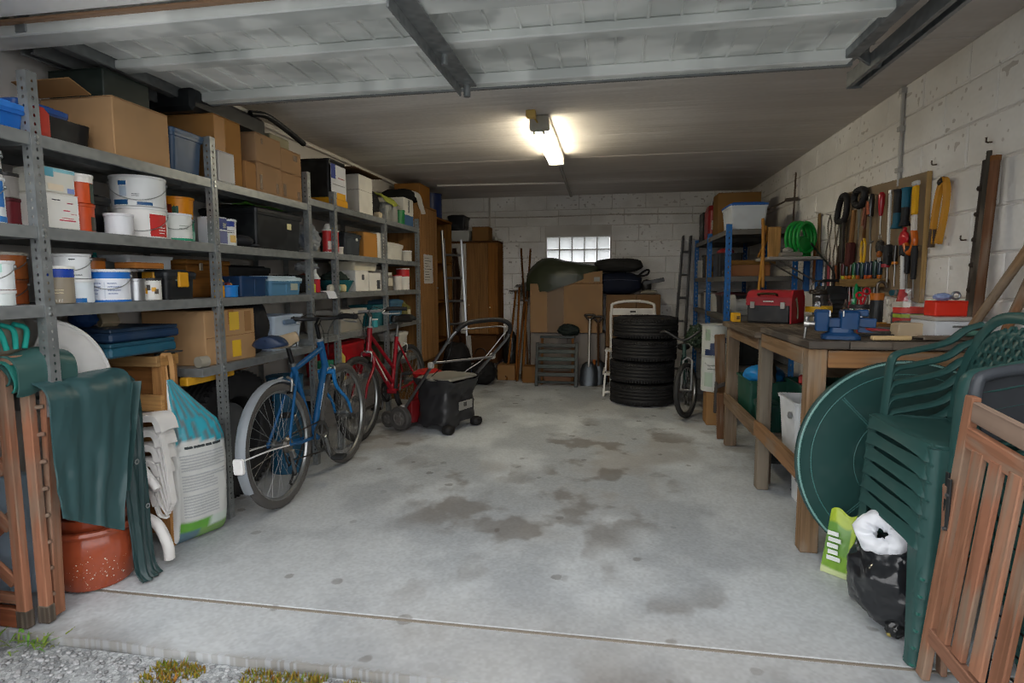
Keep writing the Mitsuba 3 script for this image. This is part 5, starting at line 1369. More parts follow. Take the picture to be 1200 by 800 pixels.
part(k, 'lower_handle', mesh((tube([hl[0], hl[1]], 0.013, 10), '#77787a'), (tube([hr[0], hr[1]], 0.013, 10), '#77787a'), (tube([(-0.10, -0.035, 0.58), (0.10, 0.485, 0.585)], 0.010, 8), '#8d8e90')), 'm_metal', m=MW)
up = curve([(-0.12, -0.035, 0.562), (-0.02, -0.035, 0.685), (0.07, -0.02, 0.80), (0.13, 0.06, 0.885), (0.17, 0.20, 0.905), (0.24, 0.38, 0.905), (0.29, 0.46, 0.86), (0.25, 0.485, 0.76), (0.17, 0.485, 0.67), (0.09, 0.485, 0.59)], 60)
part(k, 'upper_handle', mesh((tube(up[:15], 0.0125, 10), '#7d7e80'), (tube(up[-15:], 0.0125, 10), '#7d7e80')), 'm_metal', m=MW)
part(k, 'foam_grip', mesh((tube(up[14:-14], 0.0185, 12), '#18181a')), 'm_rubber', 'black foam grip', m=MW)
part(k, 'bail_bar', mesh((tube(curve([(0.06, -0.01, 0.79), (0.06, 0.05, 0.83), (0.10, 0.14, 0.842), (0.20, 0.40, 0.85), (0.25, 0.46, 0.84)], 24), 0.006, 8), '#8e8f90')), 'm_metal', m=MW)
for p in ((-0.12, -0.05, 0.562), (0.09, 0.50, 0.59), (-0.43, -0.045, 0.19)):
    part(k, 'clamp', mesh((cbox(*p, 0.045, 0.045, 0.05, 0.012), '#9b9a95')), 'm_plastic', m=MW)
part(k, 'cable', mesh((tube(curve([(0.05, 0.02, 0.80), (-0.05, 0.06, 0.60), (-0.22, 0.10, 0.46), (-0.40, 0.15, 0.38)], 20), 0.004, 5), '#202022'), (tube(curve([(0.24, 0.47, 0.80), (0.06, 0.42, 0.58), (-0.1, 0.40, 0.47), (-0.16, 0.44, 0.43)], 20), 0.004, 5), '#cfcdc8')), 'm_plastic', m=MW)

# ================================================================ LEFT FOREGROUND
# folded slatted wooden garden furniture at the left jamb
k = thing('wooden_lattice', 'red-brown wooden lattice frame standing upright at the left jamb', 'lattice')
WC = '#9c6a52'
for nm, a, b, w_, d_ in (('stile', (-2.035, 1.632, -0.004), (-2.035, 1.632, 0.945), 0.042, 0.028), ('stile', (-1.992, 1.672, -0.004), (-1.992, 1.672, 0.935), 0.040, 0.026), ('stile', (-1.992, 1.715, 0.003), (-1.955, 1.715, 0.955), 0.024, 0.040)):
    part(k, nm, mesh((beam(a, b, w_, d_, up=(0, 1, 0)), WC)), 'm_oldwood')
part(k, 'rail', mesh((beam((-2.60, 1.632, 0.03), (-2.057, 1.632, 0.03), 0.026, 0.07), '#8f5238')), 'm_oldwood')
part(k, 'rail', mesh((beam((-2.60, 1.632, 0.10), (-2.057, 1.632, 0.10), 0.024, 0.035), WC)), 'm_oldwood')
part(k, 'rail', mesh((beam((-2.60, 1.636, 0.95), (-1.97, 1.636, 0.95), 0.05, 0.03), '#9b6a50')), 'm_oldwood')
for i in range(4):
    z0 = 0.14 + 0.2 * i
    part(k, 'brace', mesh((beam((-2.057, 1.626, z0 + 0.02), (-2.45, 1.626, z0 + 0.33), 0.014, 0.045, up=(0, 0, 1)), WC)), 'm_oldwood')
    part(k, 'brace', mesh((beam((-2.057, 1.641, z0 + 0.26), (-2.45, 1.641, z0 - 0.05), 0.014, 0.045, up=(0, 0, 1)), '#9b5f45')), 'm_oldwood')
for i in range(9):
    zz = 0.09 + 0.098 * i
    part(k, 'peg', mesh((beam((-1.995, 1.685, zz), (-1.985 + 0.038 * zz, 1.702, zz + 0.004), 0.035, 0.014), '#85695a')), 'm_oldwood')
for p in ((-2.035, 1.632), (-1.992, 1.672)):
    part(k, 'foot', mesh((cbox(p[0], p[1], 0.0285, 0.046, 0.032, 0.064, 0.003), '#47403a')), 'm_oldwood', 'grey weathered foot')
solo('blue_bag', mesh((blob((-2.27, 1.78, 0.26), (0.13, 0.09, 0.25), 0.15, 2.6, 41, 3, floor=0.003), '#8fa3b3')), 'm_foil', 'pale blue plastic sack behind the wooden lattice', 'sack')

# tarpaulin
k = thing('tarpaulin', 'dark teal green tarpaulin folded over the shelf and hanging in front of it', 'tarpaulin')
nu, nv = 34, 44
u, v = np.meshgrid(np.linspace(0, 1, nu), np.linspace(0, 1, nv), indexing='ij')


def tarp_grid(y0, y1, prof, wav, seed, skew=0.0, gather=0.0, skew1=None):
    skew = skew + ((skew1 if skew1 is not None else skew) - skew) * u
    pr = curve(prof, nv * 2)
    d = np.r_[0, np.cumsum(np.linalg.norm(np.diff(pr, axis=0), axis=1))]
    s = np.linspace(0, d[-1], nv)
    px, pz = np.interp(s, d, pr[:, 0]), np.interp(s, d, pr[:, 1])
    hang = np.clip((0.83 - pz) / 0.3, 0, 1)
    y = y0 + (y1 - y0) * u + skew * np.clip(0.86 - pz, 0, 2)[None, :]
    nz = meshkit.fbm(np.stack([u * 3.2, v * 2.2, u * 0 + seed], -1), 4, seed) - 0.5
    fold = np.sin(u * 15 + seed + 2.2 * v) * 0.5 + np.sin(u * 31 + seed * 2 + v) * 0.25
    x = px[None, :] + wav * (nz * 1.6 + 0.35 * fold * hang[None, :])
    z = pz[None, :] + 0.02 * nz * (1 - hang[None, :]) + gather * (1 - u) * np.clip((0.6 - pz) / 0.34, 0, 1)[None, :]
    return np.stack([x, y, z], -1)


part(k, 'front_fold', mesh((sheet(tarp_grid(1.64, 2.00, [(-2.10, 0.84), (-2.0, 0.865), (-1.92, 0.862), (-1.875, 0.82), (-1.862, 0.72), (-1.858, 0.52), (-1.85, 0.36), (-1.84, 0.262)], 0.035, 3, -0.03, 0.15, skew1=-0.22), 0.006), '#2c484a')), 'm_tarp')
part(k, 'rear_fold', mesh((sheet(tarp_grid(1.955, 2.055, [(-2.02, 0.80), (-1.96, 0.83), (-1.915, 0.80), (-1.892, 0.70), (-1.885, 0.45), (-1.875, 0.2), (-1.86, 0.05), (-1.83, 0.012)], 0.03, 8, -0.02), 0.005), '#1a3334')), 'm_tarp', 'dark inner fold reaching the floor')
part(k, 'edge_fold', mesh((sheet(np.stack([-1.866 - 0.035 * np.sin(u * PI), 1.995 + 0.045 * u - 0.22 * np.clip(0.86 - (0.815 - 0.42 * v), 0, 2), 0.815 - 0.42 * v + 0 * u], -1), 0.005), '#274444')), 'm_tarp')
for i, (r, c) in enumerate(((0.075, '#33524f'), (0.055, '#2a6f66'), (0.036, '#2a4b48'))):
    a = np.linspace(-0.9 * PI, 0.75 * PI, 26)
    wob = 1 + 0.10 * np.sin(a * 3 + i)
    ring = np.stack([-2.02 + r * 1.25 * np.sin(a) * wob, 0 * a, 0.895 + r * np.cos(a) * wob], 1)
    g = np.stack([ring + [0, y, 0.010 * math.sin(y * 30 + i)] for y in np.linspace(1.60, 1.815 - 0.02 * i, 14)], 1)
    part(k, 'roll', mesh((sheet(g, 0.006), c)), 'm_tarp', 'rolled end of the tarpaulin')
part(k, 'eyelet', mesh((lathe([(0.006, 0), (0.011, 0), (0.011, 0.002), (0.006, 0.002), (0.006, 0)], 14), '#b9bcbc', T(-1.858, 1.97, 0.50, 0, 0, 90))), 'm_metal')
part(k, 'eyelet', mesh((lathe([(0.006, 0), (0.011, 0), (0.011, 0.002), (0.006, 0.002), (0.006, 0)], 14), '#b9bcbc', T(-1.868, 2.02, 0.30, 0, 0, 90))), 'm_metal')
k = thing('bag', 'beige bag with teal straps squeezed under the third shelf above the tarpaulin roll', 'bag')
part(k, 'body', mesh((blob((-2.12, 1.64, 1.035), (0.10, 0.13, 0.085), 0.12, 2.5, 51, 2.6), '#8d8a7c')), 'm_fabric')
for i in range(4):
    part(k, 'strap', mesh((tube(curve([(-2.04 + 0.012 * i, 1.55 + 0.035 * i, 1.07), (-2.0, 1.56 + 0.045 * i, 1.05), (-1.995, 1.59 + 0.03 * i, 0.985)], 12), 0.009, 6), '#1d8c80')), 'm_fabric', 'teal strap')

# terracotta pots
PX, PY = -2.075, 1.965
k = thing('plant_pot', 'large glazed terracotta pot with worn white flecks on the floor', 'pot')
part(k, 'body', mesh((lathe([(0, 0.002), (0.118, 0.002), (0.126, 0.01), (0.158, 0.10), (0.163, 0.16), (0.156, 0.205), (0.150, 0.220), (0.152, 0.228), (0.168, 0.232), (0.172, 0.240), (0.168, 0.252), (0.156, 0.255), (0.146, 0.245), (0.142, 0.20), (0.10, 0.03), (0, 0.03)], 48, 45), '#94452c')), 'm_glaze', m=T(PX, PY, 0))
fl = Mesh()
for i in range(90):
    a, zz = math.radians(rnd.gauss(-45, 26)), max(0.02, rnd.gauss(0.085, 0.04))
    r = np.interp(zz, [0.01, 0.10, 0.16, 0.205], [0.127, 0.1585, 0.1635, 0.1565]) + 0.0006
    s = abs(rnd.gauss(0, 0.0010)) + 0.0005
    fl.add(([(r * math.cos(a), r * math.sin(a), zz - s), (r * math.cos(a + 1.6 * s / r), r * math.sin(a + 1.6 * s / r), zz + s * 0.4), (r * math.cos(a), r * math.sin(a), zz + s * 1.5), (r * math.cos(a - s / r), r * math.sin(a - s / r), zz + s * 0.5)], [(0, 1, 2), (0, 2, 3)]), '#c9b7a6')
part('plant_pot', 'flaking', fl, 'm_matte', kind='stuff', m=T(PX, PY, 0))
k = thing('plant_pot', 'smaller terracotta pot nested inside the large glazed pot', 'pot')
part(k, 'body', mesh((lathe([(0, 0.002), (0.09, 0.002), (0.128, 0.16), (0.130, 0.19), (0.140, 0.192), (0.142, 0.222), (0.130, 0.224), (0.118, 0.16), (0.08, 0.02), (0, 0.02)], 40, 40), '#8a3c24')), 'm_glaze', m=T(PX + 0.002, PY, 0.075))
k = thing('saucer', 'terracotta saucer lying tilted on the nested pots', 'saucer')
part(k, 'body', mesh((lathe([(0, 0), (0.10, 0), (0.135, 0.028), (0.143, 0.030), (0.142, 0.024), (0.106, -0.006), (0, -0.006)], 40, 40), '#94452b')), 'm_glaze', m=T(PX + 0.03, PY + 0.03, 0.318, 20, -10, -4))

# white plastic chairs behind the tarpaulin
k = thing('resin_chair', 'rounded white plastic chair back standing behind the tarpaulin roll', 'chair')
cy, cz = 1.74, 0.79
t2 = np.radians(np.linspace(88, -2, 26))
ro = np.stack([np.full(26, -2.0), cy + 0.285 * np.cos(t2), cz + 0.285 * np.sin(t2)], 1)
ri = np.stack([np.full(26, -2.03), cy + 0.195 * np.cos(t2), cz + 0.195 * np.sin(t2)], 1)
ri2 = np.stack([np.full(26, -2.045), cy + 0.180 * np.cos(t2), cz + 0.180 * np.sin(t2)], 1)
ri3 = np.stack([np.full(26, -2.05), cy + 0.165 * np.cos(t2), cz + 0.165 * np.sin(t2)], 1)
ro2 = ro + [-0.03, 0, 0]
part(k, 'rim', mesh((sheet(np.stack([ro2, ro, (ro + ri) / 2 + [0.008, 0, 0], ri, ri2], 0), 0.006), '#d5d3d0')), 'm_plastic')
part(k, 'panel', mesh((sheet(np.stack([ri2, ri3, ri3 * 0.5 + np.array([-2.05, cy, cz]) * 0.5, np.tile([-2.05, cy, cz], (26, 1))], 0), 0.004), '#bdbcba')), 'm_plastic')
part(k, 'edge', mesh((tube(ro, 0.008, 8), '#dddbd8')), 'm_plastic')
for i in range(6):
    k = thing('white_chair', ['top', 'second from the top', 'third from the top', 'third from the bottom', 'second from the bottom', 'bottom'][i] + ' white plastic chair of the stack between tarpaulin and soil sack', 'chair', 'white plastic chairs stacked by the wooden crate')
    dz, dx = -0.066 * i, -0.010 * i
    top = curve([(-2.13 + dx * 0.3, 0, 0.606 + dz), (-2.02 + dx * 0.5, 0, 0.622 + dz), (-1.94 + dx, 0, 0.632 + dz), (-1.912 + dx, 0, 0.618 + dz), (-1.897 + dx, 0, 0.57 + dz)], 24)
    leg = curve([(-1.897 + dx, 0, 0.57 + dz), (-1.885 + dx, 0, 0.50 + dz * 0.9), (-1.868 + dx * 0.9, 0, 0.36 + dz * 0.5), (-1.860 + dx * 0.7, 0, 0.26 + dz * 0.2)], 14)
    yy = np.linspace(2.135 + 0.002 * i, 2.235, 5)
    part(k, 'seat', mesh((sheet(np.stack([top + [0, y, 0.005 * math.sin((y - 2.135) / 0.1 * PI)] for y in yy], 1), 0.030), '#cfcdca')), 'm_plastic')
    part(k, 'leg', mesh((sheet(np.stack([leg + [0, y, 0] for y in (2.135 + 0.002 * i, 2.165)], 1), 0.009), '#cbc9c6')), 'm_plastic')
    if i == 2:
        part(k, 'arm', mesh((tube(curve([(-2.07, 2.118, 0.545), (-1.98, 2.112, 0.44), (-1.90, 2.112, 0.335)], 12), 0.017, 8), '#d3d1ce')), 'm_plastic')
    if i == 5:
        part(k, 'arm', mesh((tube(curve([(-2.10, 2.125, 0.195), (-2.0, 2.12, 0.205), (-1.92, 2.12, 0.175), (-1.875, 2.12, 0.085), (-1.87, 2.12, 0.024)], 22), 0.022, 10), '#d3d1ce')), 'm_plastic', 'bent white tube leg')

# wooden crate
k = thing('wooden_crate', 'pale wooden crate frame standing beside the shelf under the tool cases', 'crate')
pw = '#a87a4c'
part(k, 'post', mesh((beam((-2.0, 2.275, 0.002), (-2.0, 2.275, 0.84), 0.05, 0.03, up=(0, 1, 0)), pw)), 'm_wood')
part(k, 'post', mesh((beam((-2.0, 2.345, 0.002), (-2.0, 2.345, 0.84), 0.05, 0.03, up=(0, 1, 0)), pw)), 'm_wood')
part(k, 'post', mesh((beam((-2.27, 2.30, 0.002), (-2.27, 2.30, 0.84), 0.03, 0.05, up=(0, 1, 0)), pw)), 'm_wood')
part(k, 'rail', mesh((beam((-2.29, 2.25, 0.862), (-1.975, 2.25, 0.862), 0.024, 0.048), '#a58257')), 'm_wood')
part(k, 'rail', mesh((beam((-2.29, 2.36, 0.862), (-1.975, 2.36, 0.862), 0.024, 0.048), '#a07849')), 'm_wood')
part(k, 'side_rail', mesh((beam((-1.985, 2.262, 0.862), (-1.985, 2.348, 0.862), 0.024, 0.048), '#9c7446')), 'm_wood')
part(k, 'panel', mesh((box(-2.28, -2.02, 2.288, 2.298, 0.66, 0.83, 0.001), '#8c5f37')), 'm_wood')
part(k, 'panel', mesh((box(-2.28, -2.02, 2.288, 2.298, 0.05, 0.62, 0.001), '#7d5531')), 'm_wood')
part(k, 'rail', mesh((beam((-2.29, 2.25, 0.675), (-1.965, 2.25, 0.675), 0.022, 0.075), '#b58a58')), 'm_wood')
part(k, 'rail', mesh((beam((-2.29, 2.25, 0.50), (-1.965, 2.25, 0.50), 0.022, 0.06), '#a87d4e')), 'm_wood')

# bag of potting soil
k = thing('soil_bag', 'printed white and turquoise plastic soil sack with a tan loop on the floor', 'sack')
BX = basis((-1.99, 2.275, 0.003), unit((0.34, 0.94, 0)), unit((-0.94, 0.34, 0)), (0, 0, 1))
nu, nv = 60, 48
a = np.linspace(0, 2 * PI, nu + 1)[:-1]
rows, cols_ = [], []
for j in range(nv):
    f = j / (nv - 1)
    zz = 0.77 * f
    wl = np.interp(f, [0, .05, .45, .62, .72, .85, 1.0], [0.25, 0.262, 0.265, 0.26, 0.235, 0.14, 0.035])
    dp = np.interp(f, [0, .03, .15, .5, .8, 1.0], [0.012, 0.05, 0.085, 0.075, 0.035, 0.012])
    c, s = np.cos(a), np.sin(a)
    cx = wl / 2 + np.interp(f, [0, .05, .6, 1], [0.0, 0.0, 0.002, -0.005]) 
    wr = meshkit.fbm(np.stack([c * 2.2, s * 1.5 + 3, np.full_like(c, f * 5)], -1), 4, 14) - 0.5
    x = cx + wl / 2 * np.sign(c) * np.abs(c) ** 0.75
    y = dp * np.sign(s) * np.abs(s) ** 0.8 + 0.022 * wr
    lean = np.interp(f, [0, 1], [0, 0.015])
    rows.append(np.stack([x + lean, y, zz + 0.05 * (x / 0.26) * (1 - f) ** 2 * 0 + 0 * x], 1))
    fx = np.clip(x / wl, 0, 1)
    for xx, yy in zip(fx, s):
        if yy > 0.15 and xx < 0.9:
            cc = '#2f8ea0'
        elif f > 0.605 + 0.02 * math.sin(xx * 5):
            cc = '#2f93a3' if (math.sin(xx * 40 + f * 20) > -0.4) else '#5a6f74'
        elif f > 0.135:
            cc = '#b9bab7'
        elif f > 0.085:
            cc = '#5f9a3c' if xx < 0.55 else '#b9c4bb'
        else:
            cc = '#6d8f4f' if xx > 0.4 else '#57707c'
        if xx < 0.07:
            cc = '#d5d6d3' if yy < 0.1 else '#7f9a2e'
        cols_.append(col(cc))
V = np.vstack(rows)
F = np.array([(j * nu + i, j * nu + (i + 1) % nu, (j + 1) * nu + (i + 1) % nu, (j + 1) * nu + i) for j in range(nv - 1) for i in range(nu)])
part(k, 'sack', mesh(((V, F), np.array(cols_))), 'm_foil2', m=BX)


def sack_point(fx, f, off=0.0012):
    """A point on the printed side of the sack."""
    wl = np.interp(f, [0, .05, .45, .62, .72, .85, 1.0], [0.25, 0.262, 0.265, 0.26, 0.235, 0.14, 0.035])
    j = int(round(f * (nv - 1)))
    r = rows[min(j, nv - 1)]
    m_ = r[:, 1] < 0.01
    order = np.argsort(r[m_][:, 0])
    return np.array([fx * wl, np.interp(fx * wl, r[m_][order, 0], r[m_][order, 1]) - off, f * 0.77])


pr = Mesh()
for i in range(22):
    f = 0.535 - i * 0.0175
    if i in (6, 13):
        continue
    e = 0.9 - (rnd.uniform(0.0, 0.25) if i % 5 == 4 else 0)
    for s0, s1 in ((0.12, min(e, 0.72)),) if i > 9 else ((0.12, e),):
        xs = np.linspace(s0, s1, 9)
        g = np.stack([np.array([sack_point(x, f + dz, 0.003) for x in xs]) for dz in (0.0, 0.008)], 0)
        pr.add(sheet(g, 0.0006), '#a2a5a6')
part(k, 'print', pr, 'm_matte', 'rows of small grey print', 'stuff', m=BX)
hd = Mesh()
for w0, w1 in ((0.2, 0.33), (0.35, 0.55), (0.57, 0.68), (0.70, 0.88)):
    xs = np.linspace(w0, w1, 5)
    g = np.stack([np.array([sack_point(x, 0.582 - 0.012 * x + dz, 0.003) for x in xs]) for dz in (0.0, 0.014)], 0)
    hd.add(sheet(g, 0.0006), '#3f4446')
part(k, 'heading', hd, 'm_matte', 'dark heading line', m=BX)
lp = curve([(0.022, 0, 0.73), (0.015, -0.005, 0.82), (0.005, -0.01, 0.875), (0.022, -0.012, 0.893), (0.040, -0.008, 0.875), (0.050, 0, 0.80), (0.048, 0, 0.73)], 32)
part(k, 'cord_loop', mesh((ribbon(lp, 0.020, 0.006, (0, 1, 0)), '#b98d5c')), 'm_fabric', 'tan strap loop', m=BX)


# ================================================================ BACK WALL
k = thing('grey_cupboard', 'low grey panelled cupboard standing against the back wall under the big carton', 'cupboard')
part(k, 'body', mesh((box(-0.99, -0.08, 7.06, 7.45, 0.0, 0.598, 0.004), '#6b635b')), 'm_paint')
for a, b in ((-0.985, -0.54), (-0.53, -0.085)):
    part(k, 'door', mesh((box(a, b, 7.045, 7.06, 0.03, 0.59, 0.004), '#736a61')), 'm_paint')
k = carton('big brown carton with a tape band and raised flap by the back wall', -0.985, -0.115, 7.0, 7.44, 0.60, 1.19, '#9a7a5a', tape=None, marks=[('-y', 0.24, 0.47, 0.0, 1.0, '#6d5334')])
part(k, 'flap', mesh((beam((-0.72, 6.998, 1.19), (-0.12, 6.998, 1.19), 0.006, 0.006), '#8a653e'), (extr([(-0.60, 0), (0, 0), (0, 0.145), (-0.12, 0.13), (-0.60, 0.02)], 0.006, basis((-0.12, 7.0, 1.195), (1, 0, 0), (0, 0.05, 0.998), (0, -0.998, 0.05))), '#987858')), 'm_card')
part(k, 'mark', mesh((box(-0.22, -0.15, 6.985, 6.992, 1.215, 1.265, 0.0005), '#8f8d86')), 'm_clean')
k = thing('green_cover', 'dark olive green cover heaped over the big carton', 'cover')
n1, n2 = 50, 26
t_ = np.linspace(0, 2 * PI, n1 + 1)[:-1]
rows_ = []
for j in range(n2):
    f = j / (n2 - 1)
    r = math.sin(f * PI / 2) ** 0.75
    c, s = np.cos(t_), np.sin(t_)
    x = -0.60 + 0.44 * r * np.sign(c) * np.abs(c) ** 0.8
    y = 7.20 + 0.235 * r * np.sign(s) * np.abs(s) ** 0.7
    top = 1.49 - 0.06 * np.clip((x + 0.45) / 0.3, 0, 1) + 0.03 * np.sin((x + 1) * 9)
    low = np.where(s < -0.1, 1.10 + 0.20 * np.clip((x + 0.75) / 0.55, 0, 1), 1.22)
    z_ = low + (top - low) * math.cos(f * PI / 2) ** 0.65
    wv = meshkit.fbm(np.stack([x * 6, y * 6, z_ * 5], -1), 4, 22) - 0.5
    rows_.append(np.stack([x + 0.10 * wv * c, y + 0.05 * wv * s, z_ + 0.05 * wv * f], 1))
V = np.vstack(rows_)
F = np.array([(j * n1 + i, (j + 1) * n1 + i, (j + 1) * n1 + (i + 1) % n1, j * n1 + (i + 1) % n1) for j in range(n2 - 1) for i in range(n1)])
scene[k] = mesh(((V, F), '#343a29')).shape('m_tarp')
carton('brown carton behind the white step stool, upper of two', -0.075, 0.56, 7.08, 7.44, 0.43, 1.055, '#7d6044', tape=None, marks=[('-y', 0.55, 0.57, 0.0, 1.0, '#5c4229')])
carton('dark brown carton behind the white step stool, lower of two', -0.07, 0.55, 7.06, 7.44, 0.0, 0.425, '#6f5135', tape=None)
k = thing('sleeping_bag', 'rolled grey-black sleeping bag lying on top of the bag heap', 'roll')
part(k, 'roll', mesh((blob((0.06, 7.25, 1.405), (0.29, 0.14, 0.085), 0.08, 2.4, 61, 2.8), '#2a2927')), 'm_fabric')
part(k, 'strap', mesh((ribbon(circle((0.12, 7.25, 1.405), 0.098, (0, 1.35, 0), (0, 0, 0.9), 28), 0.03, 0.004, (1, 0, 0)), '#1b1b1c')), 'm_fabric')
k = thing('holdall', 'navy blue holdall lying on the brown carton by the back wall', 'bag')
part(k, 'body', mesh((blob((0.055, 7.24, 1.19), (0.29, 0.17, 0.13), 0.07, 2.2, 63, 3.2, floor=1.058), '#151b2c')), 'm_fabric')
part(k, 'strap', mesh((tube(curve([(0.27, 7.12, 1.25), (0.36, 7.1, 1.33), (0.42, 7.12, 1.345), (0.40, 7.14, 1.29), (0.28, 7.12, 1.27)], 20), 0.013, 6), '#1a1a1c')), 'm_fabric')
part(k, 'zip', mesh((tube(curve([(-0.2, 7.08, 1.22), (0.05, 7.065, 1.235), (0.30, 7.09, 1.22)], 12), 0.006, 5), '#3c4152')), 'm_fabric')
k = thing('power_tool', 'long dark power tool lying beside the navy holdall', 'power tool')
part(k, 'nozzle', mesh((beam((0.36, 7.16, 1.19), (0.60, 7.12, 1.235), 0.035, 0.045), '#1c1c1e')), 'm_plastic')
part(k, 'body', mesh((blob((0.40, 7.2, 1.15), (0.06, 0.06, 0.09), 0.1, 2, 65, floor=1.058), '#232120')), 'm_plastic')
solo('cap', mesh((blob((0.43, 7.12, 1.085), (0.10, 0.07, 0.028), 0.05, 2, 66, floor=1.058), '#8f8a7c')), 'm_fabric', 'pale cap lying on the brown carton beside the holdall', 'cap')

# green folding chair
k = thing('folding_chair', 'dark green slatted wooden chair folded flat in front of the big carton', 'chair')
GC = '#151f1c'
for x in (-0.865, -0.405):
    part(k, 'stile', mesh((beam((x, 6.66, 0.002), (x, 6.80, 0.50), 0.035, 0.03, up=(0, -1, 0)), GC)), 'm_paint')
    part(k, 'stile', mesh((beam((x + 0.05 * (1 if x < -0.6 else -1), 6.78, 0.002), (x + 0.05 * (1 if x < -0.6 else -1), 6.84, 0.58), 0.03, 0.03, up=(0, -1, 0)), '#6f4c2a')), 'm_wood')
for i, zz in enumerate((0.14, 0.23, 0.315, 0.40, 0.47)):
    y = 6.66 + 0.14 * zz / 0.5 - 0.02
    part(k, 'slat', mesh((beam((-0.85, y, zz), (-0.42, y, zz), 0.014, 0.045, up=(0, 0.27, 0.96)), ['#18231f', '#1b2e29', '#1f3732', '#192b26', '#151f1c'][i])), 'm_paint')
part(k, 'rail', mesh((beam((-0.85, 6.675, 0.05), (-0.42, 6.675, 0.05), 0.02, 0.03), GC)), 'm_paint')
part(k, 'rail', mesh((beam((-0.84, 6.83, 0.565), (-0.43, 6.83, 0.565), 0.02, 0.03), GC)), 'm_paint')
carton('pinkish brown flat carton on the floor behind the green chair slats', -0.80, -0.46, 6.86, 7.0, 0.0, 0.13, '#8f6a55', tape=None)
solo('carrier_bag', mesh((blob((-0.50, 6.86, 0.645), (0.13, 0.05, 0.07), 0.35, 2.6, 71, 2.0), '#1a2320')), 'm_fabric', 'dark green bag hung over the top of the folded green chair', 'bag')
carton('small brown carton on the floor between garden tools and green chair', -1.06, -0.89, 6.86, 7.04, 0.0, 0.20, '#7d5a36', tape=None)


# shovels and garden tools
def shovel(label, foot, top, blade_c, shaft_c, shaft_b='m_wood'):
    t = thing('shovel', label, 'shovel')
    f, tp = np.array(foot, float), np.array(top, float)
    d = unit(tp - f)
    part(t, 'shaft', mesh((cyl(f + d * 0.22, tp - d * 0.05, 0.015, n=10), shaft_c)), shaft_b)
    side = unit(np.cross(d, (0, 1, 0)))
    fw = np.cross(side, d)
    g = []
    for a in np.linspace(-1, 1, 9):
        g.append([f + d * h + side * a * w_ * 0.105 + fw * (0.02 * a * a) for h, w_ in ((0.0, 0.90), (0.06, 1.0), (0.18, 0.96), (0.25, 0.75), (0.285, 0.25))])
    part(t, 'blade', mesh((sheet(np.array(g), 0.004), blade_c)), 'm_metal')
    part(t, 'grip', mesh((tube(curve([tp - d * 0.07, tp - d * 0.01 + side * 0.05, tp + side * 0.05, tp - side * 0.05, tp - d * 0.01 - side * 0.05, tp - d * 0.07], 24), 0.014, 8), '#2a211a')), 'm_plastic')
    return t


shovel('shovel with a pale shaft leaning on the big carton, nearer of two', (-0.262, 6.74, 0.004), (-0.262, 6.93, 0.82), '#44484b', '#b9b7b2', 'm_metal')
shovel('dark-handled shovel leaning behind the pale-shafted one', (-0.15, 6.84, 0.004), (-0.165, 6.97, 0.80), '#3c3f41', '#4a3626')
solo('wooden_stick', mesh((cyl((-0.20, 6.80, 0.16), (-0.205, 6.84, 0.30), 0.017, n=10), '#96552a')), 'm_wood', 'short orange wooden stick stuck between the two shovels', 'stick')


def handled(label, foot, top, r, c, head=None, cat='garden tool', name='garden_tool'):
    t = thing(name, label, cat)
    part(t, 'handle', mesh((cyl(foot, top, r, r * 0.9, 10), c)), 'm_wood')
    if head == 'rake':
        h = np.array(top, float)
        hd = mesh((beam(h + [-0.09, 0, 0], h + [0.09, 0, 0], 0.02, 0.02), '#3d3833'))
        for i in range(8):
            hd.add(cyl(h + [-0.085 + 0.024 * i, 0, 0], h + [-0.085 + 0.024 * i, -0.05, -0.03], 0.003, n=5), '#3d3833')
        part(t, 'rake_head', hd, 'm_metal')
    elif head == 'hoe':
        h = np.array(top, float)
        part(t, 'blade', mesh((beam(h, h + [0.0, -0.10, -0.03], 0.09, 0.006), '#4a4643')), 'm_metal')
    elif head == 'fork':
        h, d = np.array(top, float), unit(np.array(top, float) - np.array(foot, float))
        g = mesh((beam(h + [-0.05, 0, 0], h + [0.05, 0, 0], 0.02, 0.02), '#4a4643'))
        for i in range(4):
            g.add(cyl(h + [-0.05 + 0.033 * i, 0, 0], h + [-0.05 + 0.033 * i, -0.02, 0] + d * 0.18, 0.005, 0.003, 6), '#4a4643')
        part(t, 'tines', g, 'm_metal')
    elif head == 'spade':
        h, d = np.array(top, float), unit(np.array(top, float) - np.array(foot, float))
        part(t, 'blade', mesh((beam(h, h + d * 0.2, 0.14, 0.006, up=(0, -1, 0.1)), '#8b8a87')), 'm_metal')
    return t


handled('tall thin garden pole crossing another against the back wall, leaning left', (-1.02, 7.12, 0.003), (-1.16, 7.44, 1.64), 0.014, '#5d3f26')
handled('tall thin garden pole crossing another against the back wall, leaning right', (-1.11, 7.16, 0.003), (-1.04, 7.45, 1.63), 0.014, '#6b4728')
handled('garden rake with a dark head at the top, leftmost of the tool bunch', (-1.28, 7.02, 0.003), (-1.22, 7.38, 1.10), 0.015, '#7d5128', 'rake')
handled('garden hoe with an orange-brown handle in the tool bunch by the back wall', (-1.17, 7.05, 0.003), (-1.17, 7.36, 1.18), 0.015, '#8a5526', 'hoe')
handled('garden fork with dark tines upright in the tool bunch by the back wall', (-1.14, 6.96, 0.003), (-1.10, 7.32, 0.98), 0.016, '#6f4522', 'fork')
handled('spade with its pale blade upwards in the tool bunch by the back wall', (-1.07, 6.98, 0.003), (-1.08, 7.36, 1.02), 0.016, '#93602f', 'spade')
handled('dark brown broom handle at the right of the tool bunch', (-1.0, 7.12, 0.003), (-1.02, 7.40, 1.0), 0.014, '#5a3a20')
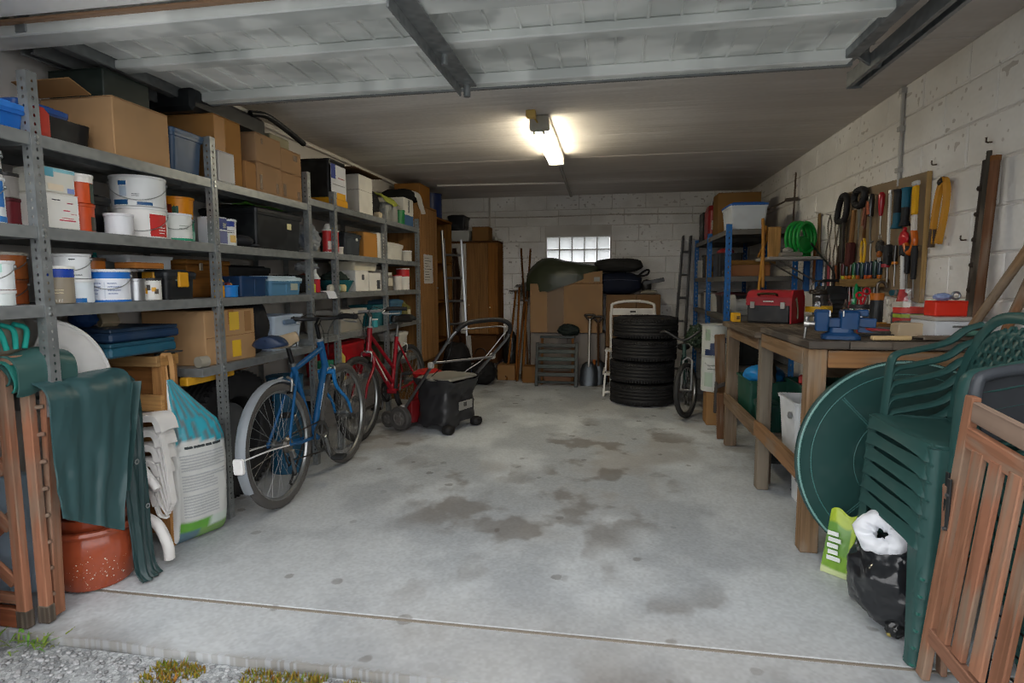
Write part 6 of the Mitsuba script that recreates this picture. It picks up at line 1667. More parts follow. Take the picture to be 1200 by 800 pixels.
solo('black_sack', mesh((blob((-1.27, 7.25, 0.30), (0.09, 0.09, 0.30), 0.15, 2.4, 75, 2.6, floor=0.003), '#1b1a19')), 'm_foil', 'dark sack on the floor behind the garden tool bunch', 'sack')

# white step stool chair
k = thing('step_stool', 'white metal folding step stool behind the tyre stack', 'step stool')
WS = '#cfccc6'
fr = curve([(-0.005, 6.50, 0.002), (-0.01, 6.47, 0.5), (-0.01, 6.45, 0.9), (0.03, 6.45, 0.975), (0.22, 6.45, 1.0), (0.41, 6.45, 0.975), (0.45, 6.45, 0.9), (0.45, 6.47, 0.5), (0.445, 6.50, 0.002)], 60)
part(k, 'back_frame', mesh((tube(fr, 0.016, 10), WS)), 'm_paint')
part(k, 'backrest', mesh((beam((-0.005, 6.452, 0.885), (0.445, 6.452, 0.885), 0.012, 0.075), WS), (box(0.19, 0.25, 6.44, 6.447, 0.875, 0.895, 0.001), '#3a3732')), 'm_paint')
part(k, 'arch', mesh((tube(curve([(0.08, 6.45, 0.72), (0.11, 6.45, 0.79), (0.22, 6.45, 0.825), (0.33, 6.45, 0.79), (0.36, 6.45, 0.72)], 24), 0.012, 8), WS)), 'm_paint')
for zz, y0 in ((0.22, 6.18), (0.46, 6.30)):
    part(k, 'step', mesh((box(-0.06, 0.38, y0, y0 + 0.18, zz, zz + 0.025, 0.004), '#b9b5ac')), 'm_paint')
for x in (-0.085, 0.40):
    part(k, 'leg', mesh((beam((x, 6.14, 0.002), (x + 0.02, 6.20, 0.245), 0.022, 0.03, up=(0, -1, 0)), WS), (beam((x + 0.0, 6.18, 0.24), (x + 0.01, 6.46, 0.26), 0.022, 0.022), WS)), 'm_paint')
    part(k, 'leg', mesh((beam((x + 0.02, 6.28, 0.25), (x + 0.03, 6.31, 0.48), 0.02, 0.026, up=(0, -1, 0)), WS), (beam((x + 0.02, 6.29, 0.475), (x + 0.03, 6.46, 0.48), 0.02, 0.02), WS)), 'm_paint')
part(k, 'foot_rail', mesh((beam((-0.085, 6.15, 0.05), (0.40, 6.15, 0.05), 0.02, 0.02), WS)), 'm_paint')

# stack of four tyres
for i, (dx, dy) in enumerate(((0.0, 0.0), (-0.004, 0.01), (0.012, -0.005), (0.022, 0.005))):
    k = thing('car_tyre', ['bottom car tyre of the stack of four', 'second car tyre from the floor in the stack of four', 'third car tyre from the floor in the stack of four', 'top car tyre of the stack of four'][i], 'tyre', 'black tyres stacked in the middle of the back')
    M = T(0.305 + dx, 5.945 + dy, 0.110 + 0.2165 * i, 37 * i)
    part(k, 'carcass', tyre_mesh(0.315, 0.195, 0.216, 72, 0.008, '#19191a'), 'm_rubber', m=M)
    gr_ = Mesh()
    for j in range(40):
        a = 2 * PI * j / 40
        gr_.add(beam((0.3165 * math.cos(a), 0.3165 * math.sin(a), -0.025), (0.3165 * math.cos(a + 0.05), 0.3165 * math.sin(a + 0.05), 0.025), 0.006, 0.004, up=(math.cos(a), math.sin(a), 0)), '#202021')
    part(k, 'tread', gr_, 'm_rubber', kind='stuff', m=M)

# ladder and child's bicycle near the rack
ladder('aluminium ladder leaning on the back wall beside the blue rack', (0.70, 7.0, 0.02), (0.83, 7.02, 0.02), (0.84, 7.44, 1.76), (0.93, 7.455, 1.76), 6, '#85878a', (0.022, 0.05))
k = thing('bicycle', "small dark bicycle standing behind the paint buckets with its front wheel out", 'bicycle')
CW = basis((0.665, 5.27, 0.004), unit((0.10, 0.99, 0)), unit(np.cross((-0.06, 0, 1), unit((0.10, 0.99, 0)))), unit((-0.06, 0, 1)))


SW = CW @ T(0, 0, 0, -22)


def small_wheel(cx):
    m = (CW if cx else SW) @ basis((cx, 0, 0.245), (1, 0, 0), (0, 0, 1), (0, -1, 0))
    w = key_for(k + '__wheel')
    scene[w] = mesh((lathe([(0.205, -0.012), (0.222, -0.022), (0.238, -0.018), (0.245, 0), (0.238, 0.018), (0.222, 0.022), (0.205, 0.012)], 48, 80), '#2a2a2a')).shape('m_rubber', m)
    labels[w] = {'label': 'small spoked wheel'}
    part(w, 'rim', mesh((lathe([(0.206, -0.013), (0.196, -0.010), (0.192, 0), (0.196, 0.010), (0.206, 0.013)], 48, 40), '#8f8d88')), 'm_metal', m=m)
    sp = Mesh()
    for i in range(20):
        a = 2 * PI * i / 20
        b = a + (0.5 if i % 4 < 2 else -0.5)
        sp.add(cyl((0.016 * math.cos(b), 0.016 * math.sin(b), 0.02 * (1 if i % 2 else -1)), (0.195 * math.cos(a), 0.195 * math.sin(a), 0), 0.0013, n=4), '#a5a5a3')
    part(w, 'spokes', sp, 'm_metal', kind='stuff', m=m)
    part(w, 'hub', mesh((cyl((0, 0, -0.045), (0, 0, 0.045), 0.014, n=10), '#77777a')), 'm_metal', m=m)


small_wheel(0.0)
small_wheel(0.66)
part(k, 'fork', mesh((tube([(0, -0.045, 0.245), (0.07, -0.04, 0.50), (0.08, 0, 0.53)], 0.010, 8), '#7b7d7e'), (tube([(0, 0.045, 0.245), (0.07, 0.04, 0.50), (0.08, 0, 0.53)], 0.010, 8), '#7b7d7e')), 'm_paint', m=SW)
part(k, 'frame', mesh((tube([(0.08, 0, 0.53), (0.12, 0, 0.64)], 0.017, 10), '#1e3a36'), (tube([(0.10, 0, 0.57), (0.36, 0, 0.25)], 0.015, 10), '#1e3a36'), (tube([(0.36, 0, 0.25), (0.46, 0, 0.52)], 0.014, 10), '#1e3a36'), (tube([(0.36, 0.03, 0.25), (0.66, 0.05, 0.245)], 0.009, 8), '#1e3a36'), (tube([(0.36, -0.03, 0.25), (0.66, -0.05, 0.245)], 0.009, 8), '#1e3a36'), (tube([(0.45, 0.02, 0.48), (0.66, 0.05, 0.245)], 0.008, 8), '#1e3a36'), (tube([(0.45, -0.02, 0.48), (0.66, -0.05, 0.245)], 0.008, 8), '#1e3a36')), 'm_paint', m=CW)
part(k, 'handlebar', mesh((tube(curve([(0.20, -0.20, 0.75), (0.13, -0.15, 0.76), (0.12, 0, 0.68), (0.13, 0.15, 0.76), (0.20, 0.20, 0.75)], 24), 0.011, 8), '#232426')), 'm_paint', m=CW)
part(k, 'saddle', mesh((blob((0.49, 0, 0.58), (0.12, 0.06, 0.03), 0.03, 2, 5), '#161616')), 'm_plastic', m=CW)
k = thing('netting', 'crumpled dark green netting heaped over the small bicycle', 'netting')
scene[k] = mesh((blob((0.79, 5.62, 0.70), (0.10, 0.16, 0.10), 0.5, 4.5, 81, sub=4), '#2b3a2c')).shape('m_foil')

# paint buckets on a carton next to the bench
carton('narrow wooden-looking carton under two paint buckets at the far end of the bench', 0.79, 0.95, 5.02, 5.22, 0.0, 0.275, '#97734c', tape=None, marks=[('-y', 0.7, 0.8, 0.35, 0.42, '#5a442c')], tape_dir='x')
can('white paint bucket with a wire handle, lower of two stacked on a carton', 0.865, 5.15, 0.277, 0.108, 0.30, '#c2c6c3', lid='#b2b5b2', bands=[(0.15, 0.55, -110, -70, '#a3b5a6')], prints=[(0.6, 0.8, -95, -40, '#7d8480', 2), (0.1, 0.4, -60, -10, '#8d9490', 4)], name='paint_bucket', cat='bucket', rot=-35)
can('paint bucket with a dark blue curved label, on top of another bucket', 0.865, 5.15, 0.579, 0.108, 0.265, '#b8bcb8', lid='#a2a5a2', bands=[(0.03, 0.22, -110, -20, '#1f2f52'), (0.22, 0.42, -85, -15, '#1f2f52'), (0.42, 0.6, -60, -10, '#24365c'), (0.5, 0.85, -110, -85, '#8fa38f')], name='paint_bucket', cat='bucket', rot=-35)


# ================================================================ BLUE RACK
RX0, RX1, RY0, RY1 = 0.97, 1.56, 5.36, 7.36
k = thing('blue_rack', 'blue steel post rack with dark shelves in the far right corner', 'shelving unit')
BL = '#175a9c'


def blue_post(x, y, h, fx=1):
    holes = []
    zc = 0.03
    while zc < h - 0.02:
        holes.append([(0.0225 + 0.006 * math.cos(a), zc + 0.010 * math.sin(a)) for a in np.arange(6) * PI / 3])
        zc += 0.05
    pl = sg.Polygon([(0, 0), (0.045, 0), (0.045, h), (0, h)], holes)
    return mesh((extr(pl, 0.002), BL, basis((x, y, 0), (0, 1, 0), (0, 0, 1), (1, 0, 0))), (extr(pl, 0.002), BL, basis((x, y, 0), (fx, 0, 0), (0, 0, 1), (0, 1, 0))))


for y in (RY0, 6.38, RY1 - 0.045):
    part(k, 'post', blue_post(RX0, y, 1.70), 'm_clean')
    part(k, 'post', blue_post(RX1, y, 1.70, -1), 'm_clean')
for zz in (1.655, 1.25, 0.90, 0.45):
    for a, b in ((RY0 + 0.003, 6.40), (6.402, RY1 - 0.003)):
        part(k, 'shelf', mesh((box(RX0 + 0.004, RX1 - 0.002, a, b, zz - 0.004, zz, 0.001), '#4b4a48'), (box(RX0 + 0.004, RX0 + 0.008, a, b, zz - 0.045, zz, 0.001), '#55534f'), (box(RX1 - 0.008, RX1 - 0.002, a, b, zz - 0.045, zz, 0.001), '#55534f'), (box(RX0 + 0.004, RX1 - 0.002, a, a + 0.004, zz - 0.045, zz, 0.001), '#55534f'), (box(RX0 + 0.004, RX1 - 0.002, b - 0.004, b, zz - 0.045, zz, 0.001), '#55534f')), 'm_paint')
z = 1.655
bin_('clear-white storage box with a bright blue lid on top of the blue rack', 1.0, 1.32, 5.40, 5.82, z, z + 0.235, '#b9c0c8', lid='#1d55a0', ribs=0, taper=0.10)
carton('brown carton standing behind the blue-lidded box on the rack', 1.02, 1.42, 6.12, 6.42, z, z + 0.42, '#80603a', tape=None)
k = thing('jerrycan', 'red fuel can with a dark handle on the far top of the blue rack', 'fuel can')
part(k, 'body', mesh((loft([(0.18, 0.30, 0.05, 0), (0.19, 0.31, 0.05, 0.03), (0.19, 0.31, 0.05, 0.30), (0.15, 0.24, 0.05, 0.36)]), '#8e2326')), 'm_plastic', m=T(1.09, 6.72, z + 0.002))
part(k, 'top', mesh((tube(curve([(1.09, 6.62, z + 0.35), (1.09, 6.64, z + 0.42), (1.09, 6.80, z + 0.42), (1.09, 6.82, z + 0.35)], 14), 0.016, 8), '#3b2220')), 'm_plastic')
part(k, 'label', mesh((box(1.03, 1.07, 6.5635, 6.565, z + 0.10, z + 0.20, 0.0003), '#b7afa6')), 'm_clean')
carton('black box behind the red fuel can on the blue rack', 1.0, 1.3, 6.95, 7.25, z, z + 0.33, '#1c1a19', tape=None, mat='m_plastic')
z = 1.25
can('white bottle-like tub at the far end of the middle rack shelf', 1.04, 7.15, z, 0.06, 0.20, '#a9a7a2', wire=False, name='plastic_tub', cat='tub')
bin_('black case on the middle shelf of the blue rack next to the yellow box', 1.0, 1.2, 6.78, 7.02, z, z + 0.25, '#1c1d20', ribs=0)
carton('yellow upright box on the middle shelf of the blue rack', 1.0, 1.16, 6.46, 6.66, z, z + 0.235, '#c18a17', tape=None, mat='m_clean', marks=[('-y', 0.2, 0.8, 0.25, 0.5, '#3a2c18')])
bin_('dark crate with red items on the middle shelf of the blue rack', 1.0, 1.25, 5.98, 6.30, z, z + 0.23, '#232325', ribs=1)
solo('rag_bundle', mesh((blob((1.10, 6.12, z + 0.235), (0.08, 0.10, 0.05), 0.3, 3, 91), '#8d2326')), 'm_paint', 'red rag bundle heaped in the dark crate on the rack', 'rag')
carton('copper-coloured low box near the front post on the middle rack shelf', 1.03, 1.36, 5.44, 5.74, z, z + 0.10, '#8e5f3f', tape=None)
carton('flat black box lying under the copper-coloured things on the middle rack shelf', 1.04, 1.40, 5.80, 5.96, z, z + 0.06, '#1d1d1e', tape=None, mat='m_plastic')
k = thing('wood_plank', 'thin light wood strip lying on the copper-coloured box', 'plank')
scene[k] = mesh((beam((1.0, 5.50, z + 0.123), (1.42, 5.56, z + 0.123), 0.06, 0.04), '#8e6a3c')).shape('m_wood')
z = 0.90
for i, (y, h, c, l) in enumerate(((7.14, 0.17, '#a5a29c', 'pale jar at the far end of the lower rack shelf'), (6.95, 0.16, '#6d6a66', 'grey tin on the lower rack shelf'), (6.70, 0.20, '#b3b0a8', 'tall white jar on the lower rack shelf beside the middle post'), (6.50, 0.13, '#3b3936', 'dark tin on the lower rack shelf beside the middle post'), (6.26, 0.19, '#9c9a93', 'off-white can in front of the dark tin on the lower rack shelf'))):
    can(l, 1.06, y, z, 0.065, h, c, wire=False, lid='#4a4744')
bin_('dark box with red lid edge on the lower rack shelf', 1.02, 1.28, 5.86, 6.16, z, z + 0.20, '#2a2526', lid='#4d2a2a', ribs=0)
k = thing('bench_grinder', 'grey-white bench grinder on the lower rack shelf near the front post', 'grinder')
part(k, 'body', mesh((cyl((1.06, 5.55, z + 0.09), (1.32, 5.55, z + 0.09), 0.06, n=20), '#a6a6a2'), (box(1.08, 1.30, 5.48, 5.62, z + 0.002, z + 0.04, 0.006), '#8c8c89')), 'm_plastic')
part(k, 'guard', mesh((cyl((1.04, 5.55, z + 0.10), (1.09, 5.55, z + 0.10), 0.085, n=24), '#b5b4ae')), 'm_plastic')
part(k, 'guard', mesh((cyl((1.29, 5.55, z + 0.10), (1.34, 5.55, z + 0.10), 0.085, n=24), '#b5b4ae')), 'm_plastic')
z = 0.45
bin_('dark crate with mixed oddments on the lowest shelf of the blue rack', 1.02, 1.4, 5.45, 6.1, z, z + 0.22, '#1f2224', ribs=2)

# ================================================================ WORKBENCH
FZ, NZ = 0.917, 0.95
FX = 0.80
k = thing('workbench', 'rough timber workbench along the right wall with a lower shelf', 'workbench')
G1, G2, G3 = '#857058', '#917558', '#74675a'
for i in range(5):
    a = FX + (X1 - 0.012 - FX) * i / 5
    b = FX + (X1 - 0.012 - FX) * (i + 1) / 5
    part(k, 'top_board', mesh((box(a + 0.001, b - 0.001, 3.475 + rnd.uniform(0, .02), 4.47 + rnd.uniform(-0.02, 0.02), FZ - 0.035, FZ - rnd.uniform(0, 0.003), 0.003), ['#5e554b', '#6b6055', '#63594e', '#5a5148', '#6a6157'][i])), 'm_oldwood')
    part(k, 'top_board', mesh((box(a + 0.026, min(b + 0.024, X1 - 0.012), 2.632 + rnd.uniform(-0.006, 0.006), 3.47, NZ - 0.035, NZ - rnd.uniform(0, 0.002), 0.003), ['#4e4a46', '#57524c', '#5d564e', '#524d48', '#5a544d'][i])), 'm_oldwood')


def post(x, y, w, d, h, c, z0=0.002):
    part(k, 'leg', mesh((beam((x, y, z0), (x, y, h), w, d, up=(0, 1, 0)), c)), 'm_oldwood')


post(0.872, 2.70, 0.075, 0.075, NZ - 0.037, G2)
post(1.55, 2.70, 0.07, 0.07, NZ - 0.037, G1)
post(0.868, 3.50, 0.065, 0.07, FZ - 0.037, '#7d7568')
post(0.91, 3.60, 0.06, 0.05, 0.30, G3)
post(1.55, 3.50, 0.07, 0.07, FZ - 0.037, G1)
post(0.868, 4.42, 0.08, 0.06, FZ - 0.037, '#7f6e5c')
post(1.55, 4.42, 0.07, 0.06, FZ - 0.037, G1)
for a, b, h, c in (((0.846, 2.74, 0.872), (0.846, 3.465, 0.872), 0.075, G2), ((0.846, 3.54, 0.845), (0.846, 4.385, 0.845), 0.07, '#7d6650'), ((0.912, 2.672, 0.870), (1.512, 2.672, 0.870), 0.075, '#946c47'), ((0.91, 4.43, 0.835), (1.51, 4.43, 0.835), 0.07, G3)):
    part(k, 'apron', mesh((beam(a, b, 0.03, h), c)), 'm_oldwood')
for a, b, c in (((0.835, 2.66, 0.357), (0.835, 3.52, 0.357), '#8d6c4e'), ((0.835, 3.525, 0.345), (0.835, 4.46, 0.345), '#7d6a56')):
    part(k, 'shelf_rail', mesh((beam(a, b, 0.028, 0.085), c)), 'm_oldwood')
for i in range(4):
    a = 0.85 + 0.185 * i
    part(k, 'shelf_board', mesh((box(a, a + 0.182, 2.745, 3.46, 0.305, 0.327, 0.002), ['#7c7064', '#6f655b', '#776b60', '#6b6158'][i])), 'm_oldwood')
    part(k, 'shelf_board', mesh((box(a, a + 0.182, 3.54, 4.385, 0.295, 0.317, 0.002), ['#6f655b', '#7a6e62', '#69605a', '#736860'][i])), 'm_oldwood')
part(k, 'back_board', mesh((box(1.50, 1.515, 3.545, 4.38, 0.322, 0.80, 0.002), '#8b7b6a')), 'm_oldwood')
part(k, 'back_board', mesh((box(1.50, 1.515, 2.745, 3.46, 0.332, 0.82, 0.002), '#857565')), 'm_oldwood')
part(k, 'brace', mesh((beam((0.885, 3.56, 0.82), (1.20, 4.36, 0.34), 0.02, 0.08), '#6e655c')), 'm_oldwood')
for i in range(2):
    part(k, 'bolt', mesh((cyl((0.845, 2.660, 0.34 + 0.05 * i), (0.845, 2.645, 0.34 + 0.05 * i), 0.010, n=8), '#55595d')), 'm_metal')
part(k, 'bracket', mesh((box(0.818, 0.82, 2.665, 2.72, 0.31, 0.40, 0.0005), '#5a6167')), 'm_metal')

k = thing('plank', 'brown plank leaning upright at the far end of the workbench', 'plank')
scene[k] = mesh((beam((0.86, 4.70, 0.003), (0.815, 4.66, 0.80), 0.075, 0.024, up=(0, 1, 0)), '#7a5b3f')).shape('m_oldwood')
k = thing('plank', 'short reddish plank standing beside the leaning plank at the bench end', 'plank')
scene[k] = mesh((beam((0.83, 4.585, 0.003), (0.815, 4.56, 0.36), 0.05, 0.03, up=(0, 1, 0)), '#6b4c36')).shape('m_oldwood')
k = thing('iron_bracket', 'rusty iron bracket hanging on the planks at the bench end', 'bracket')
part(k, 'bar', mesh((beam((0.785, 4.60, 0.20), (0.79, 4.60, 0.44), 0.02, 0.03, up=(0, 1, 0)), '#3b3531'), (beam((0.785, 4.60, 0.40), (0.86, 4.60, 0.43), 0.02, 0.03), '#3b3531'), (beam((0.785, 4.60, 0.25), (0.85, 4.60, 0.25), 0.02, 0.02), '#3b3531')), 'm_paint')

# things on the lower shelf and under the bench
k = bin_('tall dark green crate with a blue bag on it, far end of the bench shelf', 0.875, 1.16, 3.93, 4.33, 0.317, 0.56, '#1e4a3c', ribs=2, taper=0.05, name='plastic_crate', cat='crate')
solo('blue_bag', mesh((blob((1.0, 4.06, 0.585), (0.12, 0.13, 0.06), 0.15, 2.4, 95, 2.6), '#1878b8')), 'm_tarp', 'bright blue bag on the tall green crate under the bench', 'bag')
k = bin_('green open crate at the back of the bench shelf', 1.08, 1.46, 3.58, 3.90, 0.317, 0.60, '#1f5142', ribs=3, taper=0.05, name='plastic_crate', cat='crate')
solo('drill', mesh((beam((1.10, 3.66, 0.625), (1.22, 3.60, 0.63), 0.05, 0.045), '#b5281f'), (beam((1.13, 3.65, 0.61), (1.13, 3.65, 0.56), 0.035, 0.03, up=(0, 1, 0)), '#b5281f')), 'm_plastic', 'bright red power drill lying on the green open crate', 'drill')
solo('garden_glove', mesh((blob((1.28, 3.42, 0.42), (0.07, 0.05, 0.09), 0.25, 3, 97, floor=0.33), '#9c3a2c')), 'm_fabric', 'red rag bundle behind the white bucket on the bench shelf', 'rag')
k = bin_('small dark green lidded box at the front edge of the bench shelf', 0.875, 1.0, 3.555, 3.80, 0.317, 0.485, '#173f36', lid='#1c3a35', ribs=2, name='plastic_crate', cat='crate', taper=0.03)
k = bin_('white square plastic bucket on the near part of the bench shelf', 0.89, 1.15, 3.02, 3.33, 0.327, 0.60, '#cdd0d2', ribs=0, taper=0.14, name='plastic_bucket', cat='bucket')
part(k, 'handle_lug', mesh((box(1.0, 1.05, 3.005, 3.02, 0.47, 0.50, 0.005), '#2b2c2d'), (cyl((0.895, 3.08, 0.53), (0.882, 3.08, 0.53), 0.018, n=12), '#77797a')), 'm_plastic')
k = thing('hose_reel', 'green plastic hand reel beside the white bucket on the bench shelf', 'reel')
part(k, 'ring', mesh((tube(circle((0.945, 2.86, 0.44), 0.085, (0.25, 0.97, 0), (0, 0, 1), 30), 0.016, 8, True), '#14735a')), 'm_plastic')
part(k, 'spoke', mesh((beam((0.925, 2.78, 0.44), (0.965, 2.94, 0.44), 0.02, 0.015), '#14735a')), 'm_plastic')
solo('dark_glove', mesh((blob((0.90, 2.93, 0.345), (0.03, 0.08, 0.02), 0.2, 3, 99, floor=0.328), '#22242a')), 'm_fabric', 'dark glove lying by the shelf rail in front of the reel', 'glove')
k = bin_('white plastic box on the floor under the near bench, seen past its leg', 0.99, 1.24, 3.10, 3.42, 0.0, 0.22, '#cfd2d3', ribs=0, taper=0.05, name='white_box', cat='box')
for i, (y, zz) in enumerate(((3.15, 0.05), (3.15, 0.17), (3.36, 0.05), (3.36, 0.17))):
    part(k, 'mark', mesh((cyl((0.990, y, zz), (0.993, y, zz), 0.006, n=8), '#4a4b4c')), 'm_clean')
bin_('black plastic box on the floor under the far bench', 1.02, 1.34, 3.98, 4.34, 0.0, 0.235, '#1d1f20', ribs=1, taper=0.04)
k = thing('tree_branch', 'dark gnarled branches lying on the bench shelf behind the front leg', 'branch')
for i in range(5):
    p0 = np.array([1.05 + 0.06 * i, 2.86, 0.50 + 0.04 * i])
    part(k, 'twig', mesh((tube(curve([p0, p0 + [0.08, 0.06, 0.05 - 0.02 * i], p0 + [0.17, 0.10, -0.02], p0 + [0.26, 0.20, 0.03], p0 + [0.34, 0.3, -0.02 * i]], 16), np.linspace(0.016, 0.006, len(curve([[0, 0, 0]] * 5, 16))), 6), '#3a2e26')), 'm_oldwood')

# ---- on the bench
k = thing('toolbox', 'dented red and black metal toolbox on the far bench', 'toolbox')
TM_ = T(1.115, 4.325, FZ + 0.002, -33)
part(k, 'tray', mesh((loft([(0.27, 0.245, 0.012, 0), (0.28, 0.255, 0.012, 0.012), (0.28, 0.255, 0.012, 0.12)]), '#222427')), 'm_paint', m=TM_)
pr_ = [(-0.135, 0.12), (-0.135, 0.175), (-0.10, 0.215), (-0.03, 0.225), (0.03, 0.225), (0.10, 0.215), (0.135, 0.175), (0.135, 0.12)]
part(k, 'lid', mesh((extr(pr_, 0.29, basis((-0.145, 0, 0), (0, 1, 0), (0, 0, 1), (1, 0, 0))), '#99242c')), 'm_plastic', 'red lid', m=TM_)
part(k, 'end_plate', mesh((extr([(-0.135, 0.0), (-0.14, 0.17), (-0.10, 0.225), (0.10, 0.225), (0.14, 0.17), (0.135, 0.0)], 0.012, basis((0.146, 0, 0), (0, 1, 0), (0, 0, 1), (1, 0, 0))), '#a3212b')), 'm_plastic', 'red end plate', m=TM_)
part(k, 'handle', mesh((tube(curve([(-0.06, -0.13, 0.19), (-0.05, -0.155, 0.20), (0.05, -0.155, 0.20), (0.06, -0.13, 0.19)], 16), 0.008, 8), '#4a3a2a')), 'm_metal', m=TM_)
for x in (-0.10, 0.10):
    part(k, 'latch', mesh((box(x - 0.015, x + 0.015, -0.143, -0.127, 0.10, 0.145, 0.002), '#a9a69f')), 'm_metal', m=TM_)
part(k, 'scrape', mesh((box(-0.03, 0.04, -0.1365, -0.134, 0.143, 0.153, 0.0005), '#c2bdb5')), 'm_metal', m=TM_)
part(k, 'strap', mesh((ribbon(curve([(0.162, -0.06, 0.17), (0.164, -0.03, 0.10), (0.163, -0.02, 0.03)], 12), 0.02, 0.004, (1, 0, 0)), '#8a8a76')), 'm_fabric', 'olive strap', m=TM_)
carton('small yellow printed box at the far corner of the bench', 0.845, 0.895, 4.32, 4.43, FZ, FZ + 0.062, '#d5a018', tape=None, name='printed_box', cat='box', mat='m_clean', marks=[('-y', 0.45, 0.85, 0.3, 0.7, '#6a4a12'), ('+x', 0.2, 0.8, 0.3, 0.7, '#6a4a12')])
k = thing('battery_charger', 'black battery charger with a curved handle behind the toolbox', 'charger')
part(k, 'body', mesh((loft([(0.20, 0.16, 0.03, 0), (0.21, 0.17, 0.03, 0.20), (0.17, 0.13, 0.03, 0.25)]), '#26282a')), 'm_plastic', m=T(1.50, 4.38, FZ + 0.002))
part(k, 'handle', mesh((tube(curve([(1.42, 4.38, FZ + 0.24), (1.43, 4.38, FZ + 0.285), (1.57, 4.38, FZ + 0.285), (1.58, 4.38, FZ + 0.24)], 16), 0.010, 8), '#1d1e20')), 'm_plastic')
for i in range(4):
    part(k, 'vent', mesh((box(1.44, 1.56, 4.293, 4.297, FZ + 0.06 + 0.03 * i, FZ + 0.072 + 0.03 * i, 0.001), '#101112')), 'm_plastic')
solo('cable', mesh((tube(curve([(1.50, 4.34, FZ + 0.25), (1.545, 4.50, FZ + 0.36), (1.57, 4.85, 1.40), (1.555, 5.02, 1.50)], 26), 0.008, 6), '#17181a')), 'm_plastic', 'black hose rising from the charger to the green reel on the wall', 'cable')


def glass_jar(label, x, y, z, r, h, fill, fill_c, band=None, lid=None):
    t = thing('glass_jar', label, 'jar')
    M = T(x, y, z + 0.001)
    part(t, 'contents', mesh((lathe([(0, 0.006), (r - 0.005, 0.006), (r - 0.005, fill), (0, fill + 0.012)], 20, 50), fill_c)), 'm_paint', m=M)
    part(t, 'glass', mesh((lathe([(0, 0), (r, 0), (r, h * 0.72), (r * 0.82, h * 0.86), (r * 0.8, h)], 28, 50), '#ffffff')), 'm_glass', m=M)
    if band:
        part(t, 'label', mesh((arc_patch(r + 0.0022, h * band[0], h * band[1], -170, 60), band[2])), 'm_clean', m=M)
    if lid:
        part(t, 'lid', mesh((lathe([(r * 0.84, h - 0.002), (r * 0.86, h + 0.02), (0, h + 0.022)], 20), lid)), 'm_clean', m=M)
    return t


glass_jar('large glass jar with a yellow band beside the toolbox', 1.36, 4.20, FZ, 0.085, 0.19, 0.05, '#8d8468', (0.42, 0.62, '#d0a21c'))
solo('wire_coil', mesh((tube(np.array([[1.36 + 0.05 * math.cos(a) * (1 + 0.1 * math.sin(3 * a)), 4.20 + 0.05 * math.sin(a), FZ + 0.215 + 0.012 * math.sin(2.3 * a)] for a in np.linspace(0, 18, 90)]), 0.004, 5), '#5d5852'), (tube(circle((1.36, 4.20, FZ + 0.245), 0.045, (1, 0, 0), (0, 0, 1), 30), 0.004, 5, True), '#5d5852')), 'm_metal', 'loose coil of wire sitting in the mouth of the large glass jar', 'wire')
glass_jar('second glass jar, green cord and rolls inside, against the wall behind the large jar', 1.52, 4.05, FZ, 0.06, 0.17, 0.06, '#7d7a72')
solo('green_string', mesh((tube(curve([(1.52, 4.05, FZ + 0.10), (1.53, 4.04, FZ + 0.22), (1.55, 4.08, FZ + 0.26), (1.55, 4.02, FZ + 0.18)], 20), 0.012, 6), '#1d8b53')), 'm_fabric', 'bright green cord poking from the second glass jar', 'string')
glass_jar('dark-topped jar with a yellow label and red scissors in it, in front of the pegboard', 1.40, 3.62, FZ, 0.07, 0.13, 0.10, '#5b5a55', (0.05, 0.40, '#c9a527'), '#2a2b2d')
k = thing('red_scissors', 'pair of red-handled scissors standing in the dark-topped jar', 'scissors')
for s in (-1, 1):
    part(k, 'handle', mesh((tube(circle((1.40 + 0.018 * s, 3.60, FZ + 0.215 + 0.012 * s), 0.017, (1, 0, 0), (0, 0.2, 0.98), 20), 0.006, 6, True), '#c2212b'), (tube([(1.40 + 0.014 * s, 3.60, FZ + 0.198), (1.40 + 0.004 * s, 3.61, FZ + 0.15)], 0.006, 6), '#c2212b')), 'm_plastic')
glass_jar('tall glass jar with red, white and green bands at the right of the pegboard foot', 1.49, 3.28, NZ, 0.075, 0.21, 0.09, '#4d5a66', (0.42, 0.56, '#c23c32'))
j = 'glass_jar_003'
part(j, 'label', mesh((arc_patch(0.0772, 0.066, 0.084, -170, 60), '#9aa93a'), (arc_patch(0.0772, 0.042, 0.064, -170, 60), '#a83a34')), 'm_clean', 'green and red lower bands', m=T(1.49, 3.28, NZ + 0.001))
k = thing('silicone_tube', 'black cylindrical tube with an orange rim standing by the tall glass jar', 'tube')
part(k, 'body', mesh((lathe([(0, 0), (0.032, 0), (0.032, 0.17), (0.0, 0.17)], 20), '#212224')), 'm_plastic', m=T(1.40, 3.42, NZ + 0.002))
part(k, 'rim', mesh((lathe([(0.033, 0.148), (0.034, 0.185), (0.027, 0.185), (0.026, 0.15)], 20), '#b3651e')), 'm_plastic', m=T(1.40, 3.42, NZ + 0.002))
part(k, 'hook', mesh((tube(curve([(1.40, 3.42, NZ + 0.17), (1.40, 3.42, NZ + 0.235), (1.43, 3.42, NZ + 0.245), (1.445, 3.42, NZ + 0.215)], 14), 0.008, 6), '#6b6259')), 'm_metal')
k = thing('vise', 'blue bench vise bolted at the near corner of the workbench', 'vise')
VB = '#143c66'
VM = T(0.985, 2.745, NZ + 0.001, -14)
part(k, 'base', mesh((loft([(0.15, 0.12, 0.03, 0), (0.15, 0.12, 0.03, 0.015), (0.10, 0.09, 0.03, 0.03), (0.09, 0.08, 0.02, 0.05)]), VB)), 'm_plastic', m=VM)
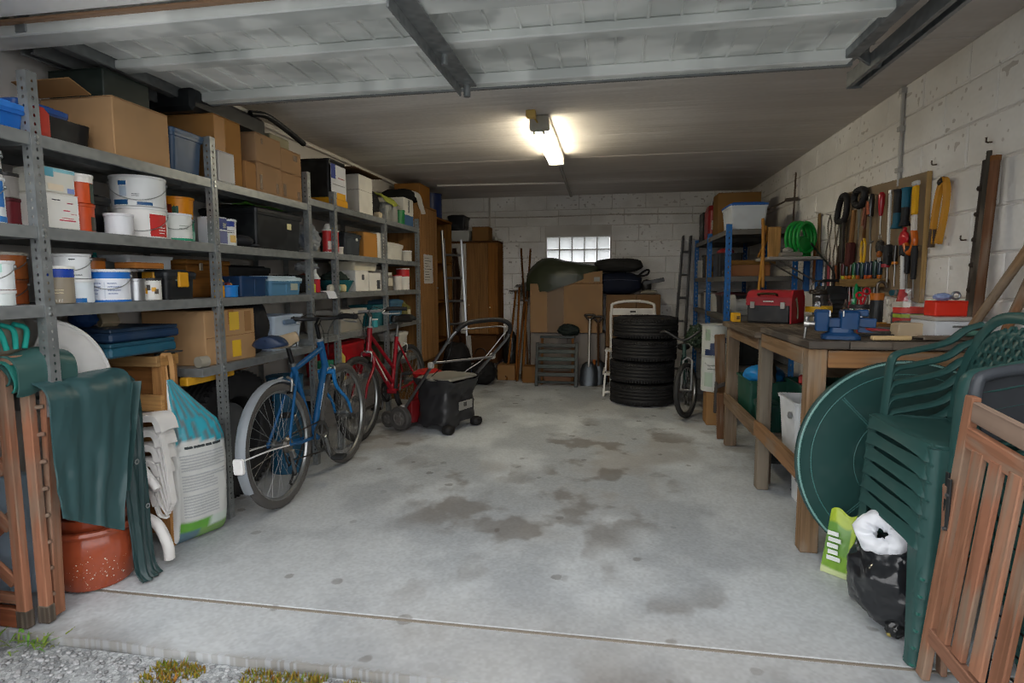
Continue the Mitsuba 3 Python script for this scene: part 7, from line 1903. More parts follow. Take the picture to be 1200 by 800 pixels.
part(k, 'body', mesh((loft([(0.07, 0.085, 0.01, 0.045), (0.075, 0.095, 0.01, 0.115), (0.055, 0.11, 0.006, 0.125)], ), VB, T(0.03, 0, 0)), (beam((0.05, 0, 0.075), (0.13, 0, 0.07), 0.045, 0.04), VB), (extr([(0, 0), (0.06, 0), (0.03, 0.012), (0.012, 0.035), (0, 0.075)], 0.012, basis((0.065, 0.006, 0.03), (1, 0, 0), (0, 0, 1), (0, -1, 0))), VB), (box(0.055, 0.10, -0.03, 0.03, 0.10, 0.128, 0.004), VB)), 'm_plastic', m=VM)
part(k, 'jaw', mesh((loft([(0.05, 0.085, 0.01, 0.035), (0.06, 0.10, 0.01, 0.115), (0.045, 0.11, 0.006, 0.125)]), VB, T(-0.075, 0, 0)), (beam((-0.07, 0, 0.07), (0.0, 0, 0.07), 0.04, 0.04), VB)), 'm_plastic', m=VM)
part(k, 'jaw_plate', mesh((box(-0.052, -0.045, -0.055, 0.055, 0.098, 0.125, 0.001), '#a8a9a8'), (box(0.0, 0.006, -0.055, 0.055, 0.098, 0.125, 0.001), '#a8a9a8')), 'm_metal', m=VM)
part(k, 'screw', mesh((cyl((-0.13, 0, 0.062), (-0.09, 0, 0.062), 0.014, n=14), '#9d9c98'), (cyl((-0.145, 0, 0.062), (-0.125, 0, 0.062), 0.019, n=14), '#b3b1ac')), 'm_metal', m=VM)
part(k, 'tommy_bar', mesh((cyl((-0.135, -0.01, 0.085), (-0.145, 0.01, -0.09), 0.006, n=8), '#b9b7b2'), (cyl((-0.135, -0.012, 0.083), (-0.134, -0.013, 0.096), 0.010, n=8), '#b9b7b2')), 'm_metal', m=VM)
k = thing('spirit_level', 'yellow and wood spirit level lying on the bench behind the vise', 'spirit level')
scene[k] = mesh((beam((1.22, 3.30, NZ + 0.018), (1.43, 3.38, NZ + 0.018), 0.028, 0.03), '#b8801f')).shape('m_paint')
solo('red_pliers', mesh((tube(curve([(1.16, 3.02, NZ + 0.014), (1.24, 3.05, NZ + 0.016), (1.30, 3.02, NZ + 0.012)], 12), 0.011, 6), '#a32a38'), (beam((1.30, 3.02, NZ + 0.012), (1.36, 3.0, NZ + 0.010), 0.03, 0.012), '#5c5d5e')), 'm_paint', 'red-handled pliers lying on the bench among the tools', 'pliers')
hs = (((1.22, 2.90, NZ + 0.012), (1.42, 3.06, NZ + 0.012), 0.022, 0.020, '#3b3835', 'dark chisel lying slantwise on the bench', 'chisel'),
      ((1.18, 2.98, NZ + 0.010), (1.38, 2.93, NZ + 0.010), 0.030, 0.016, '#4a4641', 'dark flat file lying on the bench behind the wooden block', 'file'),
      ((1.28, 3.14, NZ + 0.014), (1.46, 3.06, NZ + 0.014), 0.035, 0.024, '#57534e', 'grey iron bar lying on the bench in front of the black tube', 'iron bar'),
      ((1.10, 2.86, NZ + 0.008), (1.24, 2.84, NZ + 0.008), 0.02, 0.012, '#2e2c2a', 'short dark punch lying beside the vise', 'punch'),
      ((1.40, 2.99, NZ + 0.010), (1.52, 3.18, NZ + 0.010), 0.028, 0.018, '#5e5a55', 'dark steel strap lying near the metal box', 'strap'),
      ((1.28, 2.70, NZ + 0.012), (1.58, 2.74, NZ + 0.012), 0.05, 0.018, '#5f5347', 'flat brown-grey saw blank along the near edge of the bench', 'saw blade'))
for a, b, w_, h_, c, l, cat in hs:
    solo(cat.replace(' ', '_'), mesh((beam(a, b, w_, h_, ch=0.004), c)), 'm_paint', l, cat)
k = thing('hammer', 'hammer with a grey head lying on the bench in front of the tall jar', 'hammer')
part(k, 'head', mesh((beam((1.36, 3.10, NZ + 0.040), (1.45, 3.13, NZ + 0.040), 0.034, 0.034), '#77777a')), 'm_metal')
part(k, 'handle', mesh((beam((1.40, 3.115, NZ + 0.03), (1.28, 3.27, NZ + 0.02), 0.022, 0.028), '#6d4f31')), 'm_wood')
solo('wood_block', mesh((loft([(0.13, 0.06, 0.006, 0), (0.125, 0.058, 0.006, 0.055), (0.10, 0.05, 0.006, 0.06)], ), '#c2ad8f', T(1.33, 2.92, NZ + 0.001, 12))), 'm_paint', 'pale wooden block lying on the bench in front of the metal box', 'block')
k = thing('brush', 'pale-handled scraper lying at the near edge of the bench', 'scraper')
part(k, 'handle', mesh((beam((1.08, 2.67, NZ + 0.012), (1.24, 2.69, NZ + 0.012), 0.026, 0.018, ch=0.006), '#c9ad7f')), 'm_wood')
part(k, 'blade', mesh((beam((1.24, 2.69, NZ + 0.010), (1.34, 2.70, NZ + 0.008), 0.03, 0.006), '#2d2c2b')), 'm_metal')
k = thing('metal_box', 'white enamelled metal cash box on the near bench by the wall', 'metal box')
part(k, 'body', mesh((box(1.385, 1.585, 2.80, 3.02, NZ + 0.001, NZ + 0.075, 0.004), '#c7cace')), 'm_clean')
part(k, 'lid', mesh((box(1.382, 1.588, 2.797, 3.023, NZ + 0.076, NZ + 0.092, 0.003), '#a9a49c')), 'm_paint', 'dull worn lid')
part(k, 'catch', mesh((box(1.45, 1.52, 2.793, 2.797, NZ + 0.05, NZ + 0.058, 0.001), '#8b8f92')), 'm_metal')
carton('bright red box of fixings standing on the white metal box', 1.42, 1.565, 2.88, 2.98, NZ + 0.092, NZ + 0.16, '#cf2f1c', tape=None, name='printed_box', cat='box', mat='m_clean')
solo('screw_packet', mesh((blob((1.47, 2.93, NZ + 0.178), (0.035, 0.03, 0.018), 0.3, 3, 107), '#7f8fb8')), 'm_foil', 'small blue and white packet on top of the bright red box', 'packet')
solo('tape_ring', mesh((tube(circle((1.525, 2.93, NZ + 0.184), 0.016, (1, 0, 0), (0, 0, 1), 18), 0.005, 6, True), '#9aa3ad')), 'm_metal', 'small grey ring standing on the bright red box', 'ring')
solo('green_sponge', mesh((blob((1.46, 2.685, NZ + 0.035), (0.035, 0.02, 0.014), 0.2, 3, 109), '#4d7467')), 'm_fabric', 'dull green pad lying on the flat blade at the bench edge', 'pad')

# ================================================================ WALL SHELF AND WALL TOOLS
WXF = X1 - 0.004
k = thing('wall_shelf', 'small grey shelf on blue uprights on the right wall', 'shelf')
part(k, 'board', mesh((box(1.20, WXF - 0.004, 4.86, 5.30, 1.372, 1.395, 0.002), '#8b8883')), 'm_paint')
for y in (4.92, 5.22):
    part(k, 'upright', mesh((box(1.575, WXF - 0.002, y, y + 0.045, 1.12, 1.37, 0.002), '#1b4e86')), 'm_clean')
    part(k, 'bracket', mesh((beam((1.578, y + 0.022, 1.20), (1.30, y + 0.022, 1.365), 0.012, 0.012), '#6d6a66')), 'm_metal')
k = thing('hose_holder', 'bright green wall hose hanger with green hose wound on it', 'hose hanger')
GH = '#0f8a35'
for i in range(4):
    part(k, 'hose_loop', mesh((tube(circle((1.435 + 0.020 * i, 5.02 - 0.024 * i, 1.54 + 0.004 * (i % 2)), 0.128 - 0.004 * i, (0.75, 0.66, 0), (0, 0, 1), 44), 0.0125, 8, True), GH)), 'm_clean')
part(k, 'hanger', mesh((extr([(-0.09, 0.0), (0.09, 0.0), (0.06, 0.13), (0.0, 0.16), (-0.06, 0.13)], 0.09, basis((1.43, 5.03, 1.397), (0.75, 0.66, 0), (0, 0, 1), (0.66, -0.75, 0))), '#0d7a30')), 'm_clean')
k = thing('wood_board', 'light pine board standing on the wall shelf', 'board')
scene[k] = mesh((box(1.235, 1.33, 5.04, 5.065, 1.397, 1.64, 0.003), '#b98d57')).shape('m_wood')
k = thing('hand_plane', 'dusty old hand plane lying on the wall shelf below the pine board', 'hand plane')
part(k, 'body', mesh((box(1.30, 1.46, 4.90, 4.98, 1.397, 1.43, 0.006), '#77736c'), (blob((1.36, 4.94, 1.445), (0.04, 0.03, 0.025), 0.2, 3, 3), '#8d8a84'), (blob((1.43, 4.94, 1.44), (0.02, 0.03, 0.03), 0.2, 3, 4), '#605d58')), 'm_paint')
for i, (x, y, top, foot, c) in enumerate(((1.20, 5.08, 1.69, 1.16, '#a5773f'), (1.26, 5.24, 1.66, 1.41, '#9a6a34'), (1.22, 5.18, 1.72, 1.10, '#b2823f'))):
    k = thing('wooden_pole', ['straight tan wooden pole leaning at the wall shelf, leftmost', 'short brown wooden pole standing behind the others at the wall shelf', 'long curved tan wooden pole reaching down past the wall shelf'][i], 'pole')
    pts = curve([(x - 0.05 - 0.03 * (i == 2), y - 0.28 * (i != 1), foot), (x - 0.02, y - 0.12, foot * 0.45 + top * 0.55), (x, y, top)], 14)
    scene[k] = mesh((tube(pts, 0.012, 8), c)).shape('m_wood')
k = thing('sash_clamp', 'rusty sash clamp bar standing upright by the wall above the shelf', 'sash clamp')
part(k, 'bar', mesh((beam((1.565, 5.58, 1.40), (1.585, 5.62, 2.16), 0.012, 0.03), '#4b382c')), 'm_paint')
part(k, 'slide', mesh((beam((1.50, 5.60, 1.92), (1.605, 5.60, 1.93), 0.03, 0.03), '#3b2f28')), 'm_paint')
part(k, 'pin', mesh((cyl((1.52, 5.61, 1.92), (1.36, 5.60, 1.84), 0.008, n=8), '#5b5048')), 'm_metal')

k = thing('pegboard', 'brown hardboard tool board fixed to the right wall', 'tool board')
PB0, PB1 = 3.40, 4.50
part(k, 'panel', mesh((extr([(PB0, 1.085), (PB1, 1.165), (PB1, 1.815), (PB0, 1.765)], 0.012, basis((WXF - 0.014, 0, 0), (0, 1, 0), (0, 0, 1), (1, 0, 0))), '#8b7b66')), 'm_card')
part(k, 'edge_strip', mesh((beam((WXF - 0.011, PB0 - 0.004, 1.085), (WXF - 0.011, PB0 - 0.004, 1.765), 0.024, 0.010, up=(0, -1, 0)), '#a78a5c')), 'm_wood')
PXW = WXF - 0.018           # tools hang just in front of the board


def peg(t, y, z, L=0.03):
    part(t, 'peg', mesh((cyl((PXW + 0.006, y, z), (PXW - L, y, z + 0.004), 0.0028, n=6), '#7d7a74')), 'm_metal')


def hang(name, label, cat, y, parts_, x=PXW - 0.018, tilt=0.0, grp=None):
    """parts_: (part name, piece in a frame with z up from the top of the tool and y along the wall, colour, bsdf)."""
    t = thing(name, label, cat, grp)
    for nm, pc, c, b in parts_:
        part(t, nm, mesh((pc, c)), b, m=T(x, y[0], y[1], 0, tilt))
    return t


# screwdriver rack on the board
k = thing('tool_rack', 'narrow wooden rail with holes on the tool board holding screwdrivers', 'tool rack')
part(k, 'rail', mesh((box(PXW - 0.055, PXW, 3.76, 4.44, 1.165, 1.215, 0.003), '#8d7550')), 'm_wood')
cols_s = ['#4a1d22', '#20332c', '#3a2416', '#1f5a3c', '#1d2a44', '#233f35', '#1e2d48', '#1b2438', '#26423a', '#20303f']
tips = ['#b9b22e', '#c9771e', '#c4661c', '#a8a53a', '#b35a1e', '#2d2d2d', '#b8501c', '#b8501c', '#2d2d2d', '#b8671c']
for i in range(10):
    y = 4.38 - 0.062 * i
    t = thing('screwdriver', ['dark red', 'dark green', 'brown', 'bright green', 'navy', 'grey-green', 'blue-black', 'black', 'sea-green', 'slate'][i] + '-handled screwdriver standing in the wooden rail on the tool board', 'screwdriver', 'screwdrivers in the wooden rail')
    part(t, 'handle', mesh((lathe([(0, 0.215), (0.010, 0.217), (0.012, 0.235), (0.015, 0.26), (0.015, 0.31), (0.010, 0.322), (0, 0.324)], 10, 40), cols_s[i])), 'm_gloss', m=T(PXW - 0.028, y, 1.0 + rnd.uniform(-0.004, 0.008)))
    part(t, 'collar', mesh((lathe([(0.011, 0.2165), (0.013, 0.222), (0.0135, 0.238), (0.011, 0.24)], 10), tips[i])), 'm_gloss', m=T(PXW - 0.028, y, 1.0))
    part(t, 'blade', mesh((cyl((PXW - 0.028, y, 1.216), (PXW - 0.028, y, 1.06 + rnd.uniform(0, 0.05)), 0.004, n=6), '#a7a7a5')), 'm_metal')
for i, (y, c, l) in enumerate(((4.30, '#b3242c', 'red-handled pliers'), (4.17, '#a83a2c', 'rust-red pliers'), (4.02, '#6b5348', 'brown-handled snips'), (3.88, '#8a8b8a', 'bare steel spanner'))):
    t = thing('pliers', l + ' hanging below the screwdriver rail', 'pliers')
    for s in (-1, 1):
        part(t, 'handle', mesh((tube(curve([(PXW - 0.015, y + 0.004 * s, 1.13), (PXW - 0.015, y + 0.022 * s, 1.09), (PXW - 0.015, y + 0.016 * s, 1.02)], 12), 0.007, 6), c)), 'm_gloss')
    part(t, 'jaw', mesh((beam((PXW - 0.015, y, 1.12), (PXW - 0.015, y, 1.162), 0.018, 0.012, up=(0, 1, 0)), '#77787a')), 'm_metal')

# hanging tools, from the far end of the wall to the near end
BW = WXF - 0.012
k = thing('wooden_rule', 'long worn grey-brown wooden rule hanging on the bare blocks', 'rule')
part(k, 'slat', mesh((beam((BW, 4.99, 1.165), (BW, 5.02, 1.735), 0.045, 0.012, up=(-1, 0, 0)), '#8a7049')), 'm_oldwood')
k = thing('wooden_rule', 'shorter orange-brown wooden rule hanging in front of the long grey-brown rule', 'rule')
part(k, 'slat', mesh((beam((BW - 0.014, 5.04, 1.19), (BW - 0.014, 5.045, 1.52), 0.045, 0.012, up=(-1, 0, 0)), '#8f5326')), 'm_oldwood')
peg(k, 5.02, 1.74)
for i, (y, z1, z0, c, hc, l) in enumerate(((4.755, 1.69, 1.07, '#6e6a63', '#8e2f38', 'thin wire-jawed tongs with dark red grips hanging on the bare blocks'), (4.61, 1.665, 1.13, '#6a645c', '#8c4a22', 'rusty pincers with orange-brown grips hanging on the bare blocks'))):
    t = thing('tongs', l, 'tongs')
    for s in (-1, 1):
        part(t, 'arm', mesh((tube(curve([(BW - 0.01, y, z1), (BW - 0.01, y + 0.035 * s, z1 - 0.07), (BW - 0.012, y + 0.012 * s, z1 - 0.18), (BW - 0.012, y + 0.04 * s, z1 - 0.27), (BW - 0.01, y + 0.02 * s, z1 - 0.36)], 22), 0.0055, 6), c)), 'm_metal')
        part(t, 'grip', mesh((tube([(BW - 0.01, y + 0.02 * s, z1 - 0.35), (BW - 0.01, y + 0.028 * s, z0 + 0.07), (BW - 0.01, y + 0.022 * s, z0)], 0.010, 6), [hc, '#3a3431'][s > 0])), 'm_plastic')
    peg(t, y, z1 + 0.004)
k = thing('hacksaw', 'black-framed hacksaw with an open D handle hanging at the edge of the tool board', 'hacksaw')
hx = PXW - 0.03
part(k, 'handle', mesh((tube(curve([(hx, 4.50, 1.62), (hx, 4.54, 1.64), (hx, 4.50, 1.75), (hx, 4.44, 1.79), (hx, 4.38, 1.77), (hx, 4.37, 1.69), (hx, 4.41, 1.62)], 36, True), 0.021, 8, True), '#1b1b1d')), 'm_rubber')
part(k, 'frame', mesh((beam((hx, 4.43, 1.62), (hx, 4.42, 1.33), 0.06, 0.02, up=(-1, 0, 0)), '#2a2523')), 'm_paint')
part(k, 'blade', mesh((beam((hx, 4.47, 1.45), (hx, 4.46, 1.18), 0.008, 0.02, up=(-1, 0, 0)), '#4c4038'), (beam((hx, 4.405, 1.35), (hx, 4.405, 1.20), 0.008, 0.016, up=(-1, 0, 0)), '#6b655f')), 'm_metal')
peg(k, 4.45, 1.765, 0.06)
k = thing('hand_saw', 'hand saw with a thick black loop handle hanging on the tool board', 'hand saw')
part(k, 'handle', mesh((tube(curve([(hx, 4.25, 1.72), (hx, 4.235, 1.775), (hx, 4.17, 1.79), (hx, 4.10, 1.775), (hx, 4.10, 1.72), (hx, 4.16, 1.685)], 36, True), 0.022, 8, True), '#1d1d1f')), 'm_rubber')
part(k, 'blade', mesh((extr([(4.19, 1.69), (4.14, 1.69), (4.15, 1.47), (4.165, 1.47)], 0.002, basis((hx, 0, 0), (0, 1, 0), (0, 0, 1), (1, 0, 0))), '#9a9994')), 'm_metal')
peg(k, 4.17, 1.77, 0.06)
k = thing('wire_brush', 'brown wooden brush with dark bristles hanging on the tool board', 'brush')
part(k, 'handle', mesh((tube([(hx, 4.245, 1.67), (hx, 4.26, 1.50), (hx, 4.265, 1.45)], 0.016, 8), '#8f6a45')), 'm_wood')
part(k, 'bristles', mesh((beam((hx, 4.27, 1.46), (hx, 4.28, 1.30), 0.065, 0.045, up=(-1, 0, 0), ch=0.012), '#4a2320')), 'm_fabric')
k = thing('pincers', 'yellow-handled pliers hanging under the hand saw', 'pliers')
for s in (-1, 1):
    part(k, 'handle', mesh((tube(curve([(hx, 4.07 + 0.008 * s, 1.47), (hx, 4.07 + 0.03 * s, 1.42), (hx, 4.07 + 0.018 * s, 1.32)], 12), 0.008, 6), '#d2a51b')), 'm_gloss')
part(k, 'jaw', mesh((beam((hx, 4.07, 1.455), (hx, 4.065, 1.53), 0.022, 0.012, up=(0, 1, 0)), '#8d6b4a')), 'm_metal')
k = thing('clamp', 'rusty screw clamp hanging between saw and chisel on the tool board', 'clamp')
part(k, 'frame', mesh((tube([(hx, 4.04, 1.70), (hx, 4.06, 1.60), (hx, 4.07, 1.52)], 0.009, 6), '#6d3b28'), (tube([(hx - 0.02, 4.03, 1.66), (hx - 0.02, 4.05, 1.55)], 0.007, 6), '#8b4f34')), 'm_paint')
k = thing('chisel', 'dark-handled chisel with an orange grip hanging on the tool board', 'chisel')
part(k, 'handle', mesh((tube([(hx, 3.99, 1.735), (hx, 3.99, 1.70), (hx, 3.985, 1.60)], [0.016, 0.022, 0.017], 8), '#221f1e'), (tube([(hx - 0.012, 3.99, 1.69), (hx - 0.012, 3.985, 1.61)], 0.013, 8), '#a34e26')), 'm_gloss')
part(k, 'blade', mesh((beam((hx, 3.985, 1.61), (hx, 3.975, 1.43), 0.020, 0.008, up=(-1, 0, 0)), '#8b8a87')), 'm_metal')
peg(k, 3.99, 1.73)
k = thing('screwdriver', 'large red-handled screwdriver hanging on the tool board', 'screwdriver')
part(k, 'handle', mesh((lathe([(0, 1.585), (0.010, 1.59), (0.014, 1.62), (0.018, 1.66), (0.018, 1.71), (0.010, 1.725), (0, 1.726)], 12, 40), '#a11f28')), 'm_gloss', m=T(hx, 3.845, 0))
part(k, 'blade', mesh((cyl((hx, 3.845, 1.59), (hx, 3.84, 1.48), 0.005, n=8), '#a7a7a5'), (tube(circle((hx, 3.838, 1.465), 0.014, (0, 1, 0), (0, 0, 1), 16), 0.003, 5, True), '#a7a7a5')), 'm_metal')
k = thing('bar_clamp', 'long white-shafted bar clamp with a black body hanging on the tool board', 'bar clamp')
part(k, 'shaft', mesh((beam((hx, 3.735, 1.70), (hx, 3.725, 1.40), 0.022, 0.012, up=(-1, 0, 0)), '#d2d2cf')), 'm_clean')
part(k, 'body', mesh((beam((hx, 3.725, 1.41), (hx, 3.72, 1.29), 0.06, 0.035, up=(-1, 0, 0), ch=0.01), '#1d1d1f'), (beam((hx, 3.75, 1.40), (hx, 3.69, 1.34), 0.03, 0.025, up=(-1, 0, 0)), '#1d1d1f'), (cyl((hx - 0.01, 3.72, 1.30), (hx - 0.01, 3.72, 1.28), 0.022, n=10), '#9c2630')), 'm_plastic')
part(k, 'spindle', mesh((cyl((hx, 3.72, 1.29), (hx, 3.715, 1.19), 0.006, n=8), '#8b8b89')), 'm_metal')
part(k, 'ring', mesh((cyl((hx, 3.735, 1.70), (hx, 3.735, 1.72), 0.012, n=8), '#b5b5b2')), 'm_metal')
k = thing('hand_drill', 'small dark two-pronged hand tool with an orange spot hanging on the tool board', 'tool')
part(k, 'body', mesh((blob((hx, 3.83, 1.40), (0.02, 0.035, 0.045), 0.3, 3, 121), '#252321'), (blob((hx - 0.01, 3.81, 1.36), (0.015, 0.015, 0.02), 0.2, 3, 122), '#a65a20')), 'm_paint')
part(k, 'shaft', mesh((cyl((hx, 3.82, 1.36), (hx, 3.815, 1.26), 0.006, n=6), '#9a9a97'), (cyl((hx, 3.845, 1.36), (hx, 3.845, 1.29), 0.005, n=6), '#9a9a97')), 'm_metal')
for i, (y, top, mid, bot, c1, c2, l) in enumerate(((3.64, 1.71, 1.58, 1.495, '#1d1f22', '#1a5568', 'gripped bar with a black upper and teal lower grip, hanging left of its twin'), (3.545, 1.705, 1.60, 1.50, '#1a5f77', '#1b1d20', 'gripped bar with a teal upper and black lower grip, hanging right of its twin'))):
    k = thing('pry_bar', l, 'pry bar')
    part(k, 'grip', mesh((tube([(hx, y, top), (hx, y, mid)], 0.021, 10), c1), (tube([(hx, y, mid), (hx, y, bot + 0.03)], 0.020, 10), c2), (tube([(hx, y, bot + 0.03), (hx, y, bot)], [0.020, 0.030], 10), c2), (tube([(hx, y, top - 0.02), (hx, y, top)], [0.021, 0.026], 10), c1)), 'm_rubber')
    peg(k, y, top - 0.01, 0.05)
k = thing('hook_bar', 'yellow-handled bar with an orange hook hanging at the right of the tool board', 'hook')
part(k, 'handle', mesh((beam((hx, 3.447, 1.70), (hx, 3.444, 1.55), 0.036, 0.024, up=(-1, 0, 0), ch=0.008), '#dba414'), (beam((hx, 3.444, 1.55), (hx, 3.440, 1.46), 0.034, 0.022, up=(-1, 0, 0), ch=0.008), '#cfcac2'), (beam((hx, 3.448, 1.725), (hx, 3.447, 1.70), 0.05, 0.024, up=(-1, 0, 0), ch=0.006), '#c4c4c2')), 'm_gloss')
part(k, 'hook', mesh((tube(curve([(hx, 3.44, 1.465), (hx, 3.425, 1.41), (hx, 3.45, 1.36), (hx, 3.49, 1.355), (hx, 3.52, 1.40)], 20), 0.017, 8), '#c2601c')), 'm_gloss', 'orange hook')
k = thing('pruning_lopper', 'lopper with a red head, white shaft and red foot hanging under the teal grips', 'lopper')
part(k, 'head', mesh((blob((hx, 3.545, 1.43), (0.018, 0.045, 0.045), 0.15, 2.5, 125), '#b8252c'), (beam((hx, 3.56, 1.45), (hx, 3.53, 1.49), 0.02, 0.015, up=(-1, 0, 0)), '#b8252c')), 'm_gloss')
part(k, 'joint', mesh((beam((hx, 3.545, 1.40), (hx, 3.54, 1.335), 0.05, 0.03, up=(-1, 0, 0), ch=0.008), '#1d1d1f')), 'm_plastic')
part(k, 'shaft', mesh((cyl((hx, 3.54, 1.34), (hx, 3.52, 1.14), 0.014, n=12), '#d0cfcc')), 'm_clean')
part(k, 'foot', mesh((cyl((hx, 3.522, 1.155), (hx, 3.518, 1.09), 0.016, 0.030, 12), '#b8252c')), 'm_gloss')
k = thing('teal_peg', 'small teal fitting stuck on the tool board beside the red foot', 'fitting')
scene[k] = mesh((cyl((PXW - 0.002, 3.63, 1.135), (PXW - 0.05, 3.60, 1.135), 0.018, n=10), '#1d4f5c')).shape('m_plastic')
for i, (y, z1, z0, l) in enumerate(((3.49, 1.385, 1.24, 'longer black soldering handle hanging beside the white shaft'), (3.42, 1.385, 1.21, 'longer black file handle hanging at the right edge of the tool board'))):
    k = thing('file', l, 'file')
    part(k, 'handle', mesh((tube([(hx, y, z1), (hx, y, z1 - 0.03), (hx, y - 0.004, z0)], [0.014, 0.018, 0.013], 8), '#1c1c1e')), 'm_rubber')
    part(k, 'blade', mesh((beam((hx, y - 0.004, z0), (hx, y - 0.012, z0 - 0.10), 0.010, 0.006, up=(-1, 0, 0)), '#8d8d8b')), 'm_metal')
    peg(k, y, z1, 0.045)
k = thing('long_screwdriver', 'thin screwdriver with an orange collar hanging in the middle of the tool board', 'screwdriver')
part(k, 'handle', mesh((tube([(hx, 3.635, 1.40), (hx, 3.632, 1.31)], 0.013, 8), '#2a2622'), (tube([(hx, 3.632, 1.31), (hx, 3.632, 1.295)], 0.017, 8), '#c4761e')), 'm_gloss')
part(k, 'blade', mesh((cyl((hx, 3.632, 1.30), (hx, 3.625, 1.17), 0.004, n=6), '#a5a5a3')), 'm_metal')
k = thing('steel_tool', 'steel T-shaped tool hanging under the chisel on the tool board', 'tool')
part(k, 'shaft', mesh((cyl((hx, 3.965, 1.44), (hx, 3.955, 1.24), 0.005, n=6), '#9a9a97'), (beam((hx, 3.99, 1.43), (hx, 3.93, 1.445), 0.012, 0.012), '#8b8b88')), 'm_metal')

k = thing('bow_saw', 'worn yellow folding bow saw frame hanging right of the tool board', 'bow saw')
bx = WXF - 0.03
part(k, 'frame', mesh((ribbon(curve([(bx, 3.295, 1.385), (bx, 3.285, 1.48), (bx, 3.265, 1.60), (bx, 3.235, 1.675), (bx, 3.205, 1.685), (bx, 3.185, 1.63), (bx, 3.195, 1.52), (bx, 3.23, 1.385)], 40), 0.030, 0.020, (1, 0, 0)), '#bd8420')), 'm_paint')
part(k, 'blade', mesh((beam((bx + 0.005, 3.29, 1.395), (bx + 0.005, 3.27, 1.58), 0.006, 0.02, up=(-1, 0, 0)), '#4d3f33')), 'm_metal')
part(k, 'grip', mesh((tube([(bx, 3.298, 1.37), (bx, 3.286, 1.46)], 0.017, 8), '#4a3a2b'), (tube([(bx, 3.215, 1.692), (bx, 3.245, 1.68)], 0.019, 8), '#2c2723')), 'm_rubber')
peg(k, 3.22, 1.68, 0.03)
for i, (y, z_) in enumerate(((3.36, 1.79), (2.92, 1.80), (3.06, 1.39))):
    k = thing('wall_hook', ['bent nail above the right corner of the tool board', 'bent nail above the iron bars', 'bent nail in the block wall right of the bow saw'][i], 'nail')
    scene[k] = mesh((tube(curve([(WXF + 0.002, y, z_), (WXF - 0.02, y, z_), (WXF - 0.022, y, z_ + 0.02)], 10), 0.0035, 6), '#4a4037')).shape('m_metal')

k = thing('iron_bar', 'dark rusty angle iron with twigs leaning on the block wall at bench height', 'iron bar')
part(k, 'bar', mesh((beam((WXF - 0.05, 2.90, NZ + 0.003), (WXF - 0.022, 2.888, 1.72), 0.045, 0.012, up=(-0.6, -1, 0)), '#37322e'), (beam((WXF - 0.062, 2.878, NZ + 0.003), (WXF - 0.032, 2.872, 1.755), 0.02, 0.012, up=(-0.6, -1, 0)), '#3d3a33')), 'm_oldwood')
for i in range(6):
    zz = 1.05 + 0.11 * i
    part(k, 'knot', mesh((blob((WXF - 0.058 + 0.003 * i, 2.90, zz), (0.012, 0.014, 0.012), 0.2, 3, i), '#302b27')), 'm_oldwood')
k = thing('iron_pipe', 'rusty brown iron pipe leaning on the block wall', 'pipe')
part(k, 'tube', mesh((cyl((WXF - 0.075, 2.80, NZ + 0.003), (WXF - 0.038, 2.815, 1.715), 0.018, n=16), '#6d4a35'), (cyl((WXF - 0.0385, 2.8148, 1.70), (WXF - 0.0375, 2.8152, 1.722), 0.0192, n=16), '#8a5a2c')), 'm_oldwood')
k = thing('digging_fork', 'long pale wooden shafted fork leaning across the wall corner', 'fork')
part(k, 'shaft', mesh((cyl((1.50, 2.80, NZ + 0.003), (1.595, 2.46, 1.47), 0.017, 0.019, 12), '#9a7c5d')), 'm_oldwood')
k = thing('garden_spade', 'green-collared wooden-handled spade leaning at the right edge', 'spade')
part(k, 'shaft', mesh((cyl((1.56, 2.66, NZ + 0.003), (1.60, 2.585, 1.21), 0.018, n=12), '#855f43')), 'm_oldwood')
part(k, 'collar', mesh((tube(curve([(1.60, 2.585, 1.20), (1.605, 2.575, 1.24), (1.605, 2.62, 1.30), (1.605, 2.62, 1.38)], 14), 0.013, 8), '#1c4a3e'), (tube(curve([(1.60, 2.585, 1.20), (1.603, 2.57, 1.24), (1.603, 2.53, 1.30), (1.603, 2.52, 1.38)], 14), 0.013, 8), '#1c4a3e')), 'm_paint')


# ================================================================ RIGHT FOREGROUND
GP = '#284946'
CY0, CY1 = 1.905, 2.365
CM = (CY0 + CY1) / 2


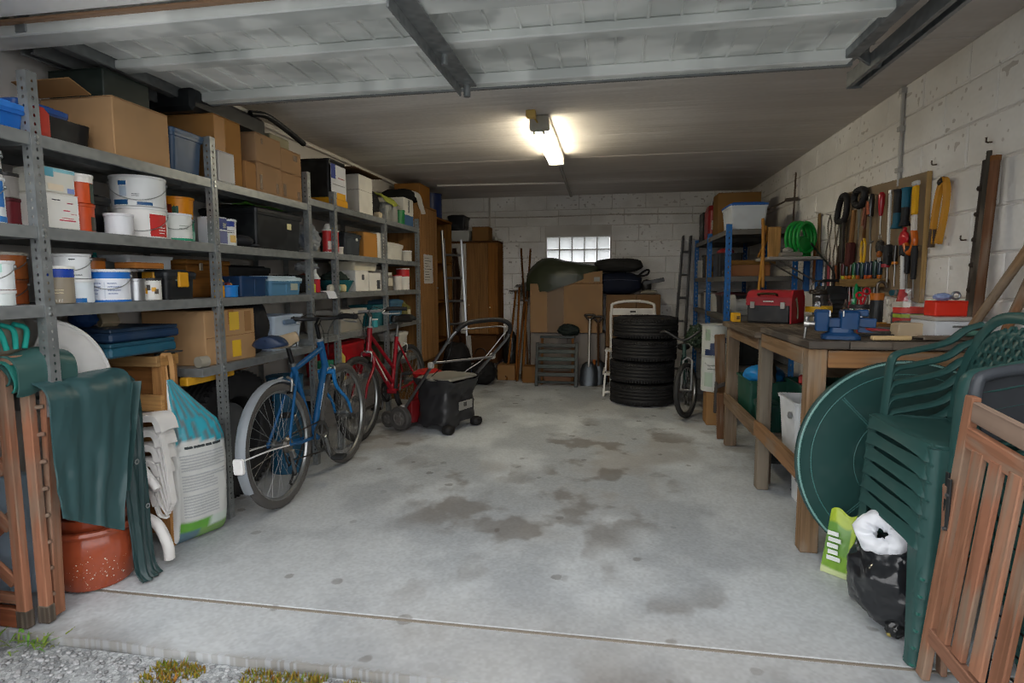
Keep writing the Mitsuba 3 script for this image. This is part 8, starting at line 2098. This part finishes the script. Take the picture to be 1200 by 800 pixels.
def monobloc(i, top):
    """One chair of the stack; it faces the middle of the garage (towards -x)."""
    dz, dx = 0.056 * i, 0.003 * i
    lab = ['bottom green plastic armchair of the stack', 'second green plastic armchair from the floor in the stack', 'third green plastic armchair from the floor in the stack', 'fourth green plastic armchair from the floor in the stack', 'fifth green plastic armchair from the floor in the stack', 'top green plastic armchair of the stack, its dusty seat and lattice back showing'][i]
    k = thing('plastic_chair', lab, 'chair', 'stacked green plastic armchairs')
    M = T(dx, 0, dz + 0.002)
    xf, xb, zs = 0.945, 1.20, 0.43
    n = 22
    u, v = np.meshgrid(np.linspace(0, 1, n), np.linspace(0, 1, n), indexing='ij')
    w = (CY1 - CY0) / 2 - 0.035 * u
    X = xf + (xb - xf) * u
    Yg = CM + (v * 2 - 1) * w
    edge = np.maximum(np.abs(v * 2 - 1), np.abs(u * 2 - 1)) ** 10
    Z = zs - 0.012 * u - 0.012 * (1 - (v * 2 - 1) ** 2) * (1 - (u - 0.4) ** 2) - 0.014 * edge + (0.0022 * np.sin(v * 60 + 3 * np.sin(u * 7)) * (1 - edge) if top else 0)
    part(k, 'seat', mesh((sheet(np.stack([X, Yg, Z], -1), 0.006), GP)), 'm_plastic', m=M)
    # skirt round the front and sides
    t = np.linspace(0, 1, 44)
    path = curve([(xb, CY0 + 0.045, 0), (xf + 0.06, CY0 + 0.008, 0), (xf + 0.012, CY0 + 0.018, 0), (xf, CY0 + 0.07, 0), (xf - 0.008, CM, 0), (xf, CY1 - 0.07, 0), (xf + 0.012, CY1 - 0.018, 0), (xf + 0.06, CY1 - 0.008, 0), (xb, CY1 - 0.045, 0)], 64)
    s = np.linspace(0, 1, len(path))
    front = np.exp(-((s - 0.5) / 0.17) ** 2)
    side = np.exp(-((s - 0.13) / 0.08) ** 2) + np.exp(-((s - 0.87) / 0.08) ** 2)
    drop = 0.060 - 0.028 * front - 0.022 * side
    g = np.stack([path + np.array([0, 0, 1]) * (zs - 0.008), path + np.stack([0 * s, 0 * s, zs - 0.008 - drop * 0.5], 1) + [-0.006, 0, 0], path + np.stack([0 * s, 0 * s, zs - 0.008 - drop], 1) + [-0.016, 0, 0]], 0)
    part(k, 'skirt', mesh((sheet(g, 0.005), GP)), 'm_plastic', m=M)
    # legs: corner shells that widen upwards
    for (cx, cy, sx, sy, ox, oy, wt) in ((xf, CY0, 1, 1, -0.012, -0.012, 0.082), (xf, CY1, 1, -1, -0.012, 0.012, 0.082), (xb + 0.02, CY0 + 0.03, -1, 1, 0.05, -0.02, 0.07), (xb + 0.02, CY1 - 0.03, -1, -1, 0.05, 0.02, 0.07)):
        rows = []
        for h in np.linspace(0, 1, 10):
            z_ = (zs - 0.02) * (1 - h)
            ww = wt * (1 - 0.52 * h)
            fl = 0.006 * (h > 0.93) if i else 0.006 * (h > 0.97)
            bx_, by_ = cx + ox * h - sx * fl, cy + oy * h - sy * fl
            rr = 0.022
            prof = [(bx_, by_ + sy * ww)] + [(bx_, by_ + sy * rr)] + [(bx_ + sx * rr * (1 - math.cos(q)), by_ + sy * rr * (1 - math.sin(q))) for q in np.radians(np.linspace(15, 75, 5))] + [(bx_ + sx * rr, by_), (bx_ + sx * ww, by_)]
            rows.append([(p[0], p[1], z_) for p in prof])
        part(k, 'leg', mesh((sheet(np.array(rows) if sx * sy > 0 else np.array(rows)[:, ::-1], 0.005), GP)), 'm_plastic', m=M)
        # stacking lugs at the foot
        for q in (0.0,):
            part(k, 'lug', mesh((cbox(cx + ox * 0.97 + sx * 0.020, cy + oy * 0.97 + sy * 0.020, q + 0.006, 0.050, 0.050, 0.009, 0.003), '#2a6057')), 'm_plastic', m=M) if sx > 0 and sy > 0 else None
    # arms
    for cy, s_ in ((CY0, -1), (CY1, 1)):
        y = cy + s_ * 0.002
        ap = curve([(xf + 0.05, y, zs - 0.01), (xf + 0.055, y, zs + 0.10), (xf + 0.062, y, zs + 0.185), (xf + 0.085, y - s_ * -0.004, zs + 0.222), (xf + 0.15, y + s_ * 0.008, zs + 0.238), (xf + 0.25, y + s_ * 0.004, zs + 0.268), (xb + 0.04, y - s_ * 0.02, zs + 0.315), (xb + 0.075, y - s_ * 0.06, zs + 0.34)], 44)
        tg = np.gradient(ap, axis=0)
        nrm = np.cross(tg, (0, 1, 0))
        nrm /= np.linalg.norm(nrm, axis=1, keepdims=True)
        wv = 0.024
        g = np.stack([ap + np.array([0, 1, 0]) * q * wv + nrm * (0.010 * (abs(q) ** 3)) * -1 for q in np.linspace(-1, 1, 7)], 1)
        part(k, 'arm', mesh((sheet(g, 0.009), GP)), 'm_plastic', m=M)
    # back: rounded frame with a woven lattice
    R0 = np.array([xb - 0.005, CM, zs])
    ex, ey = np.array([0, 1.0, 0]), unit(np.array([0.25, 0, 1.0]))
    bp = curve([R0 - ex * 0.185, R0 - ex * 0.215 + ey * 0.15, R0 - ex * 0.20 + ey * 0.28, R0 - ex * 0.13 + ey * 0.37, R0 + ey * 0.395, R0 + ex * 0.13 + ey * 0.37, R0 + ex * 0.20 + ey * 0.27, R0 + ex * 0.215 + ey * 0.15, R0 + ex * 0.185], 60)
    inn = R0 + (bp - R0) * np.array([1, 0.80, 1]) - ey * 0.035 * np.clip(((bp - R0) @ ey) / 0.3, 0, 1)[:, None]
    mid = (bp + inn) / 2 + np.array([-0.010, 0, 0.0])
    part(k, 'back_frame', mesh((sheet(np.stack([bp, mid, inn], 0), 0.008), GP)), 'm_plastic', m=M)
    if top:
        lt = Mesh()
        for j in range(13):
            y = -0.155 + 0.0258 * j
            h = 0.35 * math.sqrt(max(0.02, 1 - (y / 0.19) ** 2 * 0.75))
            ps = [R0 + ex * y + ey * q + np.array([-0.004 * math.sin(q * 130 + j * PI), 0, 0]) for q in np.linspace(0.03, h, 26)]
            lt.add(ribbon(ps, 0.013, 0.004, (1, 0, 0)), GP)
        for j in range(10):
            q = 0.05 + 0.029 * j
            hw = 0.165 * math.sqrt(max(0.02, 1 - max(0, q - 0.12) ** 2 / 0.055))
            ps = [R0 + ex * y + ey * q + np.array([0.004 * math.sin(y * 121 + j * PI), 0, 0]) for y in np.linspace(-hw, hw, 30)]
            lt.add(ribbon(ps, 0.011, 0.004, (1, 0, 0)), GP)
        part(k, 'lattice', lt, 'm_plastic', 'woven lattice back panel', 'stuff', m=M)
    else:
        g = np.stack([inn, R0 + (inn - R0) * 0.5, np.tile(R0, (len(inn), 1)) + (inn - R0) * 0.02], 0)
        part(k, 'back_panel', mesh((sheet(g, 0.004), GP)), 'm_plastic', m=M)


for i in range(6):
    monobloc(i, i == 5)

# round plastic table top leaning against the bench
k = thing('table_top', 'round dark green plastic table top leaning against the end of the workbench', 'table')
R_ = 0.425
TM = basis((1.192, 2.545, 0.456), (1, 0, 0), unit((0, 0.11, 1)), unit((0, -1, 0.11)))
part(k, 'disc', mesh((lathe([(0.03, 0.0), (0.30, 0.0), (0.355, 0.001), (0.40, 0.001), (R_ - 0.010, 0.004), (R_, -0.003), (R_, -0.028), (R_ - 0.008, -0.030), (R_ - 0.010, -0.010), (0.03, -0.010), (0.03, 0.0)], 72, 30), '#22423f')), 'm_plastic', m=TM)
gv = Mesh()
for a in (43, 133):
    c, s = math.cos(math.radians(a)), math.sin(math.radians(a))
    for o in (-0.004, 0.004):
        gv.add(beam((-0.36 * c - o * s, -0.36 * s + o * c, 0.0008), (0.36 * c - o * s, 0.36 * s + o * c, 0.0008), 0.0028, 0.0025, up=(0, 0, 1), ch=0.0005), '#3c6a66')
gv.add(lathe([(0.366, 0.001), (0.368, 0.0022), (0.370, 0.001)], 72), '#3c6a66').add(lathe([(0.20, 0.0), (0.202, 0.0018), (0.204, 0.0)], 60), '#2f5d59').add(lathe([(R_ - 0.012, 0.0045), (R_ - 0.008, 0.0055), (R_ - 0.004, 0.003)], 72), '#6f9691')
part(k, 'ribs', gv, 'm_plastic', 'raised ribs and rim line', m=TM)
part(k, 'hole_ring', mesh((lathe([(0.028, 0.001), (0.04, 0.003), (0.052, 0.001)], 24), '#2b5450')), 'm_plastic', m=TM)

# sacks
k = thing('fertiliser_bag', 'small lime green and white printed bag on the floor behind the chair leg', 'bag')
FM = basis((0.915, 2.46, 0.003), unit((0.75, -0.66, 0)), unit((0.66, 0.75, 0)), (0, 0, 1))
n = 24
u, v = np.meshgrid(np.linspace(0, 1, n), np.linspace(0, 1, n), indexing='ij')
puff = 0.028 * (np.sin(u * PI) * np.sin(np.clip(v * 1.05, 0, 1) * PI)) ** 0.6
wob = 0.006 * (meshkit.fbm(np.stack([u * 5, v * 6, u * 0], -1), 3, 9) - 0.5)
for s_ in (-1, 1):
    P = np.stack([(u - 0.5) * (0.13 - 0.02 * v) + 0.012 * v, s_ * puff + wob + 0.03 * v, 0.265 * v + 0.012 * np.sin(u * 7) * v], -1)
    cc = np.where((v > 0.80)[..., None], col('#a9bd3a'), np.where((v < 0.10)[..., None], col('#c4cf9a'), np.where((u > 0.8)[..., None], col('#a7c13c'), np.where((v < 0.35)[..., None], col('#7ba53a'), col('#6c9a45')))))
    sh = sheet(P if s_ > 0 else P[::-1], 0.002)
    cv = np.resize(cc.reshape(-1, 3) if s_ > 0 else cc[::-1].reshape(-1, 3), (n * n * 2, 3))
    cv = np.vstack([cv, np.tile(col('#a9bd3a'), (len(sh[0]) - len(cv), 1))])
    part(k, 'front' if s_ < 0 else 'rear', mesh((sh, cv)), 'm_foil2', m=FM)
pt = Mesh()
for i in range(5):
    z0 = 0.075 + 0.026 * i
    pt.add(box(-0.03 + 0.004 * (i % 2), 0.012 + 0.01 * (i % 3 == 0), -0.033, -0.029, z0, z0 + 0.017, 0.0005), '#e1e6df')
part(k, 'lettering', pt, 'm_matte', 'block of white lettering', 'stuff', m=FM)
k = thing('rubbish_bag', 'bulging black plastic rubbish bag under the front of the chair stack', 'bag')
part(k, 'sack', mesh((blob((0.985, 2.155, 0.155), (0.135, 0.16, 0.155), 0.17, 2.2, 131, 2.3, floor=0.004, sub=4), '#1d1f22')), 'm_foil')
part(k, 'knot', mesh((blob((0.955, 2.05, 0.035), (0.03, 0.03, 0.032), 0.3, 3, 133, floor=0.004), '#1a1b1c'), (blob((0.935, 2.045, 0.02), (0.010, 0.012, 0.012), 0.3, 3, 134), '#8a7d3f')), 'm_foil')
k = thing('white_roll', 'crumpled white plastic sheeting rolled into a ring on the black rubbish bag', 'plastic sheet')
n1, n2 = 60, 22
a, b = np.meshgrid(np.linspace(0, 2 * PI, n1 + 1)[:-1], np.linspace(0, 2 * PI, n2 + 1)[:-1], indexing='ij')
nz = meshkit.fbm(np.stack([np.cos(a) * 2.2 + np.cos(b) * 0.9, np.sin(a) * 2.2, np.sin(b) * 1.2], -1), 4, 19) - 0.5
rr = 0.034 * (1 + 1.0 * nz)
P = np.stack([(0.054 + rr * np.cos(b)) * np.cos(a), (0.054 + rr * np.cos(b)) * np.sin(a) * 0.85, rr * np.sin(b)], -1)
F = np.array([(i * n2 + j, ((i + 1) % n1) * n2 + j, ((i + 1) % n1) * n2 + (j + 1) % n2, i * n2 + (j + 1) % n2) for i in range(n1) for j in range(n2)])
scene[k] = mesh(((P.reshape(-1, 3), F), '#d6d9de', basis((0.93, 2.13, 0.328), unit((0.72, -0.69, 0.0)), unit((0.30, 0.33, 0.9)), unit((-0.62, -0.6, 0.45))))).shape('m_foil2')

# folded slatted chair at the right
k = thing('folding_chair', 'weathered red-brown slatted folding chair leaning at the right edge of the opening', 'chair')
TK = '#9a6c54'
LX = lambda z_: 0.942 + 0.079 * z_


def tp(y, z_, off=0.0):
    return np.array([LX(z_) + off, y, z_])


part(k, 'stile', mesh((beam(tp(1.845, 0.004), tp(1.822, 0.875), 0.024, 0.040, up=(0, 1, 0)), TK)), 'm_oldwood')
part(k, 'stile', mesh((beam(tp(1.405, 0.004), tp(1.385, 0.86), 0.024, 0.040, up=(0, 1, 0)), TK)), 'm_oldwood')
part(k, 'top_rail', mesh((beam(tp(1.80, 0.835, -0.002), tp(1.40, 0.795, -0.002), 0.020, 0.058), '#8f7a6c')), 'm_oldwood', 'greyed top rail')
part(k, 'rail', mesh((beam(tp(1.805, 0.760, -0.002), tp(1.40, 0.715, -0.002), 0.022, 0.062), '#9c6c54')), 'm_oldwood')
part(k, 'rail', mesh((beam(tp(1.83, 0.150, -0.002), tp(1.41, 0.120, -0.002), 0.022, 0.050), '#8d6552')), 'm_oldwood')
for i in range(5):
    y = 1.745 - 0.078 * i
    part(k, 'slat', mesh((beam(tp(y + 0.022, 0.17, -0.006 - 0.002 * (i % 2)), tp(y, 0.735 - 0.005 * i, -0.006), 0.016, 0.050, up=(0, 1, 0)), ['#9c6d55', '#94654f', '#a2735b', '#8f624c'][i % 4])), 'm_oldwood')
part(k, 'cross_leg', mesh((beam((1.005, 1.868, 0.004), (0.985, 1.862, 0.60), 0.018, 0.034, up=(0, 1, 0)), '#8b6553')), 'm_oldwood')
part(k, 'hinge', mesh((box(LX(0.55) - 0.018, LX(0.55) - 0.013, 1.82, 1.838, 0.44, 0.63, 0.001), '#4b4d50'), (cyl((LX(0.5) - 0.022, 1.829, 0.48), (LX(0.5) - 0.012, 1.829, 0.48), 0.006, n=8), '#77797b'), (cyl((LX(0.5) - 0.02, 1.829, 0.58), (LX(0.5) - 0.008, 1.829, 0.58), 0.006, n=8), '#77797b')), 'm_metal', 'grey steel hinge plate')
part(k, 'hinge', mesh((box(LX(0.60) - 0.012, LX(0.60) - 0.007, 1.850, 1.868, 0.52, 0.64, 0.001), '#3f4144')), 'm_metal', 'grey steel hinge plate')
k = thing('camping_chair', 'dark grey tubular camping chair resting on the arms of the green stack', 'chair')
part(k, 'tube', mesh((tube(curve([(1.035, 1.86, 0.80), (1.04, 1.862, 0.90), (1.07, 1.868, 0.93), (1.20, 1.872, 0.955), (1.34, 1.872, 0.965)], 24), 0.017, 10), '#3d4147')), 'm_plastic')
part(k, 'sling', mesh((sheet(np.stack([1.06 + 0.26 * u, 1.87 + 0.004 * np.sin(v * 5), 0.935 - 0.20 * v + 0.03 * u], -1), 0.006), '#2f3236')), 'm_fabric')
k = thing('wire_mesh', 'dark wire mesh panel standing behind the slatted folding chair', 'wire mesh')
wm = Mesh()
for i in range(7):
    wm.add(cyl((1.10, 1.40 + 0.07 * i, 0.01), (1.13, 1.40 + 0.07 * i, 0.62), 0.003, n=5), '#2b3034')
for i in range(9):
    wm.add(cyl((1.10 + 0.0035 * i, 1.40, 0.03 + 0.07 * i), (1.10 + 0.0035 * i, 1.82, 0.03 + 0.07 * i), 0.003, n=5), '#2b3034')
part(k, 'wires', wm, 'm_metal', kind='stuff')
